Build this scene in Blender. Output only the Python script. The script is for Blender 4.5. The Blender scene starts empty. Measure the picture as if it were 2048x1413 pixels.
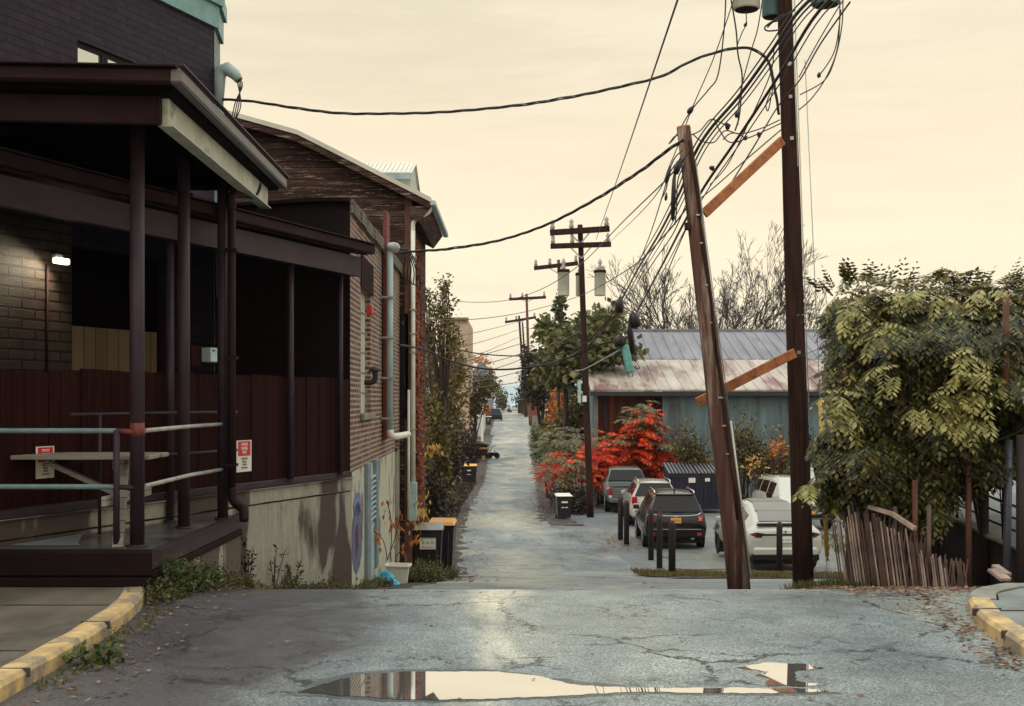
import bpy, math, random
from mathutils import Vector, Matrix, noise
R = random.Random(11)
SC = bpy.context.scene
COL = SC.collection
F = 2400.0; EYE = 1.7; HY = 800.0
V = Vector

def P(px, py, d):
    """point seen at photo pixel px, py at distance d"""
    return V(((px-1024)/F*d, d, EYE+(HY-py)/F*d))

DT = [(-30, 1.77), (10.6, 1.77), (11.3, 1.81), (12, 1.905), (12.7, 2.03), (13.5, 2.18), (15, 2.44), (17.5, 2.8), (20, 3.08), (24, 3.62), (28, 4.1), (31, 4.4), (36, 4.52), (42, 4.58), (50, 4.72), (60, 4.95), (77, 5.3), (95, 5.05), (109, 4.6), (130, 3.8), (150, 3.2), (240, 2.6),
      (300, 2.6), (500, 9), (1200, 30), (6000, 60)]
def zg(y):
    for (a, da), (b, db) in zip(DT, DT[1:]):
        if y <= b:
            return EYE-(da+(db-da)*(y-a)/(b-a))
    return EYE-DT[-1][1]
def G(px, d, dz=0):
    return V(((px-1024)/F*d, d, zg(d)+dz))

# ------------------------------------------------------------------ mesh collecting
class MB:
    def __init__(s):
        s.v = []; s.f = []; s.sm = []; s.mi = []
    def add(s, vs, fs, sm=False, mi=0):
        o = len(s.v); s.v.extend([tuple(q) for q in vs])
        for f in fs:
            s.f.append(tuple(i+o for i in f)); s.sm.append(sm); s.mi.append(mi)
        return s
    def poly(s, pts, mi=0):
        return s.add(pts, [tuple(range(len(pts)))], False, mi)
    def box(s, c, size, rz=0.0, bev=0.0, M=None, mi=0):
        hx, hy, hz = size[0]/2, size[1]/2, size[2]/2
        if M is None: M = Matrix.Rotation(rz, 3, 'Z')
        c = V(c)
        if bev <= 0:
            vs = [c+M@V((x*hx, y*hy, z*hz)) for z in (-1, 1) for y in (-1, 1) for x in (-1, 1)]
            fs = [(0, 2, 3, 1), (4, 5, 7, 6), (0, 1, 5, 4), (2, 6, 7, 3), (0, 4, 6, 2), (1, 3, 7, 5)]
            return s.add(vs, fs, False, mi)
        b = min(bev, hx*.9, hy*.9, hz*.9)
        vs = []; idx = {}
        for x in (-1, 1):
            for y in (-1, 1):
                for z in (-1, 1):
                    for ax in range(3):
                        q = [x*(hx-b), y*(hy-b), z*(hz-b)]
                        q[ax] = (x*hx, y*hy, z*hz)[ax]
                        idx[(x, y, z, ax)] = len(vs); vs.append(c+M@V(q))
        fs = []
        for ax in range(3):
            o = [k for k in range(3) if k != ax]
            for sg in (-1, 1):
                ring = []
                for (u, w) in ((-1, -1), (1, -1), (1, 1), (-1, 1)):
                    k = [0, 0, 0]; k[ax] = sg; k[o[0]] = u; k[o[1]] = w
                    ring.append(idx[(k[0], k[1], k[2], ax)])
                if (sg > 0) == (ax == 1): ring.reverse()
                fs.append(tuple(ring))
            for u in (-1, 1):
                for w in (-1, 1):
                    k0 = [0, 0, 0]; k1 = [0, 0, 0]
                    k0[ax] = -1; k1[ax] = 1
                    for k in (k0, k1): k[o[0]] = u; k[o[1]] = w
                    fs.append((idx[(*k0, o[0])], idx[(*k1, o[0])], idx[(*k1, o[1])], idx[(*k0, o[1])]))
        for x in (-1, 1):
            for y in (-1, 1):
                for z in (-1, 1):
                    fs.append(tuple(idx[(x, y, z, a)] for a in range(3)))
        return s.add(vs, fs, False, mi)
    def bar(s, p, q, w, h, bev=0.0, up=(0, 0, 1), mi=0):
        p = V(p); q = V(q); d = (q-p); L = d.length; d.normalize()
        up = V(up)
        x = d.cross(up)
        if x.length < 1e-4: x = d.cross(V((0, 1, 0)))
        x.normalize(); z = x.cross(d)
        M = Matrix((x, d, z)).transposed()
        return s.box((p+q)/2, (w, L, h), bev=bev, M=M, mi=mi)
    def tube(s, pts, r, n=8, caps=True, mi=0):
        pts = [V(q) for q in pts]
        if not isinstance(r, (list, tuple)): r = [r]*len(pts)
        prev = None; vs = []; fs = []
        for i, q in enumerate(pts):
            t = (pts[min(i+1, len(pts)-1)]-pts[max(i-1, 0)])
            if t.length < 1e-9: t = V((0, 0, 1))
            t.normalize()
            if prev is None:
                a = t.cross(V((0, 0, 1)))
                if a.length < .05: a = t.cross(V((0, 1, 0)))
            else:
                a = prev-t*prev.dot(t)
            a.normalize(); prev = a; b = t.cross(a)
            for k in range(n):
                an = 2*math.pi*k/n
                vs.append(q+(a*math.cos(an)+b*math.sin(an))*r[i])
        for i in range(len(pts)-1):
            for k in range(n):
                k2 = (k+1) % n
                fs.append((i*n+k, i*n+k2, (i+1)*n+k2, (i+1)*n+k))
        s.add(vs, fs, True, mi)
        if caps:
            o = len(s.v)-len(vs)
            s.f.append(tuple(o+k for k in reversed(range(n)))); s.sm.append(False); s.mi.append(mi)
            s.f.append(tuple(o+(len(pts)-1)*n+k for k in range(n))); s.sm.append(False); s.mi.append(mi)
        return s
    def lathe(s, prof, c, n=20, axis='Z', mi=0, sm=True):
        c = V(c); vs = []
        for (r, h) in prof:
            for k in range(n):
                a = 2*math.pi*k/n; x, y = r*math.cos(a), r*math.sin(a)
                vs.append(c+(V((x, y, h)) if axis == 'Z' else V((h, x, y)) if axis == 'X' else V((x, h, y))))
        fs = []
        for i in range(len(prof)-1):
            for k in range(n):
                k2 = (k+1) % n; fs.append((i*n+k, i*n+k2, (i+1)*n+k2, (i+1)*n+k))
        fs.append(tuple(reversed(range(n)))); fs.append(tuple((len(prof)-1)*n+k for k in range(n)))
        return s.add(vs, fs, sm, mi)
    def prism(s, poly, z0, z1, mi=0):
        """poly: (x,y) list; z0,z1 number or function of (x,y)"""
        n = len(poly)
        f0 = z0 if callable(z0) else (lambda x, y: z0)
        f1 = z1 if callable(z1) else (lambda x, y: z1)
        vs = [(x, y, f0(x, y)) for x, y in poly]+[(x, y, f1(x, y)) for x, y in poly]
        fs = [tuple(reversed(range(n))), tuple(range(n, 2*n))]+[(i, (i+1) % n, n+(i+1) % n, n+i) for i in range(n)]
        return s.add(vs, fs, False, mi)
    def extr(s, poly, vec, mi=0):
        n = len(poly); vec = V(vec); a = [V(q) for q in poly]
        vs = a+[q+vec for q in a]
        fs = [tuple(range(n)), tuple(reversed(range(n, 2*n)))]+[(i, n+i, n+(i+1) % n, (i+1) % n) for i in range(n)]
        return s.add(vs, fs, False, mi)
    def build(s, name, mat, parent=None, org=None):
        if parent is not None: org = ORG[parent.name]
        if org is None: org = V((0, 0, 0))
        me = bpy.data.meshes.new(name)
        ox, oy, oz = org
        me.from_pydata([(a-ox, b-oy, c-oz) for a, b, c in s.v], [], s.f)
        me.polygons.foreach_set('use_smooth', s.sm)
        mats = mat if isinstance(mat, (list, tuple)) else [mat]
        for m in mats: me.materials.append(m)
        if len(mats) > 1: me.polygons.foreach_set('material_index', s.mi)
        uv = me.uv_layers.new(name='UVMap').data
        buf = [0.0]*(2*len(me.loops))
        vt = s.v; li = 0
        for p, f in zip(me.polygons, s.f):
            nx, ny, nz = p.normal
            h = math.hypot(nx, ny)
            if abs(nz) > .75 or h < 1e-6:
                for i in f:
                    buf[li] = vt[i][0]; buf[li+1] = vt[i][1]; li += 2
            else:
                tx, ty = -ny/h, nx/h
                for i in f:
                    q = vt[i]; buf[li] = q[0]*tx+q[1]*ty; buf[li+1] = q[2]; li += 2
        uv.foreach_set('uv', buf)
        me.update()
        o = bpy.data.objects.new(name, me); COL.objects.link(o)
        if parent is not None: o.parent = parent
        else: o.location = org
        ORG[o.name] = V(org)
        return o
ORG = {}
def tag(o, label=None, cat=None, group=None, kind=None):
    for k, v in (('label', label), ('category', cat), ('group', group), ('kind', kind)):
        if v: o[k] = v
    return o
def thing(name, label, cat, loc, group=None):
    o = bpy.data.objects.new(name, None); COL.objects.link(o); o.empty_display_size = .2
    o.location = loc; ORG[o.name] = V(loc)
    return tag(o, label, cat, group)
def solo(mb, name, mat, label=None, cat=None, group=None, kind=None):
    xs = [q[0] for q in mb.v]; ys = [q[1] for q in mb.v]; zs = [q[2] for q in mb.v]
    org = V(((min(xs)+max(xs))/2, (min(ys)+max(ys))/2, min(zs)))
    return tag(mb.build(name, mat, org=org), label, cat, group, kind)
def clone(root, loc, rz=0.0, scale=1.0, label=None):
    r = root.copy(); COL.objects.link(r); r.location = loc; r.rotation_euler = (0, 0, rz); r.scale = (scale,)*3 if not isinstance(scale, tuple) else scale
    if label: r['label'] = label
    for ch in list(root.children):
        c = ch.copy(); COL.objects.link(c); c.parent = r
        for g in ch.children:
            d = g.copy(); COL.objects.link(d); d.parent = c
    return r
def text(s, size, loc, right, up, parent, mat, name='lettering', ext=.0015, align='CENTER', sx=1.0):
    cu = bpy.data.curves.new(name, 'FONT'); cu.body = s; cu.size = size; cu.align_x = align; cu.align_y = 'CENTER'; cu.extrude = ext; cu.resolution_u = 2
    cu.offset = size*.02
    cu.materials.append(mat)
    tmp = bpy.data.objects.new(name, cu); COL.objects.link(tmp)
    me = bpy.data.meshes.new_from_object(tmp); bpy.data.objects.remove(tmp); bpy.data.curves.remove(cu)
    x = V(right).normalized(); y = V(up).normalized(); z = x.cross(y)
    Mx = Matrix((x*sx, y, z)).transposed().to_4x4(); Mx.translation = V(loc)-ORG[parent.name]
    me.transform(Mx)
    o = bpy.data.objects.new(name, me); COL.objects.link(o)
    o.parent = parent; ORG[o.name] = ORG[parent.name]
    return o

# ------------------------------------------------------------------ materials
def newmat(name):
    m = bpy.data.materials.new(name); m.use_nodes = True
    nt = m.node_tree; b = nt.nodes['Principled BSDF']
    return m, nt, b
def N(nt, t, **kw):
    n = nt.nodes.new(t)
    for k, v in kw.items():
        if k.startswith('i_'):
            kk = k[2:].replace('_', ' ')
            n.inputs[kk].default_value = v
        else: setattr(n, k, v)
    return n
def ramp(nt, fac, stops, interp='LINEAR'):
    n = nt.nodes.new('ShaderNodeValToRGB'); n.color_ramp.interpolation = interp
    e = n.color_ramp.elements
    while len(e) > 1: e.remove(e[-1])
    e[0].position = stops[0][0]; e[0].color = (*c3(stops[0][1]), 1)
    for p, c in stops[1:]:
        q = e.new(p); q.color = (*c3(c), 1)
    nt.links.new(fac, n.inputs['Fac'])
    return n.outputs['Color']
def c3(c):
    return (c, c, c) if isinstance(c, (int, float)) else tuple(c)
def mixc(nt, fac, a, b, mode='MIX'):
    n = nt.nodes.new('ShaderNodeMix'); n.data_type = 'RGBA'; n.blend_type = mode
    for sock, val in ((n.inputs[0], fac), (n.inputs[6], a), (n.inputs[7], b)):
        if isinstance(val, (int, float)): sock.default_value = val if sock == n.inputs[0] else (val, val, val, 1)
        elif isinstance(val, (tuple, list)): sock.default_value = (*c3(val), 1)
        else: nt.links.new(val, sock)
    return n.outputs[2]
def noise_(nt, vec, scale, detail=4, rough=.55, dist=0.0, sc=None):
    if sc:
        mp = N(nt, 'ShaderNodeMapping'); mp.inputs['Scale'].default_value = sc
        nt.links.new(vec, mp.inputs['Vector']); vec = mp.outputs[0]
    n = N(nt, 'ShaderNodeTexNoise', i_Scale=scale, i_Detail=detail, i_Roughness=rough, i_Distortion=dist)
    nt.links.new(vec, n.inputs['Vector'])
    return n.outputs['Fac']
def bump(nt, b, h, st=.4, dist=.01):
    n = N(nt, 'ShaderNodeBump', i_Strength=st, i_Distance=dist)
    nt.links.new(h, n.inputs['Height']); nt.links.new(n.outputs[0], b.inputs['Normal'])
def coord(nt, kind='Object'):
    return N(nt, 'ShaderNodeTexCoord').outputs[kind]
SCALE = {}
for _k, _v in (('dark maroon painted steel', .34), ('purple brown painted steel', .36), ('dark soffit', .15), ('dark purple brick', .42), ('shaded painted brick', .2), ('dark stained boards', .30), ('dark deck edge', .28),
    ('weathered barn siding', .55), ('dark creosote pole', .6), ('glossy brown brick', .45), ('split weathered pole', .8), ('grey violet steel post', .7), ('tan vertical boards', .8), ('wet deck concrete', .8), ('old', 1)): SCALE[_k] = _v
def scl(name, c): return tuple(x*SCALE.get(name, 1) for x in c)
def simple(name, col, rough=.6, metal=0.0, var=.25, scale=6.0, bmp=0.0, bscale=30.0, stretch=None, dirt=None, spec=.5, coat=0.0):
    m, nt, b = newmat(name); L = nt.links; col = scl(name, col)
    v = coord(nt)
    n = noise_(nt, v, scale, 5, .6, 0, stretch)
    lo = tuple(c*(1-var) for c in col); hi = tuple(min(1, c*(1+var)) for c in col)
    c = ramp(nt, n, [(.3, lo), (.7, hi)])
    if dirt:
        n2 = noise_(nt, v, scale*.6, 6, .7, .4, stretch)
        n3 = ramp(nt, n2, [(dirt[1], 0), (dirt[1]+.12, 1)])
        c = mixc(nt, n3, c, scl(name, dirt[0]))
    L.new(c, b.inputs['Base Color'])
    b.inputs['Roughness'].default_value = rough; b.inputs['Metallic'].default_value = metal
    b.inputs['Specular IOR Level'].default_value = spec
    if coat: b.inputs['Coat Weight'].default_value = coat
    if bmp:
        bump(nt, b, noise_(nt, v, bscale, 5, .6, 0, stretch), bmp, .01)
    return m
def brick(name, c1, c2, mortar, rough=.85, stain=None, bw=.22, rh=.075, ms=.012, bmp=.5):
    m, nt, b = newmat(name); L = nt.links; c1, c2, mortar = scl(name, c1), scl(name, c2), scl(name, mortar)
    uv = coord(nt, 'UV')
    wob = noise_(nt, uv, 3, 3)
    t = N(nt, 'ShaderNodeTexBrick', i_Scale=1.0, i_Mortar_Size=ms, i_Mortar_Smooth=.2, i_Bias=0.0, i_Brick_Width=bw, i_Row_Height=rh)
    L.new(uv, t.inputs['Vector'])
    nz = noise_(nt, uv, 5, 5, .65); nf = noise_(nt, uv, 60, 3)
    t.inputs['Color1'].default_value = (*c1, 1); t.inputs['Color2'].default_value = (*c2, 1); t.inputs['Mortar'].default_value = (*mortar, 1)
    c = mixc(nt, .75, t.outputs['Color'], ramp(nt, nz, [(.3, .45), (.7, 1.35)]), 'MULTIPLY')
    c = mixc(nt, .5, c, ramp(nt, nf, [(.3, .6), (.7, 1.3)]), 'MULTIPLY')
    if stain:
        c = mixc(nt, ramp(nt, noise_(nt, uv, .9, 6, .7, .3), [(.5, 0), (.62, .8)]), c, stain)
    L.new(c, b.inputs['Base Color']); b.inputs['Roughness'].default_value = rough; b.inputs['Specular IOR Level'].default_value = .2
    mx = N(nt, 'ShaderNodeMath', operation='MULTIPLY_ADD'); L.new(t.outputs['Fac'], mx.inputs[0]); mx.inputs[1].default_value = -1; L.new(nf, mx.inputs[2])
    bump(nt, b, mx.outputs[0], bmp, .012)
    return m
def boards(name, cols, width=.14, vertical=True, rough=.8, peel=None, gap=.06, streak=30):
    """painted or weathered boards, laid out in wall metres (UV)"""
    m, nt, b = newmat(name); L = nt.links; cols = [scl(name, q) for q in cols]
    uv = coord(nt, 'UV')
    sp = N(nt, 'ShaderNodeSeparateXYZ'); L.new(uv, sp.inputs[0])
    a = sp.outputs['X' if vertical else 'Y']
    d = N(nt, 'ShaderNodeMath', operation='DIVIDE'); L.new(a, d.inputs[0]); d.inputs[1].default_value = width
    fl = N(nt, 'ShaderNodeMath', operation='FLOOR'); L.new(d.outputs[0], fl.inputs[0])
    fr = N(nt, 'ShaderNodeMath', operation='FRACT'); L.new(d.outputs[0], fr.inputs[0])
    wn = N(nt, 'ShaderNodeTexWhiteNoise', noise_dimensions='1D'); L.new(fl.outputs[0], wn.inputs['W'])
    st = (streak, 1, 1) if vertical else (1, streak, 1)
    g = noise_(nt, uv, 1.2, 6, .65, .2, st)
    s1 = N(nt, 'ShaderNodeMath', operation='MULTIPLY_ADD'); L.new(wn.outputs['Value'], s1.inputs[0]); s1.inputs[1].default_value = .35; L.new(g, s1.inputs[2])
    c = ramp(nt, s1.outputs[0], [(.35, cols[0]), (.6, cols[1]), (.95, cols[2])])
    if peel:
        pn = noise_(nt, uv, 1.1, 8, .75, .6, (2.2, 20, 1) if not vertical else (9, 2, 1))
        c = mixc(nt, ramp(nt, pn, [(peel[1], 0), (peel[1]+.06, 1)]), c, peel[0])
    gm = ramp(nt, fr.outputs[0], [(0, 0), (gap*.5, 0), (gap, 1), (1-gap*.3, 1)])
    c = mixc(nt, gm, tuple(x*.15 for x in cols[0]), c)
    L.new(c, b.inputs['Base Color']); b.inputs['Roughness'].default_value = rough; b.inputs['Specular IOR Level'].default_value = .1
    h = mixc(nt, gm, 0.0, ramp(nt, g, [(.3, .6), (.7, 1)]))
    bump(nt, b, h, .6, .015)
    return m
def leafmat(name, cols, gloss=.5, trans=.3, clump=1.2):
    m, nt, b = newmat(name); L = nt.links
    g = N(nt, 'ShaderNodeNewGeometry')
    n = noise_(nt, coord(nt), clump, 3)
    a = N(nt, 'ShaderNodeMath', operation='MULTIPLY_ADD'); L.new(g.outputs['Random Per Island'], a.inputs[0]); a.inputs[1].default_value = .55
    n2 = N(nt, 'ShaderNodeMath', operation='MULTIPLY'); L.new(n, n2.inputs[0]); n2.inputs[1].default_value = .5
    L.new(n2.outputs[0], a.inputs[2])
    k = len(cols)
    c = ramp(nt, a.outputs[0], [(.12+.72*i/(k-1), q) for i, q in enumerate(cols)])
    L.new(c, b.inputs['Base Color']); b.inputs['Roughness'].default_value = gloss; b.inputs['Specular IOR Level'].default_value = .35
    t = N(nt, 'ShaderNodeBsdfTranslucent'); L.new(c, t.inputs['Color'])
    mx = N(nt, 'ShaderNodeMixShader'); mx.inputs[0].default_value = trans
    L.new(b.outputs[0], mx.inputs[1]); L.new(t.outputs[0], mx.inputs[2])
    L.new(mx.outputs[0], nt.nodes['Material Output'].inputs['Surface'])
    return m
def asphalt(name, dark, light, wet=.45, cracks=True, warm=(.2, .19, .15), stained=False):
    m, nt, b = newmat(name); L = nt.links
    v = coord(nt)
    big = noise_(nt, v, .35, 5, .6, .3)
    mid = noise_(nt, v, 2.5, 6, .7)
    agg = N(nt, 'ShaderNodeTexVoronoi', i_Scale=70.0); L.new(v, agg.inputs['Vector'])
    fine = noise_(nt, v, 55, 4, .85)
    c = ramp(nt, big, [(.3, dark), (.7, light)])
    c = mixc(nt, ramp(nt, noise_(nt, v, .22, 4, .6, .2, (1, .35, 1)), [(.44, 0), (.64, .7)]), c, warm)
    c = mixc(nt, .8, c, ramp(nt, mid, [(.3, .62), (.7, 1.3)]), 'MULTIPLY')
    c = mixc(nt, .85, c, ramp(nt, fine, [(.38, .18), (.46, .72), (.53, 1.05), (.64, 2.4)]), 'MULTIPLY')
    if stained:   # street only: pale band near the centre, darker brown toward the left
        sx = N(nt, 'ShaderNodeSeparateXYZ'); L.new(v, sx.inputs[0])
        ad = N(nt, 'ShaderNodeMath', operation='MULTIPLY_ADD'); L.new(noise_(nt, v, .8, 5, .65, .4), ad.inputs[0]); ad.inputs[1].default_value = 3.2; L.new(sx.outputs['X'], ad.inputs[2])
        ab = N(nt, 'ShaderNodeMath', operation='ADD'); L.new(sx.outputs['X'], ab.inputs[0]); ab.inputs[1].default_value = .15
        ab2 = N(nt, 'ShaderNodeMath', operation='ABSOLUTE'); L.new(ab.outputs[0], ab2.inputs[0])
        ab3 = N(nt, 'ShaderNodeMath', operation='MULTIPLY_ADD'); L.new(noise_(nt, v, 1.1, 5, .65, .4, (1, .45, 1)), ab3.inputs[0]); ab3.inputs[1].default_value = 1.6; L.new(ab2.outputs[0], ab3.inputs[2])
        c = mixc(nt, ramp(nt, ab3.outputs[0], [(.4, .85), (2.1, 0)]), c, mixc(nt, .7, (.92, .82, .62), ramp(nt, fine, [(.38, .3), (.5, 1.0), (.62, 1.4)]), 'MULTIPLY'))  # wet sheen of the street centre painted in as cream base colour
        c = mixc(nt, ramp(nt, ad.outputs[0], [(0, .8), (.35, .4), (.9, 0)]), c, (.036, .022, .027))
    rr = ramp(nt, noise_(nt, v, .5, 6, .65, .3, (1, .6, 1)), [(.42, .62), (.54, wet), (.66, .20)])
    hh = fine
    if cracks:
        wv = N(nt, 'ShaderNodeVectorMath', operation='MULTIPLY_ADD')
        nv = N(nt, 'ShaderNodeTexNoise', i_Scale=2.2, i_Detail=6.0, i_Roughness=.7); L.new(v, nv.inputs['Vector'])
        L.new(nv.outputs['Color'], wv.inputs[0]); wv.inputs[1].default_value = (.75, .75, 0); L.new(v, wv.inputs[2])
        for sc_, wd, lo in ((.55, .012, .5), (2.2, .03, .56)):
            vo = N(nt, 'ShaderNodeTexVoronoi', feature='DISTANCE_TO_EDGE', i_Scale=sc_); L.new(wv.outputs[0], vo.inputs['Vector'])
            ck = ramp(nt, vo.outputs['Distance'], [(0, 1), (wd*.4, .9), (wd, 0)])
            mk = ramp(nt, noise_(nt, v, .5+sc_*.3, 3), [(lo-.06, 0), (lo+.04, 1)])
            k = mixc(nt, 1.0, ck, mk, 'MULTIPLY')
            c = mixc(nt, k, c, tuple(x*.12 for x in dark))
    L.new(c, b.inputs['Base Color']); L.new(rr, b.inputs['Roughness'])
    bump(nt, b, hh, .55, .012)
    return m

M = {}
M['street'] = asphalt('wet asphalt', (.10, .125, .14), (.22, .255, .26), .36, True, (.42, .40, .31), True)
M['alley'] = asphalt('alley asphalt', (.085, .105, .12), (.19, .22, .23), .30, True, (.44, .41, .32))
M['gravel'] = asphalt('gravel', (.075, .088, .10), (.17, .185, .195), .6, False)
M['soil'] = simple('leafy soil', (.055, .035, .028), .95, 0, .6, 3, .8, 18, None, ((.10, .08, .035), .55))
M['darkdirt'] = simple('dark dirt verge', (.05, .038, .036), .9, 0, .5, 2, .7, 25, None, ((.1, .095, .09), .58))
M['concrete_walk'] = simple('sidewalk concrete', (.17, .18, .17), .75, 0, .35, 1.6, .35, 40, None, ((.09, .085, .075), .55))
M['yellow'] = simple('worn yellow kerb paint', (.50, .34, .15), .8, 0, .3, 5, .6, 24, None, ((.24, .19, .13), .46))
M['kerb'] = simple('kerb concrete', (.2, .19, .16), .85, 0, .35, 4, .5, 40)
M['maroon'] = simple('dark maroon painted steel', (.062, .026, .033), .6, 0, .35, 2.2, .12, 30, (1, 1, 1), ((.12, .07, .07), .66), .10)
M['post'] = simple('purple brown painted steel', (.10, .055, .078), .5, 0, .35, 2.5, .1, 40, None, ((.05, .02, .025), .60), .25)
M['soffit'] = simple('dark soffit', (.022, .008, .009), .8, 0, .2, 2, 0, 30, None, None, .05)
M['rail_blue'] = simple('grey blue rail paint', (.13, .20, .21), .4, 0, .25, 6, 0, 30, None, ((.07, .05, .05), .6))
M['rail_pale'] = simple('pale worn rail', (.36, .35, .30), .4, 0, .25, 6, 0, 30, None, ((.12, .08, .07), .6))
M['teal'] = simple('teal painted metal', (.16, .30, .30), .45, 0, .2, 5)
M['cream_steel'] = simple('pale painted beam', (.46, .46, .36), .5, 0, .25, 3, .1, 20, (1, 1, 1), ((.2, .2, .17), .56))
M['gutter_grey'] = simple('grey brown gutter', (.13, .115, .11), .5, 0, .2, 4)
M['white'] = simple('off white paint', (.72, .70, .60), .5, 0, .1, 4, 0, 30, None, ((.45, .42, .34), .6))
M['conduit'] = simple('grey green conduit', (.36, .46, .44), .4, 0, .15, 3)
M['galv'] = simple('galvanised metal', (.36, .38, .38), .35, .6, .2, 6)
M['black'] = simple('black rubber', (.012, .010, .011), .55, 0, .3, 10)
M['cable'] = simple('black cable', (.016, .010, .010), .5, 0, .3, 10)
M['plastic'] = simple('dark bin plastic', (.018, .012, .014), .38, 0, .3, 5)
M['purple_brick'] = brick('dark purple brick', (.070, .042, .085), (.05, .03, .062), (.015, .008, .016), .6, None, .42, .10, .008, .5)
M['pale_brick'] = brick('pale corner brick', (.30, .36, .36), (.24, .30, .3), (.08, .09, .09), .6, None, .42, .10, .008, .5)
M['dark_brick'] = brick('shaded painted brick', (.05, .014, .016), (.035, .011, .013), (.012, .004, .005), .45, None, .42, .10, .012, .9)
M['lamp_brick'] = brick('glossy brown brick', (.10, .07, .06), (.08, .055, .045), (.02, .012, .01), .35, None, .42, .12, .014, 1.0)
M['red_brick'] = brick('worn brown brick', (.19, .08, .07), (.10, .038, .036), (.42, .33, .27), .9, (.30, .22, .18), .22, .078, .017, .6)
M['old_brick'] = brick('weathered old brick', (.19, .15, .12), (.12, .09, .08), (.25, .22, .18), .9, (.09, .07, .06), .22, .078, .015, .7)
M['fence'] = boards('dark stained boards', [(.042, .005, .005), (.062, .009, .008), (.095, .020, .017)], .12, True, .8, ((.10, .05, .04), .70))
M['barn'] = boards('weathered barn siding', [(.045, .018, .015), (.09, .045, .036), (.18, .115, .09)], .13, False, .85, ((.30, .23, .185), .555), .10, 26)
M['tan_boards'] = boards('tan vertical boards', [(.16, .115, .07), (.23, .165, .10), (.30, .22, .14)], .22, True, .8)
M['grey_wood'] = boards('weathered table boards', [(.16, .13, .11), (.25, .22, .19), (.34, .30, .26)], .1, False, .8)
M['pole'] = simple('dark creosote pole', (.060, .028, .021), .85, 0, .55, 2.0, .7, 12, (9, 9, .5), ((.12, .055, .035), .58), .1)
M['pole_old'] = simple('split weathered pole', (.11, .052, .040), .8, 0, .6, 1.1, 1.0, 10, (7, 7, .5), ((.40, .30, .23), .52), .15)
M['pole_red'] = simple('reddish pole', (.15, .055, .035), .8, 0, .4, 1.2, .4, 10, (6, 6, .5))
M['brace'] = simple('orange cedar plank', (.36, .12, .04), .7, 0, .35, 2.5, .3, 14, (4, 4, 4), ((.17, .05, .025), .54))
M['orange_wood'] = simple('orange cut wood', (.55, .22, .08), .7, 0, .3, 6)
M['can'] = simple('grey transformer steel', (.52, .51, .42), .4, 0, .15, 3)
M['can_blue'] = simple('blue grey transformer steel', (.16, .28, .32), .4, 0, .15, 3)
M['porcelain'] = simple('grey porcelain', (.35, .34, .32), .3)
M['lilac_metal'] = simple('blue lilac sheet metal', (.165, .16, .185), .6, .1, .3, .5, .15, 3, (3, .6, .3), ((.23, .22, .245), .52))
M['rust_metal'] = simple('pale rusty sheet metal', (.40, .345, .29), .6, .1, .22, .5, .15, 3, (2.2, .5, .7), ((.19, .10, .09), .47))
M['teal_metal'] = simple('blue grey sheet wall', (.13, .19, .205), .6, .1, .35, .5, .15, 4, (3, 1, .4), ((.075, .085, .09), .52))
M['concrete_block'] = simple('grey block', (.13, .14, .15), .85, 0, .3, 2, .4, 12)
M['red_timber'] = boards('rusty red timber', [(.06, .015, .01), (.16, .045, .022), (.3, .10, .05)], .25, True, .8)
M['roof_cream'] = simple('cream metal roofing', (.58, .55, .46), .45, .1, .15, 1, .05, 10)
M['blue_trim'] = simple('blue grey trim', (.25, .33, .37), .5)
M['navy'] = simple('navy dumpster steel', (.014, .011, .03), .5, 0, .35, 3, .2, 10)
M['pave'] = M['concrete_walk']
M['walk_dark'] = simple('damp old sidewalk concrete', (.115, .092, .068), .7, 0, .45, 1.6, .5, 30, (1, .6, 1), ((.045, .04, .035), .53))
M['glass'] = simple('dark window glass', (.012, .009, .010), .08, 0, .1, 2, 0, 30, None, None, .35)
M['sky_glass'] = simple('bright window glass', (.62, .66, .62), .05, .85, .04, .7)
M['carwhite'] = simple('white car paint', (.40, .385, .34), .22, 0, .03, 2, 0, 30, None, None, .5, .6)
M['carblack'] = simple('black car paint', (.008, .005, .006), .22, 0, .1, 2, 0, 30, None, None, .3, .45)
M['carsilver'] = simple('green grey car paint', (.13, .15, .14), .35, .4, .08, 2, 0, 30, None, None, .5, .6)
M['trim'] = simple('black car trim', (.010, .006, .007), .6, 0, .2, 5, 0, 30, None, None, .2)
M['red_lens'] = simple('red lamp lens', (.35, .012, .02), .15, 0, .2, 8)
M['dark_lens'] = simple('smoked lamp lens', (.05, .012, .015), .12, 0, .2, 8)
M['chrome'] = simple('bright metal trim', (.6, .6, .58), .2, .9, .05, 8)
M['orange_plate'] = simple('orange plate', (.75, .33, .04), .45, 0, .08, 10)
M['sign_red'] = simple('sign red', (.55, .012, .018), .45, 0, .1, 10)
M['sign_white'] = simple('sign white', (.72, .66, .58), .5, 0, .08, 10)
M['sign_green'] = simple('sign green', (.05, .25, .14), .5)
M['ink'] = simple('grey ink', (.22, .2, .16), .6)
M['red_paint'] = simple('red paint', (.45, .03, .02), .5, 0, .2, 10)
M['rust_red'] = simple('rusty red steel', (.15, .028, .02), .7, 0, .4, 4, .3, 20, (4, 4, 1), ((.08, .03, .03), .56))
M['box_grey'] = simple('pale utility box', (.40, .50, .52), .45)
M['orange_lid'] = simple('orange bin lid', (.78, .36, .08), .5, 0, .15, 5)
M['cyan'] = simple('cyan plastic film', (.04, .42, .62), .3, 0, .5, 7, .5, 9)
M['tub'] = simple('white plastic tub', (.72, .68, .58), .45, 0, .08, 4, 0, 30, None, ((.5, .44, .34), .6))
M['yellow_guard'] = simple('yellow guy guard', (.62, .36, .04), .5, 0, .15, 6)
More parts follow.
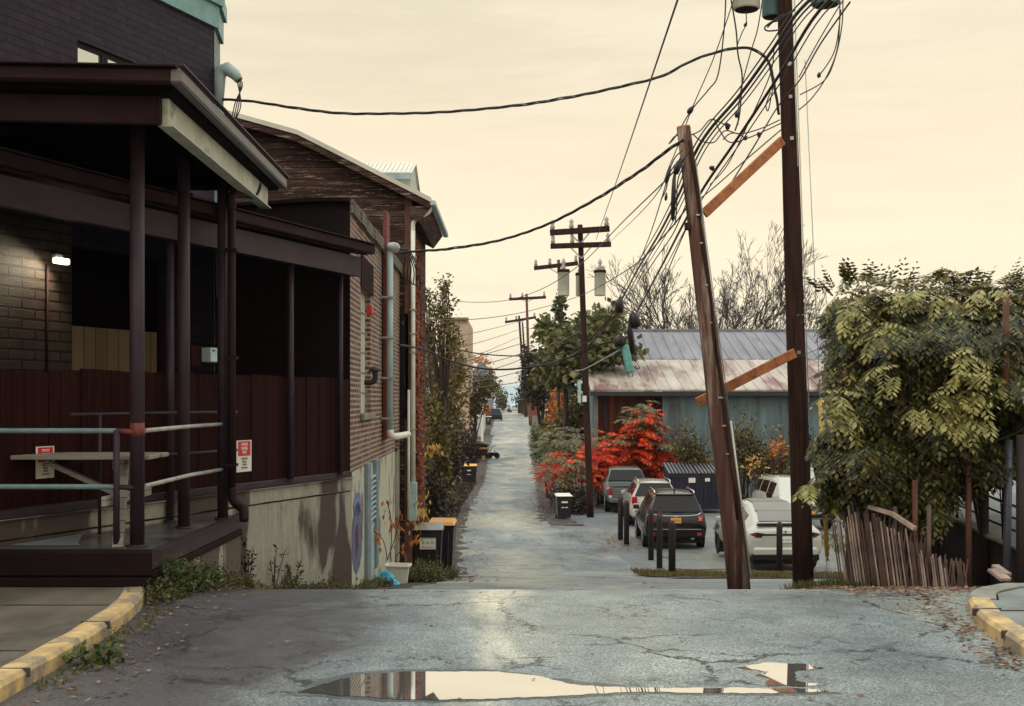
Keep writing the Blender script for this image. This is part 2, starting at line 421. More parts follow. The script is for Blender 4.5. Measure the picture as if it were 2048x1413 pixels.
M['lattice'] = simple('weathered lattice strips', (.30, .22, .18), .85, 0, .5, 4, .3, 30)
M['lattice_dark'] = simple('brown lattice strips', (.09, .052, .042), .85, 0, .5, 4, .3, 30)
M['skin'] = simple('skin', (.4, .22, .16), .6)
M['cloth_dark'] = simple('dark cloth', (.02, .018, .022), .9)
M['cloth_red'] = simple('dull red cloth', (.10, .012, .014), .9)
M['teal_tube'] = simple('teal marker tube', (.12, .36, .31), .5, 0, .25, 9, 0, 30, None, ((.04, .15, .14), .62))
M['bark'] = simple('bark', (.06, .035, .028), .9, 0, .4, 6, .6, 20, (5, 5, 1))
M['bark_grey'] = simple('twig bark', (.045, .032, .028), .9, 0, .3, 6)
M['tan_building'] = brick('tan block building', (.62, .46, .33), (.58, .42, .30), (.5, .38, .28), .8, None, .6, .3, .02, .2)
M['pale_siding'] = simple('pale siding', (.50, .50, .47), .7, 0, .1, 3)
M['bluegrey_siding'] = simple('blue grey siding', (.20, .22, .25), .7, 0, .15, 3)
# wet concrete loading wall: pale with big dark water stains of their own shape
def stained(name, base, dark, thr, seed, sc=(1.0, .35, 1)):
    m, nt, b = newmat(name); L = nt.links
    uv = coord(nt, 'UV')
    mp = N(nt, 'ShaderNodeMapping'); mp.inputs['Location'].default_value = (seed, seed*.37, 0); mp.inputs['Scale'].default_value = sc
    L.new(uv, mp.inputs[0])
    a = noise_(nt, mp.outputs[0], 1.15, 5, .55, .35)
    st = noise_(nt, uv, 2.0, 6, .65, .2, (5, .5, 1)); f = noise_(nt, uv, 14, 5, .7)
    c = ramp(nt, st, [(.3, tuple(x*.72 for x in base)), (.7, tuple(x*1.15 for x in base))])
    c = mixc(nt, .6, c, ramp(nt, f, [(.3, .75), (.7, 1.2)]), 'MULTIPLY')
    c = mixc(nt, ramp(nt, a, [(thr-.015, 0), (thr+.03, .93)]), c, dark)
    L.new(c, b.inputs['Base Color']); b.inputs['Roughness'].default_value = .75
    bump(nt, b, f, .3, .01)
    return m
M['stain_wall'] = stained('stained pale concrete', (.33, .30, .235), (.045, .022, .017), .49, 3.1)
M['dock_wall'] = stained('brown stained concrete', (.10, .065, .05), (.33, .31, .24), .62, 7.4, (2.6, .5, 1))
M['deck_top'] = simple('wet deck concrete', (.11, .105, .10), .25, 0, .5, .8, .1, 12, (1, 2.5, 1), ((.05, .035, .035), .5))
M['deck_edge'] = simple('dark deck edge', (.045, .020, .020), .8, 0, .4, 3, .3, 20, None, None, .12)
# leaves
M['l_hedge'] = leafmat('vine leaves', [(.007, .008, .004), (.016, .020, .007), (.040, .044, .013), (.10, .095, .025), (.28, .23, .06)], .45, .32, .9)
M['l_yellow'] = leafmat('yellowing leaves', [(.12, .12, .035), (.26, .235, .07), (.46, .38, .15)], .5, .3, 2)
M['l_tree'] = leafmat('light olive tree leaves', [(.03, .032, .012), (.07, .075, .024), (.14, .14, .05), (.26, .23, .09)], .5, .3, .5)
M['l_olive'] = leafmat('olive leaves', [(.022, .016, .006), (.06, .045, .013), (.13, .10, .024), (.27, .19, .04)], .6, .3, .5)
M['l_green'] = leafmat('green leaves', [(.012, .022, .008), (.035, .05, .015), (.075, .1, .025), (.15, .15, .04)], .5, .3, .5)
M['l_dark'] = leafmat('dark leaves', [(.014, .009, .006), (.03, .018, .01), (.055, .035, .012)], .6, .25, .5)
M['l_red'] = leafmat('red sumac leaves', [(.16, .012, .006), (.62, .03, .008), (.85, .075, .015), (.70, .16, .04)], .5, .3, 1)
M['l_sage'] = leafmat('sage green sumac leaves', [(.06, .06, .025), (.13, .13, .06), (.24, .22, .11)], .6, .3, 1)
M['l_orange'] = leafmat('orange leaves', [(.25, .05, .01), (.5, .14, .025), (.6, .27, .06)], .5, .3, 2)
M['l_vine'] = leafmat('red orange ivy leaves', [(.07, .012, .010), (.20, .04, .014), (.42, .13, .03)], .5, .3, 1)
M['l_weed'] = leafmat('weed leaves', [(.025, .035, .012), (.06, .07, .025), (.12, .12, .04), (.2, .13, .05)], .5, .3, 3)
M['l_litter'] = leafmat('fallen leaves', [(.045, .02, .014), (.10, .045, .028), (.20, .10, .06), (.38, .27, .18)], .7, .15, 3)
M['l_grass'] = leafmat('verge grass', [(.05, .035, .015), (.12, .10, .03), (.24, .18, .07)], .6, .3, 3)
M['l_gold'] = leafmat('golden leaves', [(.55, .3, .07), (.8, .5, .16)], .5, .3, 3)
# ------------------------------------------------------------------ plant helpers
def rvec(rng):
    while True:
        q = V((rng.uniform(-1, 1), rng.uniform(-1, 1), rng.uniform(-1, 1)))
        if .05 < q.length < 1: return q.normalized()
def leaf(mb, c, d, n, L, W):
    """one pointed leaf: base at c, along d, surface normal about n"""
    s = d.cross(n)
    if s.length < 1e-3: s = d.cross(V((0, .3, 1)))
    s.normalize(); up = s.cross(d)
    mb.add([c, c+d*(L*.45)+s*(W/2)-up*(W*.12), c+d*L-up*(L*.1), c+d*(L*.45)-s*(W/2)-up*(W*.12)], [(0, 1, 2, 3)])
def crown(mb, blobs, n, size, rng, shell=.45, droop=0.0, asp=.6, ragged=.25):
    ws = [b[1][0]*b[1][1]*b[1][2] for b in blobs]; ws = [w**.67 for w in ws]
    clumps = []
    for b in blobs:
        for _ in range(int(10+14*ragged*4)):
            clumps.append(b)
    for i in range(n):
        b = rng.choices(blobs, ws)[0]
        u = rvec(rng); c = V(b[0])
        r = rng.random()**shell
        bumpy = 1+ragged*(noise.noise(V((u.x*2.3+c.x, u.y*2.3+c.y*.7, u.z*2.3+c.z)))*1.8)
        hole = noise.noise(V((c.x*.7+u.x*r*3.1, c.y+u.y*r*3.1, c.z+u.z*r*3.1+7)))
        if hole < -.17 and rng.random() < .8: continue
        q = c+V((u.x*b[1][0], u.y*b[1][1], u.z*b[1][2]))*(r*bumpy)
        d = (rvec(rng)+u*.6+V((0, 0, -droop))).normalized()
        nn = (rvec(rng)+V((0, 0, .8))+u*.5).normalized()
        s = size*rng.uniform(.6, 1.35)
        leaf(mb, q, d, nn, s, s*asp)
def frond(mb, base, d, L, pairs, ll, lw, droop, rng, stem=True):
    """a compound leaf: curved rachis with leaflet pairs and a tip leaflet"""
    d = d.normalized(); q = V(base); step = L/pairs
    for k in range(pairs+1):
        d = (d+V((0, 0, -droop*step))).normalized()
        side = d.cross(V((0, 0, 1)))
        if side.length < 1e-3: side = V((1, 0, 0))
        side.normalize(); up = side.cross(d)
        t = k/pairs; sz = ll*(.7+.6*math.sin(math.pi*min(1, t*.9+.1)))*rng.uniform(.85, 1.1)
        if k > 0:
            if k == pairs: leaf(mb, q, d, up, sz, lw)
            else:
                for sg in (-1, 1):
                    ld = (d*.55+side*sg*.85-V((0, 0, .25))+rvec(rng)*.12).normalized()
                    leaf(mb, q, ld, (up+side*sg*.3+rvec(rng)*.15).normalized(), sz, lw)
        q = q+d*step
def branches(mb, p, d, L, r, depth, rng, spread=.5, up=.12, seg=3, minr=.004, shrink=.72, tips=None, n=5):
    pts = [V(p)]; rs = [r]; dd = V(d).normalized()
    for i in range(seg):
        dd = (dd+rvec(rng)*.16+V((0, 0, up*.5))).normalized()
        pts.append(pts[-1]+dd*(L/seg)); rs.append(r*(1-.38*(i+1)/seg))
    mb.tube(pts, rs, n=max(3, n), caps=False)
    if tips is not None and depth <= 1: tips.append((pts[-1], dd))
    if depth == 0: return
    k = 2 if rng.random() < .8 else 3
    for j in range(k):
        nd = (dd+rvec(rng)*spread+V((0, 0, up))).normalized()
        branches(mb, pts[-1], nd, L*shrink*rng.uniform(.8, 1.15), max(minr, r*.6), depth-1, rng, spread, up, seg, minr, shrink, tips, n-1)
    if depth > 1:
        if rng.random() < .2: return
        nd = (dd+rvec(rng)*spread*1.3).normalized()
        branches(mb, pts[1], nd, L*shrink*.8, max(minr, r*.45), depth-2 if depth > 1 else 0, rng, spread, up, seg, minr, shrink, tips, n-1)
def tree(name, label, cat, base, height, blobs, n, size, lm, group=None, tr=.15, bark='bark', rng=None, lean=(0, 0), asp=.6, ragged=.25, shell=.45, limbs=7, droop=0.0):
    rng = rng or random.Random(int(abs(base[0])*97+base[1]*13))
    t = thing(name, label, cat, base, group)
    b = V(base); mb = MB()
    top = b+V((lean[0], lean[1], height*.62))
    pts = [b-V((0, 0, .2))]+[b.lerp(top, f)+V((rng.uniform(-.1, .1), rng.uniform(-.1, .1), 0))*tr*4 for f in (.3, .6, .85)]+[top]
    mb.tube(pts, [tr*1.25, tr, tr*.8, tr*.6, tr*.4], 8)
    mb.build('trunk', M[bark], t)
    m2 = MB()
    for k in range(limbs):
        bb = rng.choice(blobs); st = pts[rng.choice((1, 2, 3, 4))]
        e = V(bb[0])+V((rng.uniform(-.6, .6)*bb[1][0], rng.uniform(-.6, .6)*bb[1][1], rng.uniform(-.3, .8)*bb[1][2]))
        m = st.lerp(e, .5)+rvec(rng)*.2
        m2.tube([st, m, e], [tr*.45, tr*.28, tr*.08], 5)
    m2.build('limb', M[bark], t)
    m3 = MB(); crown(m3, blobs, n, size, rng, shell, droop, asp, ragged); m3.build('crown', M[lm], t)
    return t
def bush(name, label, cat, px0, px1, pytop, pybot, d, n, size, lm, depth=1.2, group=None, kind=None, stems=5, asp=.6, seed=None, ragged=.3, droop=0.0, base=None):
    """a bush that fills the given stretch at distance d, standing on the ground"""
    rng = random.Random(seed if seed is not None else int(px0*7+pytop))
    a = P(px0, pytop, d); b = P(px1, pybot, d)
    cx = (a.x+b.x)/2; w = (b.x-a.x)/2; zt = a.z; zb = b.z
    gz = zg(d) if base is None else base
    t = thing(name, label, cat, (cx, d, gz), group)
    if kind: t['kind'] = kind
    blobs = []
    h = zt-zb
    for k in range(6):
        fx = rng.uniform(-.6, .6); fz = rng.uniform(.25, .78)
        blobs.append(((cx+fx*w, d+rng.uniform(-.5, .5)*depth, zb+fz*h), (w*rng.uniform(.38, .55), depth*rng.uniform(.5, .8), h*rng.uniform(.22, .34))))
    blobs.append(((cx, d, zb+h*.42), (w*.85, depth, h*.44)))
    m = MB(); crown(m, blobs, n, size, rng, .5, droop, asp, ragged); m.build('foliage', M[lm], t)
    m = MB()
    for k in range(stems):
        e = V(rng.choice(blobs)[0]); s = V((cx+rng.uniform(-.3, .3)*w, d, gz-.05))
        m.tube([s, s.lerp(e, .5)+rvec(rng)*.1, e], [.03, .02, .008], 4)
    m.build('stem', M['bark'], t)
    return t

# ------------------------------------------------------------------ wall with openings
def wallh(mb, a, u, s0, s1, z0, z1, holes, nrm, depth=.12, mi=0):
    a = V((a[0], a[1], 0)); u = V((u[0], u[1], 0)).normalized(); nrm = V((nrm[0], nrm[1], 0)).normalized()
    ss = sorted({s0, s1, *[h[0] for h in holes], *[h[1] for h in holes]}); zs = sorted({z0, z1, *[h[2] for h in holes], *[h[3] for h in holes]})
    pt = lambda s, z, k=0: a+u*s+V((0, 0, z))-nrm*k
    for i in range(len(ss)-1):
        for j in range(len(zs)-1):
            cs = (ss[i]+ss[i+1])/2; cz = (zs[j]+zs[j+1])/2
            if any(h[0] < cs < h[1] and h[2] < cz < h[3] for h in holes): continue
            mb.poly([pt(ss[i], zs[j]), pt(ss[i+1], zs[j]), pt(ss[i+1], zs[j+1]), pt(ss[i], zs[j+1])], mi)
    for h in holes:
        q = [(h[0], h[2]), (h[1], h[2]), (h[1], h[3]), (h[0], h[3])]
        for k in range(4):
            (p1, p2) = q[k], q[(k+1) % 4]
            mb.poly([pt(*p1), pt(*p2), pt(*p2, depth), pt(*p1, depth)], mi)
class Wall:
    """a vertical plane through a along unit u; converts photo pixels into (distance along, height)"""
    def __init__(s, a, u, nrm):
        s.a = V((a[0], a[1], 0)); s.u = V((u[0], u[1], 0)).normalized(); s.n = V((nrm[0], nrm[1], 0)).normalized()
    def s_(s, px):
        k = (px-1024)/F
        return (k*s.a.y-s.a.x)/(s.u.x-k*s.u.y)
    def at(s, px, py, out=0.0):
        t = s.s_(px); q = s.a+s.u*t; q.z = EYE+(HY-py)/F*q.y
        return q+s.n*out
    def sz(s, px, py):
        t = s.s_(px); y = s.a.y+s.u.y*t
        return t, EYE+(HY-py)/F*y
    def pt(s, t, z, out=0.0):
        q = s.a+s.u*t+s.n*out; q.z = z
        return q
    def M3(s):
        return Matrix((s.u, -s.n, V((0, 0, 1)))).transposed()
    def slab(s, mb, s0, s1, z0, z1, o0, o1, bev=0.0, mi=0):
        """box on the wall between s0,s1 / z0,z1, from offset o0 to o1 outwards"""
        c = s.pt((s0+s1)/2, (z0+z1)/2, (o0+o1)/2)
        mb.box(c, (abs(s1-s0), abs(o1-o0), abs(z1-z0)), bev=bev, M=s.M3(), mi=mi)

# ------------------------------------------------------------------ ground, street, alley
YS = [-12, -6, 0, 3, 5, 6, 7, 8, 9, 10, 10.6, 11, 11.3, 12, 12.7, 13.5, 14.2, 15, 16.2, 17.5, 18.7, 20, 22, 24, 26, 28, 29.5, 31, 33, 36, 39, 42, 46, 50, 55, 60, 68, 77, 86, 95, 102, 109, 119, 130, 140, 150, 180, 210, 240, 270, 300, 400, 500, 800, 1200, 2500, 6000]
XS = [-4000, -900, -200, -60, -20, -10, -6, -3, 0, 3, 6, 10, 20, 60, 200, 900, 4000]
m = MB()
vs = [(x, y, zg(y)-.03) for y in YS for x in XS]; nx = len(XS)
m.add(vs, [(j*nx+i, j*nx+i+1, (j+1)*nx+i+1, (j+1)*nx+i) for j in range(len(YS)-1) for i in range(nx-1)])
tag(m.build('ground', M['soil']), kind='structure')

def lin(tab, y):
    for (a, *va), (b, *vb) in zip(tab, tab[1:]):
        if y <= b: 
            t = (y-a)/(b-a); return [p+(q-p)*t for p, q in zip(va, vb)]
    return list(tab[-1][1:])
def sheet(name, mat, y0, y1, lx, rx, dz, step, wob=.12, nxs=6, kind='structure', seed=0):
    """a strip of paving between the edges lx(y), rx(y), following the slope of the ground"""
    ys = sorted(set([y for y in YS if y0 < y < y1]+[y0+(y1-y0)*k/step for k in range(step+1)]))
    vs = []; 
    for y in ys:
        a = lx(y)+wob*noise.noise(V((y*1.3, seed, 0)))*2+wob*.6*noise.noise(V((y*5.3, seed, 3))); b = rx(y)+wob*noise.noise(V((y*1.3, seed+9, 0)))*2
        for k in range(nxs+1): vs.append((a+(b-a)*k/nxs, y, zg(y)+dz))
    w = nxs+1
    mb = MB(); mb.add(vs, [(j*w+i, j*w+i+1, (j+1)*w+i+1, (j+1)*w+i) for j in range(len(ys)-1) for i in range(nxs)])
    return tag(mb.build(name, M[mat]), kind=kind)
AL = [(12, 500, 1330), (13.5, 560, 1330), (15, 640, 1330), (17.5, 770, 1320), (20, 855, 1300), (22.4, 880, 1290), (26, 888, 1275), (32, 893, 1262), (40, 903, 1170), (47, 913, 1100),
      (60, 935, 1092), (77, 957, 1084), (95, 966, 1074), (109, 970, 1069), (130, 980, 1064), (150, 986, 1061), (180, 990, 1058), (240, 998, 1050), (300, 1000, 1046)]
toX = lambda px, d: (px-1024)/F*d
sheet('parking_lot', 'gravel', 11.9, 54, lambda y: 1.0 if y > 20 else .8, lambda y: 16.0, -.012, 60, .1, 6)
sheet('alley_road', 'alley', 11.6, 300, lambda y: toX(lin(AL, y)[0], y), lambda y: toX(lin(AL, y)[1], y), .004, 260, .16, 10)
# cross street: level sheet, its far edge is the crest where the alley drops away
m = MB(); vs = []; ys = [-12, 0, 4, 7, 9, 10, 10.6, 10.8, 11.3, 11.85]
xs = [-60, -12, -8, -6, -4, -3.2, -2.5, -1.5, 0, 1.5, 2.6, 3.4, 4.2, 6, 9, 14, 60]
for y in ys:
    for x in xs:
        yy = y
        if y == 11.85: yy = 12.1+.25*noise.noise(V((x*1.7, 2, 0)))-(max(0, x-2.4)*.12 if x < 6 else .45)
        elif y == 11.3: yy = 11.3-(max(0, x-2.4)*.12 if x < 6 else .45)
        elif y == 10.8: yy = 10.8-(max(0, x-2.4)*.12 if x < 6 else .45)
        vs.append((x, yy, zg(yy)+.012))
w = len(xs)
m.add(vs, [(j*w+i, j*w+i+1, (j+1)*w+i+1, (j+1)*w+i) for j in range(len(ys)-1) for i in range(w-1)])
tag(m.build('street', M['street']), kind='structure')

# puddles: level water just above the asphalt
mp, nt, b = newmat('puddle water')
b.inputs['Base Color'].default_value = (.86, .84, .80, 1); b.inputs['Metallic'].default_value = .93; b.inputs['Roughness'].default_value = .015
M['puddle'] = mp
def puddle(name, pts, z, seed, grow=0.0, mat='puddle'):
    c = MB(); q = []
    cx_ = sum((p[0]-1024)/F*(EYE-z)*F/(p[1]-HY) for p in pts)/len(pts); cd_ = (EYE-z)*F/(sum(p[1] for p in pts)/len(pts)-HY)
    n = len(pts)
    for i in range(n):
        a = V(pts[i]); b2 = V(pts[(i+1) % n])
        for k in range(14):
            t = k/14; p = a.lerp(b2, t)
            px, py = p.x, p.y
            d = (EYE-z)*F/(py-HY)
            X = (px-1024)/F*d
            X += grow*(1 if X > cx_ else -1)+.05*noise.noise(V((X*4, d*4, seed)))+.03*noise.noise(V((X*14, d*14, seed))); d2 = d+grow*(1 if d > cd_ else -1)+.035*noise.noise(V((X*5, d*6, seed+4)))+.022*noise.noise(V((X*17, d*11, seed+4)))
            q.append((X, d2, z))
    c.poly(q); return c.build(name, M[mat])
zp = EYE-1.77+.0155
pm = puddle('puddle_water', [(600, 1384), (660, 1362), (720, 1350), (800, 1344), (880, 1342), (1000, 1344), (1080, 1352), (1130, 1366), (1200, 1373), (1300, 1376), (1420, 1377), (1500, 1374), (1560, 1378), (1650, 1379), (1660, 1384), (1500, 1387), (1300, 1384), (1180, 1388), (1080, 1394), (950, 1398), (800, 1399), (700, 1392)], zp, 1)
tag(pm, kind='structure')
M['damp'] = asphalt('damp asphalt', (.045, .05, .055), (.10, .11, .11), .16, False)
PD = [(600, 1384), (660, 1362), (720, 1350), (800, 1344), (880, 1342), (1000, 1344), (1080, 1352), (1130, 1366), (1200, 1373), (1300, 1376), (1420, 1377), (1500, 1374), (1560, 1378), (1650, 1379), (1660, 1384), (1500, 1387), (1300, 1384), (1180, 1388), (1080, 1394), (950, 1398), (800, 1399), (700, 1392)]
tag(puddle('damp_margin', PD, zp-.0045+.002, 1, .06, 'damp'), kind='structure')
p2_ = puddle('puddle_water', [(1478, 1334), (1520, 1326), (1600, 1327), (1650, 1336), (1600, 1340), (1585, 1350), (1590, 1362), (1640, 1368), (1600, 1374), (1530, 1371), (1540, 1358), (1505, 1350), (1540, 1344), (1500, 1338)], zp, 5)
tag(p2_, kind='structure')

# sidewalks and kerbs
zt = EYE-1.65
def curb(name, line, w, z1, z0, mat, inner=-1):
    mb = MB(); n = len(line)
    L = [V((x, y, 0)) for x, y in line]; offs = []
    for i in range(n):
        t = (L[min(i+1, n-1)]-L[max(i-1, 0)]).normalized(); offs.append(V((-t.y, t.x, 0))*w*inner)
    vs = []
    for i in range(n):
        j = .012*noise.noise(L[i]*3)
        a = L[i]; b2 = L[i]+offs[i]; c = offs[i].normalized()*.025
        vs += [V((a.x, a.y, z0-.3)), V((a.x, a.y, z1-.03+j)), V((a.x+c.x, a.y+c.y, z1+j)), V((b2.x, b2.y, z1+j)), V((b2.x, b2.y, z0-.3))]
    fs = [(i*5+k, (i+1)*5+k, (i+1)*5+k+1, i*5+k+1) for i in range(n-1) for k in range(4)]
    fs += [(0, 1, 2, 3, 4), tuple((n-1)*5+k for k in range(4, -1, -1))]
    mb.add(vs, fs)
    return tag(mb.build(name, M[mat]), kind='structure')
def crv(pts, n=6):
    out = []
    for i in range(len(pts)-1):
        p0 = V(pts[max(i-1, 0)]); p1 = V(pts[i]); p2 = V(pts[i+1]); p3 = V(pts[min(i+2, len(pts)-1)])
        for k in range(n):
            t = k/n
            out.append(.5*((2*p1)+(p2-p0)*t+(2*p0-5*p1+4*p2-p3)*t*t+(3*p1-p0-3*p2+p3)*t**3))
    out.append(V(pts[-1])); return out
lc = [(p.x, p.y) for p in crv([(-2.96, -6, 0), (-2.96, 0, 0), (-2.96, 5, 0), (-2.97, 7, 0), (-2.98, 8.4, 0), (-3.03, 9.4, 0), (-3.12, 10.1, 0), (-3.24, 10.58, 0)])]
curb('kerb', lc, .17, zt+.004, -.07, 'yellow', 1)
mb = MB()
mb.prism([(x-.16, y) for x, y in lc]+[(-20, 10.58), (-20, -6)], -.4, zt-.004)
tag(mb.build('sidewalk', M['walk_dark']), kind='structure')
mb = MB()
for x, y in ((-3.06, 5.2), (-3.06, 7.35), (-3.09, 8.9)): mb.box((x, y, zt-.02), (.215, .014, .056))
for x, y in ((3.53, 6.9), (3.60, 8.55), (3.74, 9.45)): mb.box((x, y, zt-.02), (.235, .014, .056), rz=.12)
tag(mb.build('kerb_joint', M['darkdirt']), kind='structure')
mb = MB()   # joints and a crack cut into the slabs
for y in (5.6, 7.9, 9.65): mb.box((-8, y, zt-.001), (9.6, .018, .008))
cr = [(-4.9, 10.5), (-4.55, 10.0), (-4.62, 9.6), (-4.5, 9.2), (-4.7, 8.7), (-4.95, 8.3), (-5.3, 7.9), (-5.7, 7.7)]
for a, b2 in zip(cr, cr[1:]): mb.bar((a[0], a[1], zt), (b2[0], b2[1], zt), .022, .010)
tag(mb.build('sidewalk_joint', M['darkdirt']), kind='structure')
rc = [(p.x, p.y) for p in crv([(3.4, -6, 0), (3.4, 0, 0), (3.42, 6, 0), (3.48, 8.2, 0), (3.6, 9.2, 0), (3.8, 10.0, 0)])]
curb('kerb', rc, .17, zt+.004, -.07, 'yellow', -1)
rc2 = [(p.x, p.y) for p in crv([(3.8, 10.0, 0), (4.0, 10.45, 0), (4.35, 10.75, 0), (4.9, 10.9, 0), (6, 10.95, 0), (12, 11, 0)])]
curb('kerb', rc2, .22, zt+.002, -.07, 'kerb', -1)
mb = MB()
mb.prism([(x+.165, y) for x, y in rc[:-1]]+[(4.02, 9.9), (4.15, 10.25), (4.45, 10.52), (4.95, 10.68), (12, 10.78), (12, -6)], -.4, zt-.004)
tag(mb.build('sidewalk', M['concrete_walk']), kind='structure')
mb = MB()
for y in (6.0, 8.0, 9.4): mb.box((8, y, zt-.001), (8.6, .018, .008))
tag(mb.build('sidewalk_joint', M['darkdirt']), kind='structure')
# darker dirt verge on the left by the dock, and the grass island in the lot
for _s in (0, 1):
    sheet('verge', 'darkdirt', (24, 44)[_s], 130, (lambda y: toX(lin(AL, y)[0], y)-.6) if _s == 0 else (lambda y: toX(lin(AL, y)[1], y)-.42), (lambda y: toX(lin(AL, y)[0], y)+.38) if _s == 0 else (lambda y: toX(lin(AL, y)[1], y)+.7), .010, 160, .28, 4, seed=3+_s)
sheet('verge', 'darkdirt', 10.2, 45, lambda y: -6, lambda y: toX(lin([(10.2, 430, 0), (12, 560, 0)]+AL, y)[0], y)+.25, -.002, 80, .22, 6)

# far hills, blue distance haze put into their colour
mb = MB(); n = 60; vs = []
for i in range(n+1):
    x = -1500+3000*i/n; h = 34+20*noise.noise(V((x*.0021, 0, 0)))+9*noise.noise(V((x*.011, 1, 0)))
    vs += [(x, 2300, -40), (x, 2500, h*.6), (x, 2800, h), (x, 3400, -40)]
mb.add(vs, [(i*4+k, (i+1)*4+k, (i+1)*4+k+1, i*4+k+1) for i in range(n) for k in range(3)], True)
M['hill'] = simple('haze blue wooded hill', (.30, .39, .43), .95, 0, .25, .004)
tag(mb.build('hills', M['hill']), kind='structure')

# ------------------------------------------------------------------ left: brick block behind the porches
U = V((.363, .932, 0)).normalized(); NR = V((U.y, -U.x, 0))
W0 = Wall((-3.26, 14.5), U, NR)          # fence line
W1 = Wall((-4.34, 17.5), U, NR)          # block wall
def wscale(w, px): return w.s_(px)
t = thing('brick_building', 'dark purple painted brick block with teal cornice rising behind the porch roofs', 'building', (-7, 14, 0))
mb = MB()
s155, zt6 = W1.sz(155, 80); s270, _ = W1.sz(270, 125)
s140 = W1.s_(140); s330 = W1.s_(335)
holes = [(s155, s270, 4.75, zt6), (s140, s330, .3, 3.6)]
wallh(mb, W1.a, U, -12.5, 0, 3.6, 9.2, holes[:1], NR, .08); wallh(mb, W1.a, U, -12.5, 0, -1.2, 3.6, holes[1:], NR, .16)
zc = W1.pt(0, 0); z1 = zc+V((-.10, .75, 0))
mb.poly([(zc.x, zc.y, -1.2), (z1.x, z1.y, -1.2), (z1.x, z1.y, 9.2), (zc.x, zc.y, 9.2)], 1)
a0 = W1.pt(-12.5, 0)
bk = [(z1.x, z1.y), (-13, 20), (-20, 9), (a0.x, a0.y)]
for p, q in zip(bk, bk[1:]): mb.poly([(p[0], p[1], -1.2), (q[0], q[1], -1.2), (q[0], q[1], 9.2), (p[0], p[1], 9.2)])
mb.poly([(zc.x, zc.y, 9.2)]+[(p[0], p[1], 9.2) for p in bk])
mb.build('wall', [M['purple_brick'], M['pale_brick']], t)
mb = MB()   # stepped teal cornice wrapping the corner
for (za, zb, o) in ((7.12, 7.44, .05), (7.445, 7.66, .10), (7.665, 8.35, .07), (8.355, 8.6, .14)):
    W1.slab(mb, -12.5, o, za, zb, .001, o)
    W2 = Wall((zc.x, zc.y), z1-zc, (1, .13, 0))
    W2.slab(mb, .001, .8, za, zb, .001, o)
mb.build('cornice', M['teal'], t)
wf = MB()
W1.slab(wf, s155, s270, 4.75, 4.81, -.08, -.04); W1.slab(wf, s155, s270, zt6-.06, zt6, -.08, -.04)
for s in (s155+.02, (s155+s270)/2-.03, (s155+s270)/2+.03, s270-.02): W1.slab(wf, s-.025, s+.025, 4.811, zt6-.061, -.08, -.035)
f = wf.build('window', M['trim'], t)
g = MB(); W1.slab(g, s155, s270, 4.76, zt6-.01, -.075, -.065); g.build('pane', M['sky_glass'], f)
tb = MB()
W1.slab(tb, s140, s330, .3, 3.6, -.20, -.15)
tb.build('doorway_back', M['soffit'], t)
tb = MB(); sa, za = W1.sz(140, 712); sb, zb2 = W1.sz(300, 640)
W1.slab(tb, s140+.02, s330-.1, .4, 2.62, -.14, -.10)
tb.build('board_panel', M['tan_boards'], t)
# glossy brown brick facing in the lamp's light, on the wall under the porch
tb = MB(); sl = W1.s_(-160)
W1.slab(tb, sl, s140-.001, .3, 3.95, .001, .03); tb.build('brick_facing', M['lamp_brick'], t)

# lit lamp on the wall under the porch
lp = W1.at(104, 524, .12)
t = thing('wall_lamp', 'lit wall lamp glowing on the dark brick under the porch', 'lamp', lp)
mb = MB(); W1.slab(mb, W1.s_(104)-.06, W1.s_(104)+.06, lp.z-.03, lp.z+.09, .03, .12, .01); mb.build('housing', M['galv'], t)
ml, nt, b = newmat('lamp glow'); b.inputs['Emission Color'].default_value = (1, .88, .6, 1); b.inputs['Emission Strength'].default_value = 6
mb = MB(); W1.slab(mb, W1.s_(104)-.13, W1.s_(104)+.10, lp.z-.035, lp.z+.035, .12, .19, .012); mb.build('lens', ml, t)
mb = MB(); a = W1.at(88, 530, .05); mb.tube([a, a+V((0, 0, -1.9))], .014, 6); mb.build('conduit', M['maroon'], t)
ld = bpy.data.lights.new('wall_lamp_light', 'SPOT'); ld.energy = 48; ld.color = (1, .85, .58); ld.shadow_soft_size = .06; ld.spot_size = math.radians(150); ld.spot_blend = .6
lo = bpy.data.objects.new('lamp_light', ld); COL.objects.link(lo); lo.parent = t; lo.location = NR*.16-U*.10+V((0, 0, -.02))
lo.rotation_euler = (V((-.25, -.55, -.75))-NR*.15).to_track_quat('-Z', 'Y').to_euler()

# weatherhead conduit on the corner of the brick block
cp = P(434, 300, 17.62)
t = thing('weatherhead_conduit', 'pale service conduit with bell weatherhead on the corner of the purple brick block', 'conduit', (cp.x+.03, cp.y, 3.4))
mb = MB(); xx = cp.x+.05; yy = cp.y-.05
mb.tube([(xx, yy, 3.2), (xx, yy, 6.1)], .045, 10); mb.build('pipe', M['conduit'], t)
mb = MB(); zz = P(434, 150, yy).z
mb.tube([(xx, yy, 6.0), (xx, yy, zz-.05), (xx+.03, yy-.02, zz+.05), (xx+.12, yy-.04, zz+.08), (xx+.24, yy-.06, zz-.01), (xx+.30, yy-.07, zz-.10)], [.055, .09, .10, .10, .085, .06], 12); mb.build('hood', M['conduit'], t)
for k in range(4):
    mb = MB(); a = V((xx+.24+.02*k, yy-.07, zz-.05)); r_ = V((.04-.05*k, 0, 0))
    mb.tube(crv([a, a+V((.06, -.05, -.15)), a+V((.10-.05*k, -.06, -.42)), a+V((.02-.04*k, -.05, -.65-.06*k)), a+V((-.08+.06*k, -.03, -.95+.03*k))], 5), .009, 5)
    mb.build('wire', M['cable'], t)

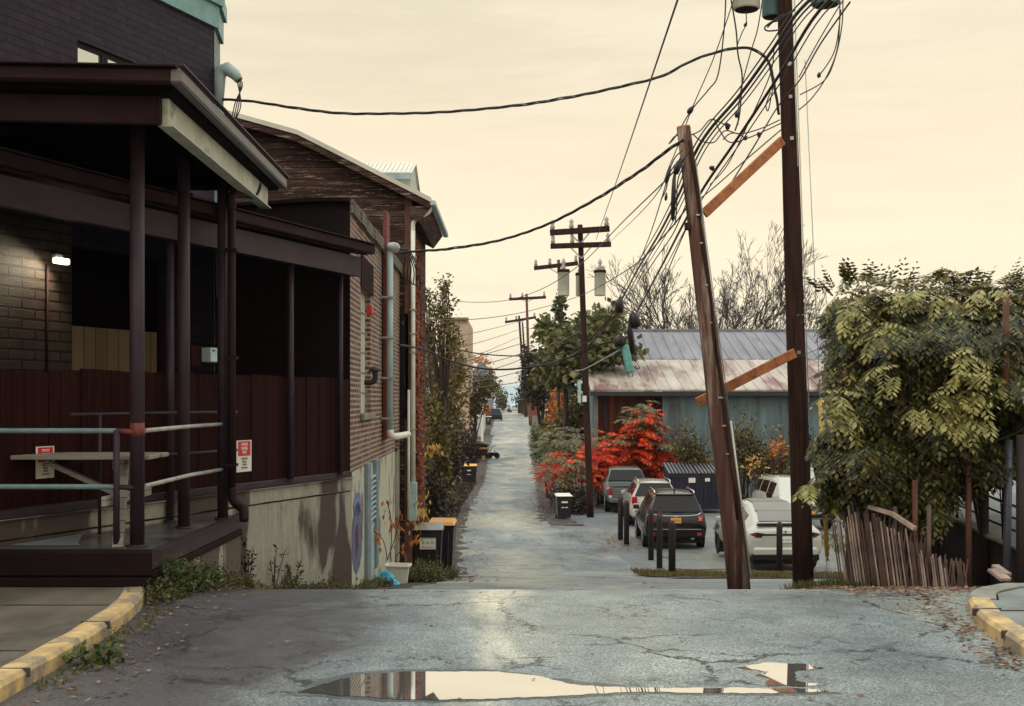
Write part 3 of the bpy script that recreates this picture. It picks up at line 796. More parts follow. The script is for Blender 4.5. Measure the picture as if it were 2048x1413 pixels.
# ------------------------------------------------------------------ porch 2 (behind) with board fence on concrete wall
EV = Wall(W0.pt(0, 0, .30), U, NR)
send = EV.s_(735); hE = 3.84
t = thing('porch', 'long low porch with sloping dark roof behind the board fence', 'porch', W0.pt(0, .6))
mb = MB()
e0 = EV.pt(-6, hE-.12); e1 = EV.pt(send, hE-.12)
i0 = EV.pt(-6, hE+.30, -2.35); i1 = EV.pt(send, hE+.30, -2.35)
vs = [e0, e1, i1, i0, e0+V((0, 0, .12)), e1+V((0, 0, .12)), i1+V((0, 0, .12)), i0+V((0, 0, .12))]
mb.add(vs, [(0, 3, 2, 1), (4, 5, 6, 7), (0, 1, 5, 4), (1, 2, 6, 5), (2, 3, 7, 6), (3, 0, 4, 7)]); mb.build('roof', M['maroon'], t)
mb = MB(); EV.slab(mb, -6, send+.05, hE-.10, hE+.03, .002, .10, .015); EV.slab(mb, -6, send+.05, hE+.031, hE+.045, .002, .13); mb.build('gutter', M['maroon'], t)
mb = MB(); EV.slab(mb, -6, send-.10, hE-.42, hE-.15, -.16, -.05); mb.build('beam', M['post'], t)
mb = MB(); a = EV.pt(send-.06, hE-.30, -.1)
for s in (-5.0, -3.4, -1.9, -.4): 
    p_ = EV.pt(s, hE-.2, -.17); q_ = EV.pt(s, hE+.12, -2.2); mb.bar(p_, q_, .06, .14)
mb.build('rafter', M['soffit'], t)
for px, r in ((325, .042), (572, .040), (672, .035)):
    p_ = W0.pt(W0.s_(px), .66, .07 if px > 400 else .10)
    zl = .66 if px > 400 else .37
    mb = MB(); mb.tube([(p_.x, p_.y, zl), (p_.x, p_.y, hE-.42)], r, 12); mb.lathe([(r*1.7, 0), (r*1.7, .02)], (p_.x, p_.y, zl), 12); mb.build('post', M['post'], t)
# concrete wall + fence
t = thing('board_fence', 'dark stained vertical board fence standing on the concrete wall', 'fence', W0.pt(0, .6))
zf0, zf1 = .70, 1.93
sA, sB = W0.s_(-60), W0.s_(698)
edges = [-5.2, W0.s_(140), W0.s_(330), W0.s_(470), W0.s_(572), W0.s_(672), sB]
ztop = [1.97, 2.0, 1.99, 2.0, 2.0, 1.96]
for i in range(6):
    mb = MB(); a, b2 = edges[i], edges[i+1]
    if i == 5: z1_ = 3.6
    n = max(1, int((b2-a)/.145)); w = (b2-a)/n
    for k in range(n):
        jit = R.uniform(-.006, .006)
        W0.slab(mb, a+k*w+.003, a+(k+1)*w-.003, zf0, (ztop[i] if i < 5 else 2.0)+jit*1.5, -.02+jit*.6, .012+jit)
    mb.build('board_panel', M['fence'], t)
mb = MB()
for z in (.95, 1.55): W0.slab(mb, edges[0], edges[-1], z, z+.09, -.07, -.028)
W0.slab(mb, edges[0], sB, .61, .695, -.05, .05, .008); mb.build('rail', M['post'], t)
t2 = MB(); W0.slab(t2, -5.2, sB, .60, .608, -.2, .09)
W0.slab(t2, -5.2, W0.s_(700), .42, .598, -.30, .05, .01); W0.slab(t2, -5.2, W0.s_(700)-.002, -1.6, .405, -.30, .03)
solo(t2, 'concrete_wall', M['stain_wall'], 'pale concrete retaining wall with big dark water stains under the board fence', 'wall')
# parking signs on the fence
def parksign(px, py0, py1, wd, label):
    a, z1_ = W0.sz(px, py0); _, z0_ = W0.sz(px, py1)
    h = z1_-z0_; c = W0.pt(a, z0_, .035)
    t = thing('parking_sign', label, 'sign', c)
    mb = MB(); W0.slab(mb, a-wd/2, a+wd/2, z0_, z1_, .022, .028, .002); mb.build('plate', M['sign_white'], t)
    mb = MB(); W0.slab(mb, a-wd*.41, a+wd*.41, z1_-h*.49, z1_-h*.03, .029, .031); mb.build('red_field', M['sign_red'], t)
    up = V((0, 0, 1))
    for s, z, sz, mt, sx in (('AUTHORIZED', .13, .105, 'sign_white', .62), ('PARKING', .26, .12, 'sign_white', .8), ('ONLY', .38, .12, 'sign_white', .9),
                         ('VIOLATORS', .58, .075, 'ink', .95), ('WILL BE', .68, .075, 'ink', .95), ('TOWED', .77, .075, 'ink', .95), ('AT OWNERS EXPENSE', .87, .055, 'ink', .75)):
        text(s, sz*h*1.1*(wd/.30)**.5, W0.pt(a, z1_-h*z, .0325), U, up, t, M[mt], sx=sx*.8)
parksign(484.5, 881, 944, .315, 'tall red and white parking sign right of the drainpipe, fully in view')
parksign(86, 893, 957, .24, 'red and white parking sign seen between the rails of the deck')
# utility box on a backing post
t = thing('utility_box', 'pale grey metal utility box above the board fence', 'box', W0.at(413, 726, .1))
a0_, z1_ = W0.sz(398, 696); a1_, z0_ = W0.sz(429, 726)
mb = MB(); W0.slab(mb, a0_, a1_, z0_, z1_, .03, .16, .008); mb.build('case', M['box_grey'], t)
mb = MB(); W0.slab(mb, a1_-.10, a1_-.04, z1_-.09, z1_-.05, .161, .166); W0.slab(mb, a0_+.03, a0_+.07, z1_-.04, z1_-.025, .161, .166); mb.build('latch', M['trim'], t)
mb = MB(); W0.slab(mb, a0_-.2, a0_-.02, z0_-.05, z1_+.02, .012, .05); mb.build('back_board', M['fence'], t)

# ------------------------------------------------------------------ porch 1 (near) : deck, roof, columns, rails
t = thing('loading_deck', 'raised wet concrete deck with dark steel edge under the near porch', 'deck', (-5.5, 12.5, -.2))
zD = .37
w0a = W0.pt(W0.s_(-60), 0); w0b = W0.pt(W0.s_(445)+.35, 0)
dk = [(-9, 10.72), (-3.20, 10.72), (-3.22, 14.35), (w0b.x-.1, w0b.y-.02), (w0a.x-.1, w0a.y), (-9, 9.9+1.5)]
mb = MB(); mb.prism([(-9, 10.74), (-3.20, 10.74), (-3.20, 13.95), (-5.2, 11.0+.2), (-9, 10.9)], .30, zD); 
mb.prism([(-9, 10.745), (-5.25, 10.745), (-9, 10.89)], .29, zD-.001)
mb.build('deck_top', M['deck_top'], t)
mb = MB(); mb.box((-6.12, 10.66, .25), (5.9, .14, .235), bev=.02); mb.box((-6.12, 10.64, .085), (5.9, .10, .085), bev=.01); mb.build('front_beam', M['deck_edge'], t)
mb = MB(); mb.bar((-3.17, 10.60, .285), (-3.17, 13.95, .285), .035, .17, .006); mb.bar((-3.145, 10.60, .375), (-3.145, 13.95, .375), .09, .012); mb.build('edge_angle', M['post'], t)
mb = MB(); mb.bar((-3.16, 10.60, .16), (-3.16, 13.98, .16), .05, .07, .01); mb.build('ledge', M['deck_edge'], t)
mb = MB(); mb.prism([(-4.2, 10.62), (-3.165, 10.62), (-3.165, 14.0), (-4.2, 13.0)], -1.6, .12); mb.build('side_wall', M['dock_wall'], t)
mb = MB(); mb.box((-6.3, 10.78, -.1), (5.6, .2, .5)); mb.build('front_wall', M['deck_edge'], t)
# standing rain water on the deck
mb = MB(); q = [(-8.5, 11.0)]+[(-8.5+k*.35, 10.95+.06*noise.noise(V((k*1.3, 0, 0)))) for k in range(1, 14)]+[(-4.05, 11.2), (-4.25, 11.9), (-4.6, 12.0), (-5.0, 11.5), (-5.6, 11.12)]
mb.poly([(x, y, zD+.003) for x, y in q])
mw, nt, b = newmat('deck rain water'); b.inputs['Base Color'].default_value = (.30, .34, .34, 1); b.inputs['Metallic'].default_value = .25; b.inputs['Roughness'].default_value = .3  # diffuse sky light on the wet deck put into this pale base colour
bump(nt, b, noise_(nt, coord(nt), 5, 3), .08, .01)
mb.build('rain_puddle', mw, t)

t = thing('porch', 'tall near porch with dark maroon fascia and round steel columns', 'porch', (-5, 12, .37))
mb = MB()
r0 = P(0, 0, 9.8); 
rf = [(-9, 9.55), (-2.83, 9.99), (-2.87, 14.75), (-6.5, 14.75), (-9, 10.9)]
zr = lambda x, y: 4.30
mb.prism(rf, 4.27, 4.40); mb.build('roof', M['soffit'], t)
mb = MB()
mb.bar((-9, 9.54, 4.405), (-2.80, 9.97, 4.375), .14, .125, .02); mb.bar((-9, 9.52, 4.475), (-2.77, 9.95, 4.447), .20, .012); mb.build('front_gutter', M['maroon'], t)
mb = MB(); mb.bar((-9, 9.75, 4.19), (-2.985, 10.20, 4.16), .07, .25, .008); mb.build('front_beam', M['maroon'], t)
mb = MB(); mb.bar((-2.78, 9.90, 4.375), (-2.83, 14.8, 4.365), .11, .12, .018); mb.build('side_gutter', M['gutter_grey'], t)
mb = MB(); mb.bar((-2.72, 9.86, 4.455), (-2.77, 14.85, 4.445), .05, .014); mb.bar((-2.725, 9.9, 4.305), (-2.775, 14.8, 4.295), .012, .014); mb.build('drip_edge', M['post'], t)
mb = MB(); mb.bar((-2.96, 10.24, 4.165), (-3.0, 14.6, 4.155), .06, .26, .006); mb.bar((-2.955, 10.24, 4.04), (-2.995, 14.6, 4.03), .13, .014); mb.build('side_beam', M['cream_steel'], t)
mb = MB()
for y in (11.4, 12.6, 13.8): mb.bar((-8, y-.6, 4.2), (-3.1, y, 4.2), .07, .10)
mb.bar((-7.4, 9.9, 4.19), (-3.9, 14.6, 4.17), .05, .08)
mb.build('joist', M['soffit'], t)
for i, (x, y, r) in enumerate(((-3.392, 10.86, .064), (-3.40, 12.43, .062), (-3.22, 13.36, .060))):
    mb = MB(); mb.tube([(x, y, zD), (x, y, 4.2)], r, 20); mb.lathe([(r+.03, 0), (r+.03, .018), (r, .02)], (x, y, zD), 16); mb.build('column', M['post'], t)
# drainpipe at the rear corner
t = thing('drainpipe', 'dark drainpipe running down beside the rear porch column to a kicked out elbow', 'pipe', (-3.1, 13.3, .2))
dq = lambda x, y, d=13.28: P(x, y, d)
mb = MB(); mb.tube(crv([dq(512, 352, 14.2), dq(514, 375, 14.1), dq(505, 392, 13.9)], 4), .05, 10); mb.tube(crv([dq(505, 390, 13.9), dq(480, 388, 13.5), dq(464, 392), dq(463, 420)], 4), .05, 10)
mb.tube([dq(463, 412), dq(463, 700), dq(463, 980)], .047, 12); mb.build('pipe', M['maroon'], t)
mb = MB(); mb.tube(crv([dq(463, 975), dq(466, 1000), dq(478, 1012), dq(487, 1020, 13.25), dq(488, 1042, 13.2)], 4), .052, 12); mb.build('elbow', M['maroon'], t)
mb = MB()
for y in (500, 716, 930): q = dq(463, y); mb.box((q.x, q.y, q.z), (.13, .11, .03))
mb.build('strap', M['maroon'], t)
# rails
t = thing('guard_rail', 'two bar pipe guard rail round the deck, teal along the front', 'railing', (-4.5, 10.8, zD))
zr1 = EYE-58/F*10.85; zr2 = EYE-170/F*10.85
zr1 = EYE-60*10.8/F; zr2 = EYE-172*10.8/F
for z in (zr1, zr2):
    mb = MB(); mb.tube([(-9, 10.8, z), (-3.56, 10.8, z-.01)], .024, 10); mb.build('front_bar', M['rail_blue'], t)
    mb = MB(); mb.tube([(-3.56, 10.8, z-.01), (-3.40, 10.82, z-.02)], .024, 10); mb.build('red_link', M['rust_red'] if z == zr1 else M['post'], t)
    mb = MB(); mb.tube([(-3.335, 10.9, z-.01), (-3.33, 12.4, z-.005), (-3.22, 13.32, z)], .021, 10); mb.build('side_bar', M['rail_pale'], t)
mb = MB(); mb.tube([(-3.56, 10.8, zD), (-3.56, 10.8, zr1)], .030, 10); mb.build('upright', M['rust_red'] if 0 else M['post'], t)
mb = MB(); mb.lathe([(.0655, .02), (.066, .07), (.0652, .14)], (-3.392, 10.86, zr1-.08), 20); mb.build('rust_band', M['rust_red'], t)
# thin inner handrail along the fence
t = thing('inner_handrail', 'thin dark handrail running in front of the board fence', 'railing', W0.pt(-2.5, .4, .35))
mb = MB(); mb.tube([W0.pt(W0.s_(90), 1.56, .3), W0.pt(W0.s_(430), 1.56, .3)], .018, 8); mb.tube([W0.pt(W0.s_(90), 1.12, .3), W0.pt(W0.s_(430), 1.12, .3)], .016, 8); mb.build('bar', M['post'], t)
for px in (150, 330):
    mb = MB(); mb.tube([W0.pt(W0.s_(px), .38, .3), W0.pt(W0.s_(px), 1.56, .3)], .018, 8); mb.build('upright', M['post'], t)
# picnic table
t = thing('picnic_table', 'weathered grey picnic table standing on the wet deck', 'table', (-5.0, 11.4, zD))
y0, y1 = 11.0, 11.72; xr = -3.34; xl = -8.2; zt_ = zD+.80
for k in range(5):
    mb = MB(); y = y0+.02+k*.145; mb.box(((xl+xr)/2, y+.06, zt_+R.uniform(-.003, .003)), (xr-xl+R.uniform(-.03, .03), .135, .04), bev=.006); mb.build('top_board', M['grey_wood'], t)
for x in (-3.64, -6.9):
    for (ya, yb) in ((10.78, 11.25), (11.95, 11.5)):
        mb = MB(); mb.bar((x+(.10 if ya < 11.4 else -.08), ya, zD), (x, yb, zt_-.03), .045, .10, .006, up=(1, 0, 0)); mb.build('leg', M['grey_wood'], t)
    mb = MB(); mb.box((x, 11.37, zD+.42), (.045, 1.35, .09), bev=.005); mb.box((x, 11.37, zt_-.07), (.045, .74, .085), bev=.005); mb.build('cross_piece', M['grey_wood'], t)
for sg, x in ((-1, -3.67), (1, -6.88)):
    mb = MB(); mb.bar((x, 11.3, zD+.42), (x+sg*.72, 11.3, zt_-.05), .045, .08, .005, up=(0, 1, 0)); mb.build('brace', M['grey_wood'], t)
# ------------------------------------------------------------------ low brick building along the alley
WB = Wall((-2.30, 17.05), (-.01, 1, 0), (1, .01, 0))
LB = 8.4
zpar = EYE+397/F*17.05; zcon = .66
t = thing('brick_building', 'low weathered brown brick building with pale painted base beside the alley', 'building', (-3.5, 21, -1.2))
sw0, zw1 = WB.sz(721.5, 575); sw1, _ = WB.sz(741, 640); _, zw0 = WB.sz(722, 828)
sd0 = WB.s_(789.5); sd1 = WB.s_(797)
_, zd1 = WB.sz(790, 880)
sx0 = WB.s_(795); 
s2a = WB.s_(782.5); s2b = WB.s_(787.5); _, z2t = WB.sz(783, 640); _, z2b = WB.sz(783, 838)
mb = MB()
wallh(mb, WB.a, WB.u, 0, LB, zcon, zpar, [(sw0, sw1, zw0, zw1), (s2a, s2b, z2b, z2t), (sd0, sd1, zcon, zd1)], WB.n, .14, 0)
wallh(mb, WB.a, WB.u, 0, LB, -3.3, zcon, [(sd0, sd1, -3.3, zcon)], WB.n, .14, 2)
f0 = WB.a; fl = V((-4.5, 17.62, 0))
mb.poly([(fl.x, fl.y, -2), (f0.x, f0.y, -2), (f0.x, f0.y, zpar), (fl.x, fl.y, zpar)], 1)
e_ = WB.pt(LB, 0)
mb.poly([(f0.x, f0.y, zpar), (e_.x, e_.y, zpar), (-9, e_.y, zpar), (fl.x, fl.y, zpar)], 3)
mb.poly([(fl.x, fl.y, -2), (fl.x, fl.y, zpar), (-9, e_.y, zpar), (-9, e_.y, -2)], 1)
M['painted_base'] = stained('pale painted base wall', (.50, .48, .37), (.13, .10, .09), .57, 11.0, (1.6, .6, 1))
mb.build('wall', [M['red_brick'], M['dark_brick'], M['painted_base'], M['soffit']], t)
mb = MB()  # sagging coping along front edge and stepping down the alley side
cp_ = [(k/8, zpar+.02+.03*noise.noise(V((k*.7, 3, 0)))) for k in range(9)]
for (a, za), (b2, zb_) in zip(cp_, cp_[1:]):
    mb.bar(fl.lerp(f0, a)+V((0, -.03, za)), fl.lerp(f0, b2)+V((0, -.03, zb_)), .16, .05)
mb.build('front_coping', M['deck_edge'], t)
mb = MB(); cur = 0
for i, (ln, dz) in enumerate(((.9, 0), (.7, -.03), (1.2, -.02), (1.5, .01), (2.0, -.04), (2.05, 0))):
    WB.slab(mb, cur, cur+ln-.01, zpar-.16+dz*.3, zpar+.03+dz*.2, .001, .05+.02*(i % 2)); cur += ln
mb.build('side_coping', M['old_brick'], t)
mb = MB(); WB.slab(mb, sw0, sw1, zw0, zw1, -.13, -.09); mb.build('window_board', stained('pale window boarding', (.50, .50, .40), (.30, .28, .22), .6, 4.0), t)
mb = MB()
for k in range(1, 6): z = zw0+(zw1-zw0)*k/6; WB.slab(mb, sw0, sw1, z-.006, z+.006, -.089, -.084)
mb.build('board_joint', M['trim'], t)
mb = MB(); WB.slab(mb, sw0-.12, sw1+.12, zw0-.10, zw0, .001, .07, .01); mb.build('window_sill', M['kerb'], t)
mb = MB(); WB.slab(mb, sw0-.05, sw1+.3, zw1-.0, zw1+.5, .001, .02); mb.build('window_lintel', M['fence'], t)
mb = MB(); WB.slab(mb, s2a, s2b, z2b, z2t, -.13, -.09); mb.build('window', M['glass'], t)
mb = MB(); WB.slab(mb, sd0, sd1, -2.5, zd1-.002, -.12, -.08)
for k in range(3): WB.slab(mb, sd0+.06, sd1-.06, -1.5+k*.72, -.95+k*.72, -.079, -.065, .01)
d_ = mb.build('door', M['brace'] if 0 else simple('brown door', (.07, .03, .022), .5), t)
mb = MB(); WB.slab(mb, sd0+.1, sd1-.1, zd1-.45, zd1-.12, -.079, -.07); mb.build('pane', M['sky_glass'], d_)
# painted graffiti patches (flat paint on the base wall)
for px0, px1, y0_, y1_, col in ((703, 724, 1010, 1160, (.10, .10, .2)), (709, 716, 1050, 1120, (.32, .10, .05)), (706, 722, 990, 1040, (.14, .17, .28))):
    mb = MB(); a = WB.s_(px0); b2 = WB.s_(px1); z0_ = WB.sz(px0, y1_)[1]; z1_ = WB.sz(px0, y0_)[1]
    pts = [WB.pt(a+(b2-a)*(.5+.5*math.cos(k*.52)*(1+.25*noise.noise(V((k, px0, 0))))), z0_+(z1_-z0_)*(.5+.5*math.sin(k*.52)*(1+.3*noise.noise(V((k, 0, px0))))), .004+.002*(px0 % 3)) for k in range(12)]
    mb.extr(pts, WB.n*.0015); mb.build('painted_patch', simple('graffiti paint', col, .7, 0, .5, 6), t)
# louvred vent panel
a0_, z1_ = WB.sz(729, 928); a1_ = WB.s_(751); z0_ = WB.sz(740, 1134)[1]
mb = MB(); WB.slab(mb, a0_, a0_+.42, z0_-.1, z1_, .002, .06, .01); WB.slab(mb, a1_-.36, a1_, z0_-.1, z1_, .002, .06, .01); mb.build('vent_frame', simple('blue grey vent frame', (.16, .22, .25), .5), t)
mb = MB()
for k in range(9): z = z1_-.25-k*.085; WB.slab(mb, a0_+.421, a1_-.361, z-.03, z, .01, .05)
WB.slab(mb, a0_+.421, a1_-.361, z0_-.1, z1_-1.05, .002, .02); mb.build('louvre', M['box_grey'], t)
# red alarm box and elbow vent
mb = MB(); a, z = WB.sz(734, 621); WB.slab(mb, a-.12, a+.12, z-.07, z+.07, .002, .09, .01); mb.build('alarm_box', M['sign_red'], t)
mb = MB(); a, z = WB.sz(729, 765); p_ = WB.pt(a, z, 0)
mb.tube(crv([p_, p_+V((.12, 0, 0)), p_+V((.17, 0, .06)), p_+V((.16, 0, .17))], 4), .045, 10); mb.lathe([(.05, 0), (.10, .01), (.09, .05), (.03, .09)], p_+V((.16, 0, .16)), 12); mb.build('vent_elbow', M['black'], t)

# rusty post + service conduit
s765 = WB.s_(765)
t = thing('rusty_post', 'tall rusty red steel post against the brick building behind the service conduit', 'post', WB.pt(s765+.15, -1, .08))
mb = MB(); zt1 = WB.sz(768, 428)[1]; WB.slab(mb, s765-.15, s765+.45, WB.sz(766, 878)[1], zt1, .02, .09, .005); mb.build('web', M['rust_red'], t)
mb = MB(); WB.slab(mb, s765+.32, s765+.50, WB.sz(770, 690)[1]-1.3, WB.sz(770, 695)[1], .091, .115); mb.build('white_strip', M['white'], t)
t = thing('service_conduit', 'grey green conduit with round weatherhead and stub elbow on the brick building', 'conduit', WB.pt(s765, -1, .15))
q = lambda px, py, o=.16: WB.at(px, py, o)
zt_c = WB.sz(765, 505)[1]; zb_c = WB.sz(765, 866)[1]
s7 = s765-.35
mb = MB(); mb.tube([WB.pt(s7, zb_c, .17), WB.pt(s7, zt_c, .17)], .055, 12); mb.build('pipe', M['conduit'], t)
mb = MB(); mb.tube(crv([WB.pt(s7, zb_c+.05, .17), WB.pt(s7, zb_c-.03, .19), WB.pt(s7+.15, zb_c-.06, .26), WB.pt(s7+1.2, zb_c-.05, .40)], 4), .06, 12); mb.build('cross_pipe', M['white'], t)
mb = MB(); mb.lathe([(.06, -.05), (.12, .0), (.13, .06), (.09, .12), (.02, .14)], WB.pt(s7+.02, zt_c, .22), 14); mb.build('weatherhead', M['porcelain'], t)
for k in range(4):
    z = zb_c+.25+k*.72; mb = MB(); WB.slab(mb, s7-.09, s7+.09, z, z+.03, .02, .235); mb.build('strap', M['galv'], t)
for k in range(6):
    mb = MB(); a = WB.pt(s7+.02, zt_c+.02, .30); r_ = random.Random(k)
    mb.tube(crv([a, a+V((.08+.03*k, 0, -.05)), a+V((.14+.05*k, 0, -.22-.05*k)), a+V((.10+.06*k, .1, -.42-.06*k)), a+V((.16+.05*k, .2, -.62))], 4), .012, 5); mb.build('wire', M['cable'], t)

# ------------------------------------------------------------------ barn
YB = 25.5
t = thing('wooden_barn', 'tall weathered plank barn with gambrel roof and metal eaves behind the low brick building', 'building', (-6, 28, -1.9))
bx = lambda px, py, d=YB: (P(px, py, d).x, P(px, py, d).z)
roofl = [(-60, 60), (200, 150), (445, 228), (595, 272), (700, 325), (815, 384)]
pts = [bx(*p_) for p_ in roofl]; xr_ = bx(822, 400)[0]
poly = [(pts[0][0], -3.3)]+pts+[(xr_, pts[-1][1]), (xr_, -3.3)]
mb = MB(); mb.extr([(x, YB, z) for x, z in poly], (0, 4.3, 0)); mb.build('wall', M['barn'], t)
rl = [bx(px, py-3, YB-.3) for px, py in [(-60, 60), (200, 150), (445, 226), (595, 268), (862, 403)]]
mb = MB()
for (xa, za), (xb, zb_) in zip(rl, rl[1:]):
    mb.add([(xa, YB-.32, za-.05), (xb, YB-.32, zb_-.05), (xb, YB+4.4, zb_-.05), (xa, YB+4.4, za-.05), (xa, YB-.32, za+.05), (xb, YB-.32, zb_+.05), (xb, YB+4.4, zb_+.05), (xa, YB+4.4, za+.05)], [(0, 3, 2, 1), (4, 5, 6, 7), (0, 1, 5, 4), (1, 2, 6, 5), (2, 3, 7, 6), (3, 0, 4, 7)])
mb.build('roof', M['roof_cream'], t)
mb = MB()
for (xa, za), (xb, zb_) in zip(rl, rl[1:]): mb.bar((xa, YB-.27, za-.13), (xb, YB-.27, zb_-.13), .05, .13)
mb.build('barge_board', M['barn'], t)
ex, ez = rl[-1]
mb = MB(); mb.bar((ex+.03, YB-.3, ez-.06), (ex+.05, YB+4.4, ez-.10), .13, .12, .02); mb.build('gutter', M['box_grey'], t)
mb = MB(); mb.add([(xr_, YB-.25, ez-.12), (ex-.02, YB-.25, ez-.14), (ex-.25, YB-.25, ez-.45), (xr_, YB-.25, ez-.35), (xr_, YB+4.3, ez-.12), (ex-.02, YB+4.3, ez-.14), (ex-.25, YB+4.3, ez-.45), (xr_, YB+4.3, ez-.35)], [(0, 1, 2, 3), (7, 6, 5, 4), (0, 4, 5, 1), (1, 5, 6, 2), (2, 6, 7, 3), (3, 7, 4, 0)]); mb.build('eave', M['barn'], t)
mb = MB(); mb.box((xr_-.05, YB-.03, 1.3), (.16, .05, 9.6)); mb.build('corner_board', simple('brown corner board', (.13, .055, .035), .8, 0, .4, 3, .3, 20, (4, 4, .5)), t)
x0_, z0_ = bx(804, 838); x1_, z1_ = bx(814, 628)
mb = MB(); mb.box(((x0_+x1_)/2-.02, YB-.03, (z0_+z1_)/2), (x1_-x0_+.1, .05, z1_-z0_)); wn_ = mb.build('window', M['trim'], t)
mb = MB(); mb.box(((x0_+x1_)/2-.02, YB-.06, (z0_+z1_)/2), (x1_-x0_, .02, z1_-z0_-.12)); mb.build('pane', M['glass'], wn_)
# dormer
YD = 27.3
mb = MB(); xa = P(690, 0, YD).x; xb = P(821, 0, YD).x; zt1 = P(0, 307, YD).z; zt2 = P(0, 342, YD-.3).z
zb2 = 5.0
mb.extr([(xb-.02, YD+2.4, zb2), (xb-.02, YD+.25, zb2), (xb-.02, YD+.25, zt2-.05), (xb-.02, YD+1.3, zt1-.02), (xb-.02, YD+2.4, zt2)], (xa-xb, 0, 0)); mb.build('dormer_wall', M['pale_siding'], t)
mb = MB()
n = 14
for k in range(n):
    x0 = xa+(xb-xa)*k/n; x1 = xa+(xb-xa)*(k+1)/n
    mb.extr([(x0+.004, YD, zt2), (x0+.004, YD+1.3, zt1), (x0+.004, YD+2.6, zt2), (x0+.004, YD+2.6, zt2+.03), (x0+.004, YD+1.3, zt1+.04), (x0+.004, YD, zt2+.03)], (x1-x0-.03, 0, 0))
mb.extr([(xa, YD+.01, zt2+.0), (xa, YD+1.3, zt1-.004), (xa, YD+2.55, zt2), (xa, YD+2.55, zt2+.02), (xa, YD+1.3, zt1+.02), (xa, YD+.01, zt2+.02)], (xb-xa+.03, 0, 0))
mb.build('dormer_roof', M['roof_cream'], t)
mb = MB(); mb.box(((P(770, 0, YD).x+xb)/2, YD+.02, zt2-.07), (xb-P(770, 0, YD).x, .08, .12)); mb.build('dormer_trim', M['blue_trim'], t)
# downspout
t = thing('downspout', 'pale metal downspout on the barn corner ending in a grey box', 'downspout', (xr_+.05, YB-.1, -1.5))
dp = lambda px, py, d=YB-.12: P(px, py, d)
mb = MB(); mb.tube(crv([dp(859, 415, YB-.1), dp(857, 425), dp(838, 436), dp(827, 446), dp(826, 470)], 4), .045, 8); mb.tube([dp(826, 462), dp(826, 700), dp(826.5, 965)], .047, 8); mb.build('pipe', M['white'], t)
mb = MB()
for y in (515, 620, 668, 705, 860, 905): q_ = dp(826, y); mb.box(q_, (.14, .12, .03))
mb.build('strap', M['galv'], t)
mb = MB(); a = dp(826, 965); b2 = dp(826, 1042); mb.box((a+b2)/2, (.17, .14, (a-b2).length), bev=.01); mb.build('box', M['box_grey'], t)
mb = MB(); mb.tube([dp(818, 780)+V((0, -.05, 0)), dp(817.5, 1040)+V((0, -.05, 0))], .03, 8); mb.build('side_pipe', M['white'], t)
# ivy strip up the barn corner
t = thing('ivy', 'red and orange ivy climbing the barn corner behind the downspout', 'ivy', (xr_+.15, 26.6, zg(26.6)))
rng = random.Random(5); mb = MB()
for i in range(5200):
    f = rng.random(); z = zg(26.6)+f*(P(0, 478, 26.5).z-zg(26.6)); wv = .03+.08*(1-f)+.04*noise.noise(V((z*2, 1, 0)))
    p_ = V((xr_+.02+rng.random()*wv*1.5, 26.0+rng.random()*1.2, z)); d = (V((.5, -.5, -.8))+rvec(rng)*.8).normalized()
    leaf(mb, p_, d, (V((.6, -.6, .3))+rvec(rng)*.5).normalized(), .085, .075)
mb.build('foliage', M['l_vine'], t)
mb = MB()
for k in range(3): mb.tube([(xr_+.05+.04*k, 26.2+.2*k, zg(26)+z) for z in (0, 1.5, 3, 4.5, 6)], .015, 4)
mb.build('stem', M['bark'], t)

# ------------------------------------------------------------------ utility poles and lines
def pole(name, label, base, top, r0, r1, mat, group=None, sides=14):
    t = thing(name, label, 'utility pole', base, group)
    b = V(base); e = V(top); mb = MB(); n = 12; pts = []; rs = []
    for i in range(n+1):
        f = i/n; q = b.lerp(e, f); q.x += .012*noise.noise(V((f*4, b.x, 0))); pts.append(q); rs.append((r0+(r1-r0)*f)*(1+.03*noise.noise(V((f*9, 0, b.x)))))
    pts[0] -= V((0, 0, .15)); mb.tube(pts, rs, sides); mb.build('shaft', M[mat], t)
    return t
DA = 17.2
PA0 = P(1608, 1190, DA); PA0.z = zg(DA); PA1 = P(1560, -330, DA)
pa = pole('utility_pole', 'tall straight dark pole carrying the transformers, cut by the top of the picture', PA0, PA1, .152, .10, 'pole')
DB = 16.4
PB0 = P(1481, 1190, DB); PB0.z = zg(DB); PB1 = P(1367, 256, DB)
pb = pole('utility_pole', 'leaning weathered cut off pole bound to the taller pole by orange planks', PB0, PB1, .158, .094, 'pole_old')
mb = MB(); dd = (PB1-PB0).normalized(); mb.tube([PB1+dd*.002, PB1+dd*.02], .093, 14); mb.build('cut_top', M['orange_wood'], pb)
def onpole(t, a, b, out=0.0, yoff=0.0): 
    q = a.lerp(b, t); return q+V((out, yoff, 0))
fpy = lambda a, b, pya, pyb, py: (py-pya)/(pyb-pya)
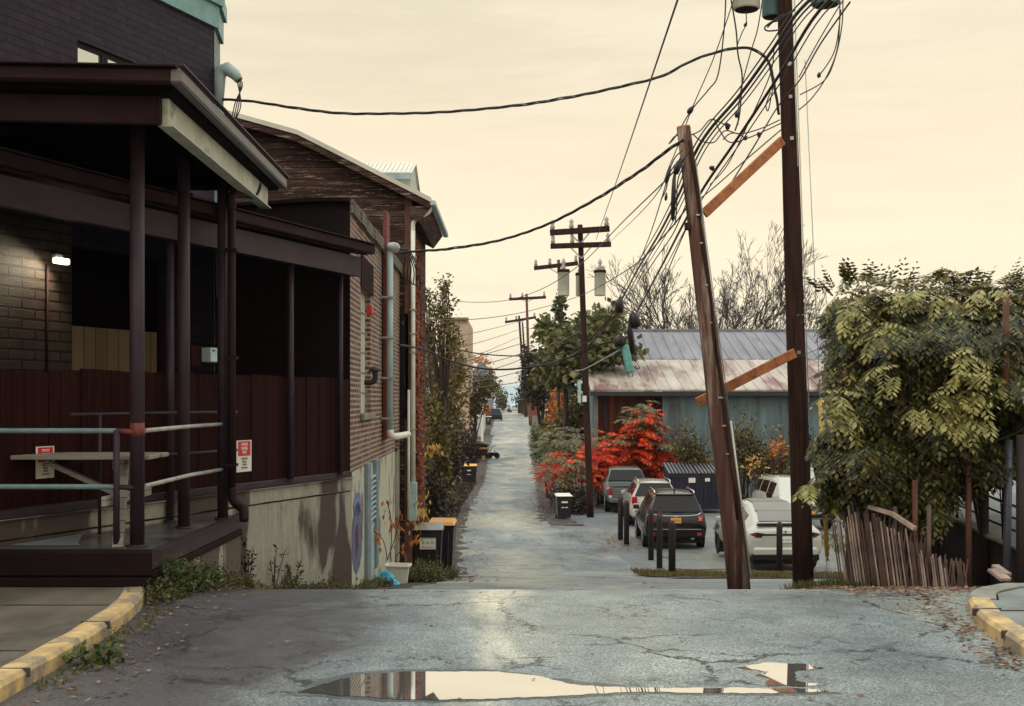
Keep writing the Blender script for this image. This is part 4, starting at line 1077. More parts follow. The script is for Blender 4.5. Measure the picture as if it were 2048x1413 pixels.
# split face of dark wood down the leaning pole, conduit, washers
mb = MB(); q0 = PB0.lerp(PB1, .16); q1 = PB0.lerp(PB1, .97)
pts = [q0.lerp(q1, k/14)+V((.055+.012*math.sin(k*1.7), -.118+.03*k/14, 0)) for k in range(15)]; mb.tube(pts, [.028+.010*math.sin(k*2.1) for k in range(15)], 5); mb.build('split', M['pole'], pb)
mb = MB(); mb.tube([PB0.lerp(PB1, .04)+V((.165, -.01, 0)), PB0.lerp(PB1, .37)+V((.150, -.02, 0))], .016, 8); mb.build('white_conduit', M['white'], pb)
mb = MB(); mb.tube([PB0.lerp(PB1, .37)+V((.148, -.01, 0)), PB0.lerp(PB1, .93)+V((.112, 0, 0))], .008, 6); mb.build('ground_wire', M['conduit'], pb)
for f, s in ((.30, .03), (.42, .045), (.58, .02), (.66, .03), (.75, .03), (.81, .035), (.36, .04)):
    mb = MB(); q_ = PB0.lerp(PB1, f)+V((.03, -.16+.055*f, 0)); mb.box(q_, (s*1.3, .02, s*.6)); mb.build('washer', M['galv'], pb)
for f, s in ((.405, .05), (.765, .05), (.835, .045), (.89, .055)):
    mb = MB(); q_ = PA0.lerp(PA1, f*.78)+V((.0, -.155+.03*f, 0)); mb.box(q_, (s, .02, s)); mb.build('washer', M['galv'], pa)
mb = MB(); mb.tube([PA0.lerp(PA1, f)+V((.155-.04*f, -.04, 0)) for f in (.25, .5, .75, 1)], .009, 6); mb.build('conduit', M['white'], pa)
mb = MB(); mb.tube([PA0.lerp(PA1, f)+V((.075, -.14+.03*f, 0)) for f in (.56, .7, .85, 1)], .008, 6); mb.build('ground_wire', M['white'], pa)
# cable guard bracket
mb = MB(); q_ = P(1378, 455, DB); mb.box(q_+V((-.03, -.08, 0)), (.08, .08, .10), bev=.01); mb.build('bracket', M['pole'], pb)
# transformers
def can(px, py, w, parent, mt, lid=True, d=DA, h=.9):
    c = P(px, py, d); r = w/2/F*d; mb = MB()
    mb.lathe([(r*.88, 0), (r, .02), (r, h), (r*1.06, h+.01), (r*1.06, h+.05), (r*.4, h+.12)], c, 20); tt = mb.build('tank', M[mt], parent)
    mb = MB(); mb.lathe([(r*.86, -.004), (r*.86, .02)], c, 20); mb.build('base_plate', M['pole'], tt)
    for s in (-.4, .4):
        mb = MB(); mb.lathe([(.02, 0), (.035, .04), (.02, .08), (.035, .12), (.015, .2)], c+V((s*r, 0, h+.10)), 8); mb.build('bushing', M['porcelain'], tt)
    return tt
for px, py, w, mt, d, lb in ((1493, 20, 54, 'can', 17.0, 'pale grey transformer can hanging left of the tall pole, leftmost of three'), (1546, 35, 44, 'can_blue', 17.5, 'blue grey transformer can half hidden behind the tall pole'), (1651, 11, 58, 'can_blue', 17.1, 'transformer can hanging right of the tall pole at the top edge')):
    c = P(px, py, d); t = thing('transformer', lb, 'transformer', c)
    can(px, py, w, t, mt, d=d, h=1.0)
    mb = MB(); mb.bar(c+V((0, 0, .55)), PA0.lerp(PA1, .88)+V((0, 0, 0)), .05, .08); mb.build('bracket', M['galv'], t)
# cross arm above
# planks
t = thing('brace_plank', 'upper orange plank bracing the leaning pole to the straight pole', 'brace', P(1415, 422, 16.8))
mb = MB(); mb.bar(P(1565, 281, 17.05), P(1408, 428, 16.55), .05, .135, .006); mb.build('plank', M['brace'], t)
t = thing('brace_plank', 'lower orange plank passing behind the leaning pole between the two poles', 'brace', P(1395, 805, 16.8))
mb = MB(); mb.bar(P(1590, 706, 16.98), P(1394, 806, 16.68), .045, .135, .006); mb.build('plank', M['brace'], t)

def cable(path, r, label, name='overhead_cable', cat='cable', mat='cable', n=6, sides=5, twist=0, group=None, extra=None):
    pts = crv([P(*q_) for q_ in path], n)
    t = None
    if not twist and not extra:
        mb = MB(); mb.tube(pts, r, sides); return solo(mb, name, M[mat], label, cat, group)
    t = thing(name, label, cat, pts[0], group)
    L_ = 0; mbs = [MB() for _ in range(twist or 1)]; strands = [[] for _ in mbs]
    for i, q_ in enumerate(pts):
        if i: L_ += (q_-pts[i-1]).length
        tt = (pts[min(i+1, len(pts)-1)]-pts[max(i-1, 0)]).normalized(); a = tt.cross(V((0, 0, 1))).normalized(); b = a.cross(tt)
        for k in range(len(mbs)):
            ph = L_*6.0+2*math.pi*k/len(mbs)
            loose = 1+.8*max(0, noise.noise(V((L_*.7, k, r*100))))
            strands[k].append(q_+(a*math.cos(ph)+b*math.sin(ph))*r*loose)
    for k, mbk in enumerate(mbs):
        mbk.tube(strands[k], r*.85, sides); mbk.build('strand', M[mat], t)
    return t
# long twisted service lines
cable([(430, 199, 17.55), (500, 203, 17.5), (600, 218, 17.4), (680, 227, 17.3), (760, 228, 17.2), (860, 226, 17.1), (950, 220, 17), (1060, 208, 17), (1150, 193, 17), (1240, 174, 17), (1320, 154, 17), (1380, 124, 17), (1430, 106, 17), (1485, 96, 17), (1520, 106, 17), (1540, 132, 17), (1550, 180, 17), (1558, 230, 17.1)], .012, 'thick twisted service line sagging from the purple brick corner to the tall pole', twist=3, n=14, sides=5)
cable([(800, 506, 20.7), (850, 502, 20.5), (900, 498, 20), (1000, 481, 19.5), (1100, 447, 18.6), (1200, 394, 17.8), (1280, 343, 17), (1330, 305, 16.6), (1368, 280, 16.3)], .013, 'twisted service line sagging from the conduit on the brick wall to the leaning pole', twist=3, n=14, sides=5)
# heavy bundles over the poles and down the alley
B1 = [(1690, -60, 13), (1600, 20, 14.4), (1545, 100, 15.5), (1480, 190, 16.2), (1418, 262, 16.6), (1385, 318, 17), (1362, 380, 19), (1320, 465, 23), (1275, 540, 29), (1240, 605, 34), (1205, 655, 40), (1178, 690, 47)]
def off(path, dx, dy, dd=0): return [(a+dx*(1-.5*i/len(path)), b+dy*(1-.5*i/len(path)), c+dd) for i, (a, b, c) in enumerate(path)]
cable(off(B1, 0, 0), .022, 'thickest black cable of the bundle between the straight and leaning poles', sides=7)
cable(off(B1, 7, 6, .1), .013, 'cable lashed close under the thickest black cable')
cable(off(B1, -8, -6, .1), .011, 'thin cable running just above the thickest black cable')
cable(off(B1, 14, 12, .2), .009, 'lowest thin wire of the main black bundle')
B2 = [(1760, -80, 12), (1640, 20, 13.5), (1560, 148, 15), (1480, 270, 16.2), (1410, 372, 17.5), (1365, 452, 19.5), (1330, 520, 23), (1295, 585, 27), (1268, 635, 30)]
cable(off(B2, 0, 0), .020, 'second thick cable crossing in front of the straight pole to the hanging closures', sides=7)
cable(off(B2, 9, 8, .15), .009, 'thin wire riding beside the second thick cable')
cable([(1700, 5, 13), (1640, 90, 15), (1600, 160, 16.5), (1555, 215, 17), (1510, 290, 17), (1460, 370, 18), (1420, 430, 20)], .011, 'cable slanting down behind the straight pole')
cable([(1362, -20, 11), (1305, 150, 15), (1258, 290, 22), (1222, 395, 33), (1192, 480, 46)], .011, 'single straight wire dropping from the top edge to the crossarm pole')
cable([(1452, -20, 16), (1448, 60, 16.4), (1436, 150, 16.8), (1417, 180, 17), (1382, 222, 17), (1352, 272, 16.8), (1338, 288, 16.6)], .010, 'jumper wire curving down left of the transformers to a splice')
cable([(1474, -20, 16.4), (1430, 110, 16.8), (1384, 218, 17), (1340, 330, 18), (1296, 410, 21), (1222, 482, 46)], .008, 'thin wire from the left transformer to the far crossarm')
cable([(1462, 0, 16.9), (1472, 60, 16.9), (1476, 110, 16.9), (1484, 150, 16.9), (1482, 195, 16.9), (1478, 235, 16.9), (1470, 262, 16.9)], .012, 'drop lead hanging from the left transformer')
cable([(1525, 0, 16.9), (1515, 60, 16.9), (1500, 110, 17), (1480, 190, 17), (1476, 250, 17)], .009, 'drop lead between the left and middle transformers')
cable([(1492, 22, 16.9), (1492, 48, 16.9), (1484, 66, 16.9), (1474, 92, 16.9)], .008, 'short tail wire under the left transformer')
cable([(1535, 55, 16.9), (1545, 45, 16.9), (1560, 40, 16.9), (1590, 20, 16.7)], .014, 'coiled lead looped against the tall pole')
cable([(1560, 60, 16.9), (1535, 62, 16.9), (1532, 52, 16.9), (1570, 28, 16.8)], .012, 'second coiled lead looped against the tall pole')
for i, (pth, lb) in enumerate((([(1686, 0, 17), (1684, 50, 17), (1672, 110, 17), (1650, 160, 17), (1600, 190, 17)], 'inner of the drip loops right of the tall pole'),
     ([(1680, 0, 17), (1676, 90, 17), (1655, 150, 17), (1625, 195, 17), (1598, 220, 17)], 'outer low drip loop right of the tall pole'),
     ([(1690, -5, 17), (1668, 30, 17), (1630, 95, 17), (1598, 155, 17)], 'thin straight lead right of the tall pole'),
     ([(1682, 20, 17), (1670, 100, 17), (1640, 150, 17), (1636, 156, 17)], 'drip lead ending in a splice right of the tall pole'))):
    cable(pth, .009, lb)
# tangle between poles
tangle = [([(1340, 285, 16.6), (1352, 272, 16.5), (1375, 272, 16.4), (1400, 262, 16.5), (1420, 240, 16.6), (1440, 245, 16.8), (1455, 253, 16.9)], 'looped lead over the top of the leaning pole'),
 ([(1385, 268, 16.4), (1402, 282, 16.4), (1428, 285, 16.6), (1450, 262, 16.8), (1480, 268, 17), (1520, 258, 17.1), (1560, 240, 17.2)], 'loose lead from the leaning pole top toward the straight pole'),
 ([(1428, 238, 16.7), (1440, 262, 16.7), (1460, 285, 16.8), (1500, 275, 17), (1562, 247, 17.1)], 'second loose lead bowed between the pole tops'),
 ([(1446, 280, 16.7), (1460, 268, 16.7), (1478, 268, 16.8), (1490, 278, 16.9)], 'small open loop of wire between the poles'),
 ([(1538, 130, 17), (1545, 170, 17), (1542, 195, 17), (1536, 222, 17), (1532, 210, 17), (1541, 185, 17)], 'short looped tail hanging left of the tall pole'),
 ([(1548, 100, 17), (1540, 150, 17), (1500, 240, 17.3), (1455, 330, 18), (1420, 370, 20)], 'slanting wire left of the tall pole'),
 ([(1562, 260, 17), (1480, 330, 17.5), (1432, 372, 18), (1400, 398, 18)], 'fine stay wire below the pole tops'),
 ([(1350, 330, 16.4), (1338, 350, 16.4), (1332, 380, 16.5), (1322, 400, 16.8)], 'drop wire with a splice left of the leaning pole'),
 ([(1362, 318, 16.3), (1352, 345, 16.3), (1348, 400, 16.4), (1345, 440, 16.4)], 'hanging tail of wires on the leaning pole'),
 ([(1370, 330, 16.2), (1356, 360, 16.3), (1353, 420, 16.3), (1350, 450, 16.3)], 'longest hanging tail on the leaning pole'),
 ([(1366, 300, 16.2), (1345, 325, 16.4), (1325, 392, 18), (1300, 470, 21), (1272, 540, 27)], 'cable from the leaning pole joining the alley bundle'),
 ([(1372, 410, 16.3), (1345, 470, 17), (1310, 520, 19), (1284, 560, 23)], 'cable leaving the leaning pole low toward the bare tree'),
 ([(1376, 450, 16.4), (1345, 520, 18), (1320, 580, 22), (1282, 640, 30)], 'thin drop from the leaning pole to the closure')]
for pth, lb in tangle: cable(pth, .009, lb)
cable([(1380, 300, 16.3), (1340, 352, 17), (1250, 440, 24), (1160, 530, 34), (1080, 580, 40), (1000, 603, 45), (905, 602, 48), (850, 585, 52)], .012, 'high sagging line from the leaning pole across the alley to the left trees', n=8)
cable([(1385, 400, 16.4), (1330, 470, 18), (1255, 540, 26), (1160, 592, 46), (1060, 622, 44), (960, 638, 38), (828, 640, 27), (806, 650, 24.4)], .012, 'second sagging line across the alley to the barn corner', n=8)
cable([(1250, 678, 24), (1200, 690, 25), (1120, 722, 26), (1040, 737, 26), (970, 738, 26), (900, 722, 25), (850, 700, 24.5), (797, 690, 23.5)], .022, 'lowest thick cable sagging across the alley from the hanging closure', n=8)
cable([(1265, 560, 24), (1215, 640, 26), (1150, 700, 27), (1060, 712, 27), (960, 708, 26), (880, 690, 25), (838, 675, 25.2)], .014, 'sagging cable above the lowest thick one', n=8)
cable([(1240, 700, 24), (1190, 728, 30), (1165, 740, 40), (1150, 742, 48)], .014, 'pale cable from the closure to the crossarm pole', mat='conduit')
cable([(1165, 660, 47.8), (1100, 700, 60), (1060, 735, 90), (1040, 760, 130)], .03, 'line running up the alley from the crossarm pole')
cable([(1163, 700, 47.8), (1110, 730, 60), (1070, 752, 90), (1046, 768, 140)], .03, 'lower line running up the alley from the crossarm pole')
for k, (a, b2, c, d2, lb) in enumerate(((722, 738, 720, 700, 'far drop line at the end of the alley, topmost'), (738, 752, 735, 712, 'far drop line second from the top at the end of the alley'), (752, 765, 752, 735, 'far drop line third from the top at the end of the alley'), (705, 722, 700, 680, 'far drop line just under the thick cable'), (765, 775, 766, 756, 'lowest far drop line at the end of the alley'))):
    cable([(846, a-30, 60), (920, b2, 70), (980, c+6, 85), (1040, d2+8, 100), (1064, d2-6, 108)], .028, lb, sides=4)
for py0, py1, lb in ((668, 640, 'fine far line above the beige building'), (690, 655, 'fine far line crossing the beige building'), (715, 668, 'fine far line low on the beige building')):
    cable([(850, py0+20, 90), (940, py0, 95), (1000, (py0+py1)/2, 105), (1052, py1, 150)], .022, lb, sides=4)
# closures and coils
def blob(name, label, cat, px, py, d, w, h, mat, tilt=0.0):
    c = P(px, py, d); r = w/2/F*d; hh = h/F*d; mb = MB()
    M_ = Matrix.Rotation(tilt, 3, 'Y'); prof = [(r*.35, -.5), (r*.8, -.42), (r, -.15), (r*.95, .15), (r*.7, .38), (r*.25, .5)]
    vs = []; n = 10
    for (rr, z) in prof:
        for k in range(n):
            a = 2*math.pi*k/n; j = 1+.14*noise.noise(V((k*1.3, z*9, px))); vs.append(c+M_@V((rr*j*math.cos(a), rr*j*math.sin(a), z*hh)))
    fs = [(i*n+k, i*n+(k+1) % n, (i+1)*n+(k+1) % n, (i+1)*n+k) for i in range(5) for k in range(n)]+[tuple(reversed(range(n))), tuple(5*n+k for k in range(n))]
    t = thing(name, label, cat, c)
    mb.add(vs, fs, True); mb.build('body', M[mat], t)
    mb = MB()
    for s in (-.3, 0, .3): mb.tube([c+M_@V((s*r, -r*1.02, -.4*hh)), c+M_@V((s*r*1.1, -r*1.05, .1*hh)), c+M_@V((s*r*.4, -r*.3, .62*hh))], .008, 4)
    mb.build('tie_wire', M['cable'], t)
blob('cable_closure', 'black cable closure hanging highest, above the green tree', 'cable closure', 1239, 612, 24, 18, 30, 'cable', .05)
blob('cable_closure', 'fat black coil closure at the end of the second thick cable', 'cable closure', 1269, 641, 24, 24, 32, 'cable', -.25)
blob('cable_closure', 'black closure hanging lowest beside the teal tube', 'cable closure', 1240, 683, 24, 24, 26, 'cable', .1)
blob('cable_closure', 'long dark closure bundle directly above the teal tube', 'cable closure', 1262, 678, 24.1, 13, 62, 'cable', -.12)
for px, py, d, w, h, tl, lb in ((1381, 221, 17, 11, 17, .6, 'splice lump on the wire left of the leaning pole top'), (1491, 50, 16.9, 7, 8, .5, 'splice lump hanging under the left transformer'), (1455, 253, 16.9, 15, 9, 1.3, 'splice lump between the pole tops'), (1518, 270, 17, 12, 7, 1.3, 'splice lump nearest the straight pole'), (1638, 151, 17, 8, 9, 0, 'splice lump right of the straight pole'), (1473, 230, 16.9, 8, 12, 0, 'splice lump on the left drop lead'), (1336, 352, 16.4, 9, 32, .25, 'long black splice left of the leaning pole'), (1491, 277, 16.9, 8, 8, .6, 'splice lump on the small open loop'), (1347, 395, 16.3, 10, 95, .03, 'long bundled coil of spare wire hanging left of the leaning pole'), (1355, 335, 16.2, 14, 30, .3, 'fat splice at the leaning pole where the drops meet'), (1332, 395, 16.8, 6, 14, .1, 'small splice below the long black one'), (1424, 337, 17.4, 12, 8, .7, 'grey splice on the second thick cable right of the leaning pole')):
    blob('splice', lb, 'splice', px, py, d, w, h, 'cable', tl)
t = thing('marker_tube', 'teal plastic tube hanging from the cables in front of the pale shed roof', 'tube', P(1262, 748, 24))
mb = MB(); mb.bar(P(1249, 690, 24), P(1261, 746, 24), .15, .15, .03); mb.build('tube', M['teal_tube'], t)
mb = MB(); mb.tube(crv([P(1266, 715, 24), P(1280, 738, 24), P(1264, 732, 24)], 4), .008, 4); mb.tube([P(1257, 746, 24), P(1258, 755, 24), P(1265, 754, 24), P(1265, 745, 24)], .008, 4); mb.build('wire', M['cable'], t)
# middle poles
def crossarm(t, px, py, w0, w1, d, th, rise, nins=3, ins=True):
    a = P(px-w0, py+rise, d-.15); b2 = P(px+w1, py-rise, d-.15)
    mb = MB(); mb.bar(a, b2, th, th*1.1); ca = mb.build('crossarm', M['pole'], t)
    for k in range(nins):
        f = (.04, .36, .95, .6)[k]; q_ = a.lerp(b2, f); mb = MB(); mb.lathe([(th*.3, 0), (th*.55, th*.5), (th*.3, th), (th*.5, th*1.4), (th*.15, th*2)], q_+V((0, 0, th*.5)), 8); mb.build('insulator', M['porcelain'], ca)
    for s in (-1, 1):
        mb = MB(); mb.bar(a.lerp(b2, .5+s*.2), P(px, py+26*48/d, d-.1), th*.25, th*.25); mb.build('arm_brace', M['galv'], t)
def farpole(label, pxb, pyb, pxt, pyt, d, w, mat, arms, cans=()):
    b = P(pxb, pyb, d); b.z = zg(d); e = P(pxt, pyt, d)
    t = pole('utility_pole', label, b, e, w/2/F*d*1.1, w/2/F*d*.8, mat, sides=8)
    for a in arms: crossarm(t, *a)
    for (px, py, w_, h_) in cans:
        c = P(px, py, d-.3 if w_ > 20 else d+.35); r = w_/2/F*d
        t2 = thing('transformer', 'pale transformer can left of the crossarm pole' if px < 1150 else 'pale transformer can right of the crossarm pole' if px > 1180 else 'grey transformer can strapped behind the crossarm pole', 'transformer', c)
        mb = MB(); hh = h_/F*d; mb.lathe([(r*.95, 0), (r, .03), (r, hh), (r*1.08, hh+.01), (r*1.08, hh+.1), (r*.3, hh+.15)], c, 14); mb.build('tank', M['can'], t2)
        mb = MB(); mb.lathe([(r*1.1, 0), (r*1.1, .12)], c+V((0, 0, hh+.005)), 14); mb.build('lid', M['pole'], t2)
        mb = MB(); mb.lathe([(.07, 0), (.1, .1), (.05, .2), (.09, .3), (.03, .45)], c+V((0, 0, hh+.12)), 8); mb.build('bushing', M['porcelain'], t2)
    return t
pc = farpole('dark two armed pole with pale transformer cans beside the red sumac', 1181, 1020, 1160, 450, 48, 13, 'pole', [(1161, 462, 61, 58, 48, .20, 4), (1163, 491, 62, 59, 48, .18, 2)], [(1127, 592, 23, 46), (1200, 592, 22, 45), (1160, 592, 17, 40)])
mb = MB(); mb.box(P(1169, 798, 47.6), (.16, .04, .24)); mb.build('tag', M['white'], pc)
mb = MB()
mb.box(P(1159, 783, 47.6), (.12, .12, .9)); mb.build('riser', M['conduit'], pc)
farpole('reddish pole with one crossarm just left of the crossarm pole', 1140, 960, 1117, 520, 76, 8, 'pole_red', [(1118, 532, 50, 38, 76, .22, 5)])
farpole('smaller reddish pole with a wide crossarm over the alley', 1061, 848, 1053, 588, 150, 6, 'pole_red', [(1054, 597, 36, 38, 150, .3, 2)])
farpole('far grey pole with tilted crossarm, left of its taller neighbour', 1052, 828, 1038, 632, 200, 5, 'pole', [(1040, 640, 30, 32, 200, .35, 5)])
farpole('farthest slender pole at the alley end', 1056, 826, 1045, 645, 240, 4, 'pole', [])
pk = farpole('leaning dark pole with a white tag in the trees', 1092, 905, 1072, 760, 95, 13, 'pole', [])
mb = MB(); mb.box(P(1082, 827, 94.6), (.13, .04, .3)); mb.build('tag', M['white'], pk)
# guy wire with yellow guard
t = thing('guy_wire', 'guy wire with yellow plastic guard anchored beside the white car', 'guy wire', G(1654, 19))
mb = MB(); mb.tube([G(1655, 19), P(1653, 1105, 19), P(1640, 790, 18.6), P(1610, 120, 17.4)], .007, 5); mb.build('wire', M['galv'], t)
mb = MB(); mb.tube([P(1654, 1112, 18.97), P(1640, 800, 18.6)], [.036, .028], 10); mb.build('guard', M['yellow_guard'], t)
mb = MB(); mb.tube([P(1654, 1110, 19), P(1655, 1122, 19)], .02, 6); mb.tube([P(1651, 1118, 19), G(1648, 19)], .006, 4); mb.tube([P(1658, 1118, 19), G(1662, 19)], .006, 4); mb.build('anchor_rod', M['galv'], t)
# ------------------------------------------------------------------ vehicles
def ring(st):
    y, zb, zbe, zr, hs, hb, hr = st
    zm = zb+(zbe-zb)*.5
    half = [(hs*.86, zb), (hs, zb+.10), (max(hs, hb)+.03, zm), (hb, zbe), (hr, zr-.06 if zr-zbe > .15 else zr-.01), (hr-.13, zr)]
    return [V((-x, y, z)) for x, z in half]+[V((0, y, zr+.02))]+[V((x, y, z)) for x, z in reversed(half)]
class Car:
    def __init__(s, name, label, cat, stations, paint):
        s.t = thing(name, label, cat, (0, 0, 0)); s.rs = [ring(q) for q in stations]; s.st = stations
        mb = MB(); n = 13; vs = [q for r in s.rs for q in r]
        fs = [(i*n+k, (i+1)*n+k, (i+1)*n+k+1, i*n+k+1) for i in range(len(s.rs)-1) for k in range(n-1)]
        fs += [(i*n+n-1, (i+1)*n+n-1, (i+1)*n, i*n) for i in range(len(s.rs)-1)]
        mb.add(vs, fs, True); L_ = (len(s.rs)-1)*n
        mb.f += [tuple(range(n)), tuple(L_+k for k in reversed(range(n)))]; mb.sm += [False, False]; mb.mi += [0, 0]
        s.body = mb.build('body', paint, s.t)
        md = s.body.modifiers.new('bevel', 'BEVEL'); md.width = .025; md.segments = 2; md.angle_limit = math.radians(35)
    def pane(s, name, i, j, ks, mat, ins=(.08, .92, .10, .90), off=.012):
        """a pane between stations i, j over ring indices ks (first, last)"""
        A, B = s.rs[i][ks[0]], s.rs[i][ks[1]]; C, D = s.rs[j][ks[0]], s.rs[j][ks[1]]
        f = lambda u, v: (A.lerp(B, u)).lerp(C.lerp(D, u), v)
        q = [f(ins[0], ins[2]), f(ins[1], ins[2]), f(ins[1]-.03, ins[3]), f(ins[0]+.03, ins[3])]
        n = (q[1]-q[0]).cross(q[3]-q[0]).normalized()
        c = (q[0]+q[2])/2
        if n.dot(c-V((0, 2.2, .8))) < 0: n = -n
        mb = MB(); mb.extr([p_+n*.002 for p_ in q], n*off); return mb.build(name, mat, s.t)
    def box(s, name, c, size, mat, bev=.012, parent=None, rz=0):
        mb = MB(); mb.box(c, size, bev=bev, rz=rz); return mb.build(name, mat, parent or s.t)
    def wheels(s, ys, x, r=.34, w=.22, rim='galv'):
        for y in ys:
            for sg in (-1, 1):
                c = (sg*(x-w/2+.03), y, r); mb = MB()
                mb.lathe([(r*.6, -w/2), (r*.93, -w/2), (r, -w*.35), (r, w*.35), (r*.93, w/2), (r*.6, w/2)], c, 22, 'X'); tw = mb.build('wheel', M['black'], s.t)
                mb = MB(); mb.lathe([(.03, -w/2+.01), (r*.60, -w/2+.03), (r*.60, w/2-.03), (.03, w/2-.01)], c, 10, 'X'); 
                for k in range(5):
                    a = k*2*math.pi/5; mb.bar((c[0]+sg*(w/2+.002), y, r), (c[0]+sg*(w/2-.004), y+math.cos(a)*r*.6, r+math.sin(a)*r*.6), .03, .05)
                mb.build('rim', M[rim], tw)
                mb = MB(); mb.lathe([(r*1.18, 0), (r*1.18, .012)], (sg*(x+.012)-(.012 if sg > 0 else 0), y, r+.01), 22, 'X'); mb.build('wheel_arch', M['trim'], s.t)
    def place(s, px, d, rz=0.0, dz=0.0):
        p_ = G(px, d, dz-.012); s.t.location = p_; s.t.rotation_euler = (0, 0, rz); return s.t
def plate(car, c, w, h, mat, n=6, face=-1):
    pl = car.box('licence_plate', c, (w, .015, h), M[mat], .003)
    mb = MB(); rr = random.Random(int(c[2]*100))
    for k in range(n):
        x = c[0]-w*.36+w*.72*k/(n-1)
        mb.box((x, c[1]+face*.010, c[2]), (w*.07, .004, h*.42*rr.uniform(.7, 1)))
    mb.build('plate_mark', M['ink'], pl)
# white electric crossover seen from behind
st = [(0.0, .42, .78, .80, .84, .84, .60), (.05, .36, .95, 1.02, .93, .92, .78), (.30, .30, 1.02, 1.17, .97, .94, .74), (.42, .30, 1.03, 1.20, .985, .94, .72), (1.0, .28, 1.03, 1.43, .985, .93, .68), (1.7, .28, 1.02, 1.60, .985, .92, .64), (2.6, .28, .99, 1.62, .98, .91, .64), (3.3, .28, .97, 1.50, .98, .91, .66), (4.0, .28, .95, 1.02, .98, .90, .74), (4.8, .35, .80, .84, .93, .86, .70), (5.0, .42, .66, .68, .80, .76, .6)]
c = Car('parked_car', 'white electric crossover parked with its back to the two near poles', 'car', st, M['carwhite'])
for (i, j) in ((4, 5), (5, 6), (6, 7)):
    for ks in ((3, 4), (9, 8)): c.pane('side_window', i, j, ks, M['glass'], (.08, .86, .06, .94))
M['hatch_glass'] = simple('sky reflecting hatch glass', (.15, .14, .125), .3, .1, .1, 2)
c.pane('rear_window', 3, 4, (5, 7), M['hatch_glass'], (.0, 1.0, .04, .99), .035); c.pane('rear_window', 4, 5, (5, 7), M['hatch_glass'], (.0, 1.0, .01, .97), .035)
c.pane('roof_glass', 5, 6, (5, 7), M['hatch_glass'], (.02, .98, .03, .97), .03)
c.pane('windscreen', 7, 8, (5, 7), M['glass'])
c.box('spoiler', (0, .27, 1.205), (1.36, .16, .035), M['carwhite']); c.box('spoiler_gap', (0, .17, 1.155), (1.40, .05, .03), M['trim'], .004)
c.box('light_bar', (0, .012, .925), (1.5, .05, .045), M['trim'], .005)
for sg in (-1, 1):
    mb = MB(); mb.extr([V((sg*.42, .0, .88)), V((sg*.50, .0, .95)), V((sg*.72, .0, .985)), V((sg*.90, .04, .95)), V((sg*.92, .06, .86)), V((sg*.70, .0, .855))], (0, .05, 0)); tl = mb.build('tail_light', M['dark_lens'], c.t)
    mb = MB(); mb.extr([V((sg*.52, -.006, .91)), V((sg*.72, -.006, .955)), V((sg*.84, .004, .935)), V((sg*.70, -.006, .915))], (0, .01, 0)); mb.build('lens_glow', M['red_lens'], tl)
    c.box('mirror', (sg*1.06, 3.25, 1.02), (.22, .12, .15), M['carwhite'], .03)
c.box('hatch_panel', (0, .004, .76), (1.20, .03, .30), M['carwhite'], .012)
c.box('seam', (0, .0, .605), (1.26, .02, .008), M['trim'], .001)
c.box('bumper', (0, .0, .50), (1.66, .12, .22), M['carwhite'], .05)
c.box('diffuser', (0, .06, .35), (1.72, .22, .17), M['trim'], .03); c.box('under_body', (0, .5, .28), (1.6, .9, .22), M['trim'], .03)
plate(c, (0, -.02, .80), .30, .15, 'sign_white', 5)
mb = MB(); mb.box((0, -.016, 1.015), (.085, .012, .016)); mb.box((0, -.016, .985), (.018, .012, .06)); mb.build('emblem', M['trim'], c.t)
c.wheels((1.0, 3.95), .97, .37, .27, 'trim')
c.place(1571, 30.6, .02)
# black compact suv
def boxy(name, label, paint, W, H, L_, hr=.62, roofmat=None):
    st = [(0.0, .40, .72, .74, W-.06, W-.08, W-.14), (.04, .36, .92, .94, W-.03, W-.04, W-.10), (.10, .32, 1.05, 1.08, W-.01, W-.04, W-.12), (.30, .30, 1.07, H-.03, W, W-.05, hr), (.5, .30, 1.07, H, W, W-.05, hr), (1.6, .28, 1.05, H+.02, W, W-.06, hr), (2.6, .28, 1.03, H-.03, W, W-.06, hr), (3.25, .30, 1.0, 1.08, W, W-.07, hr), (L_-.2, .32, .90, .93, W-.03, W-.08, W-.18), (L_, .42, .72, .74, W-.12, W-.16, W-.24)]
    c = Car(name, label, 'car', st, paint)
    for (i, j) in ((3, 5), (5, 6), (6, 7)):
        for ks in ((3, 4), (9, 8)): c.pane('side_window', i, j, ks, M['glass'], (.10, .88, .08, .94))
    c.pane('rear_window', 2, 3, (5, 7), M['glass'], (-.08, 1.08, .08, .90), .05)
    c.pane('windscreen', 6, 7, (4, 8), M['glass'], (.05, .95, .1, .9), .008)
    for sg in (-1, 1):
        mb = MB(); mb.tube([(sg*(hr-.02), .45, H-.01), (sg*(hr-.02), .55, H+.05), (sg*(hr-.04), 2.1, H+.06), (sg*(hr-.04), 2.25, H)], .022, 8); mb.build('roof_rail', M['chrome'], c.t)
        c.box('mirror', (sg*(W+.08), 2.55, 1.08), (.18, .1, .14), paint, .03)
    c.box('rear_spoiler', (0, .27, H-.035), (hr*2-.05, .16, .04), paint, .012)
    c.box('bumper', (0, .02, .50), (2*W-.12, .16, .26), paint if paint != M['carblack'] else M['trim'], .04)
    c.box('under_body', (0, .5, .29), (2*W-.2, .8, .2), M['trim'], .02)
    c.wheels((.85, L_-.8), W, .345, .23, 'galv')
    return c
c = boxy('parked_car', 'black compact suv with orange plate parked beside the bollards', M['carblack'], .92, 1.68, 4.2)
M['roofshine'] = simple('sky lit black roof', (.10, .095, .09), .12, .2, .1, 2, 0, 30, None, None, .8, 1)
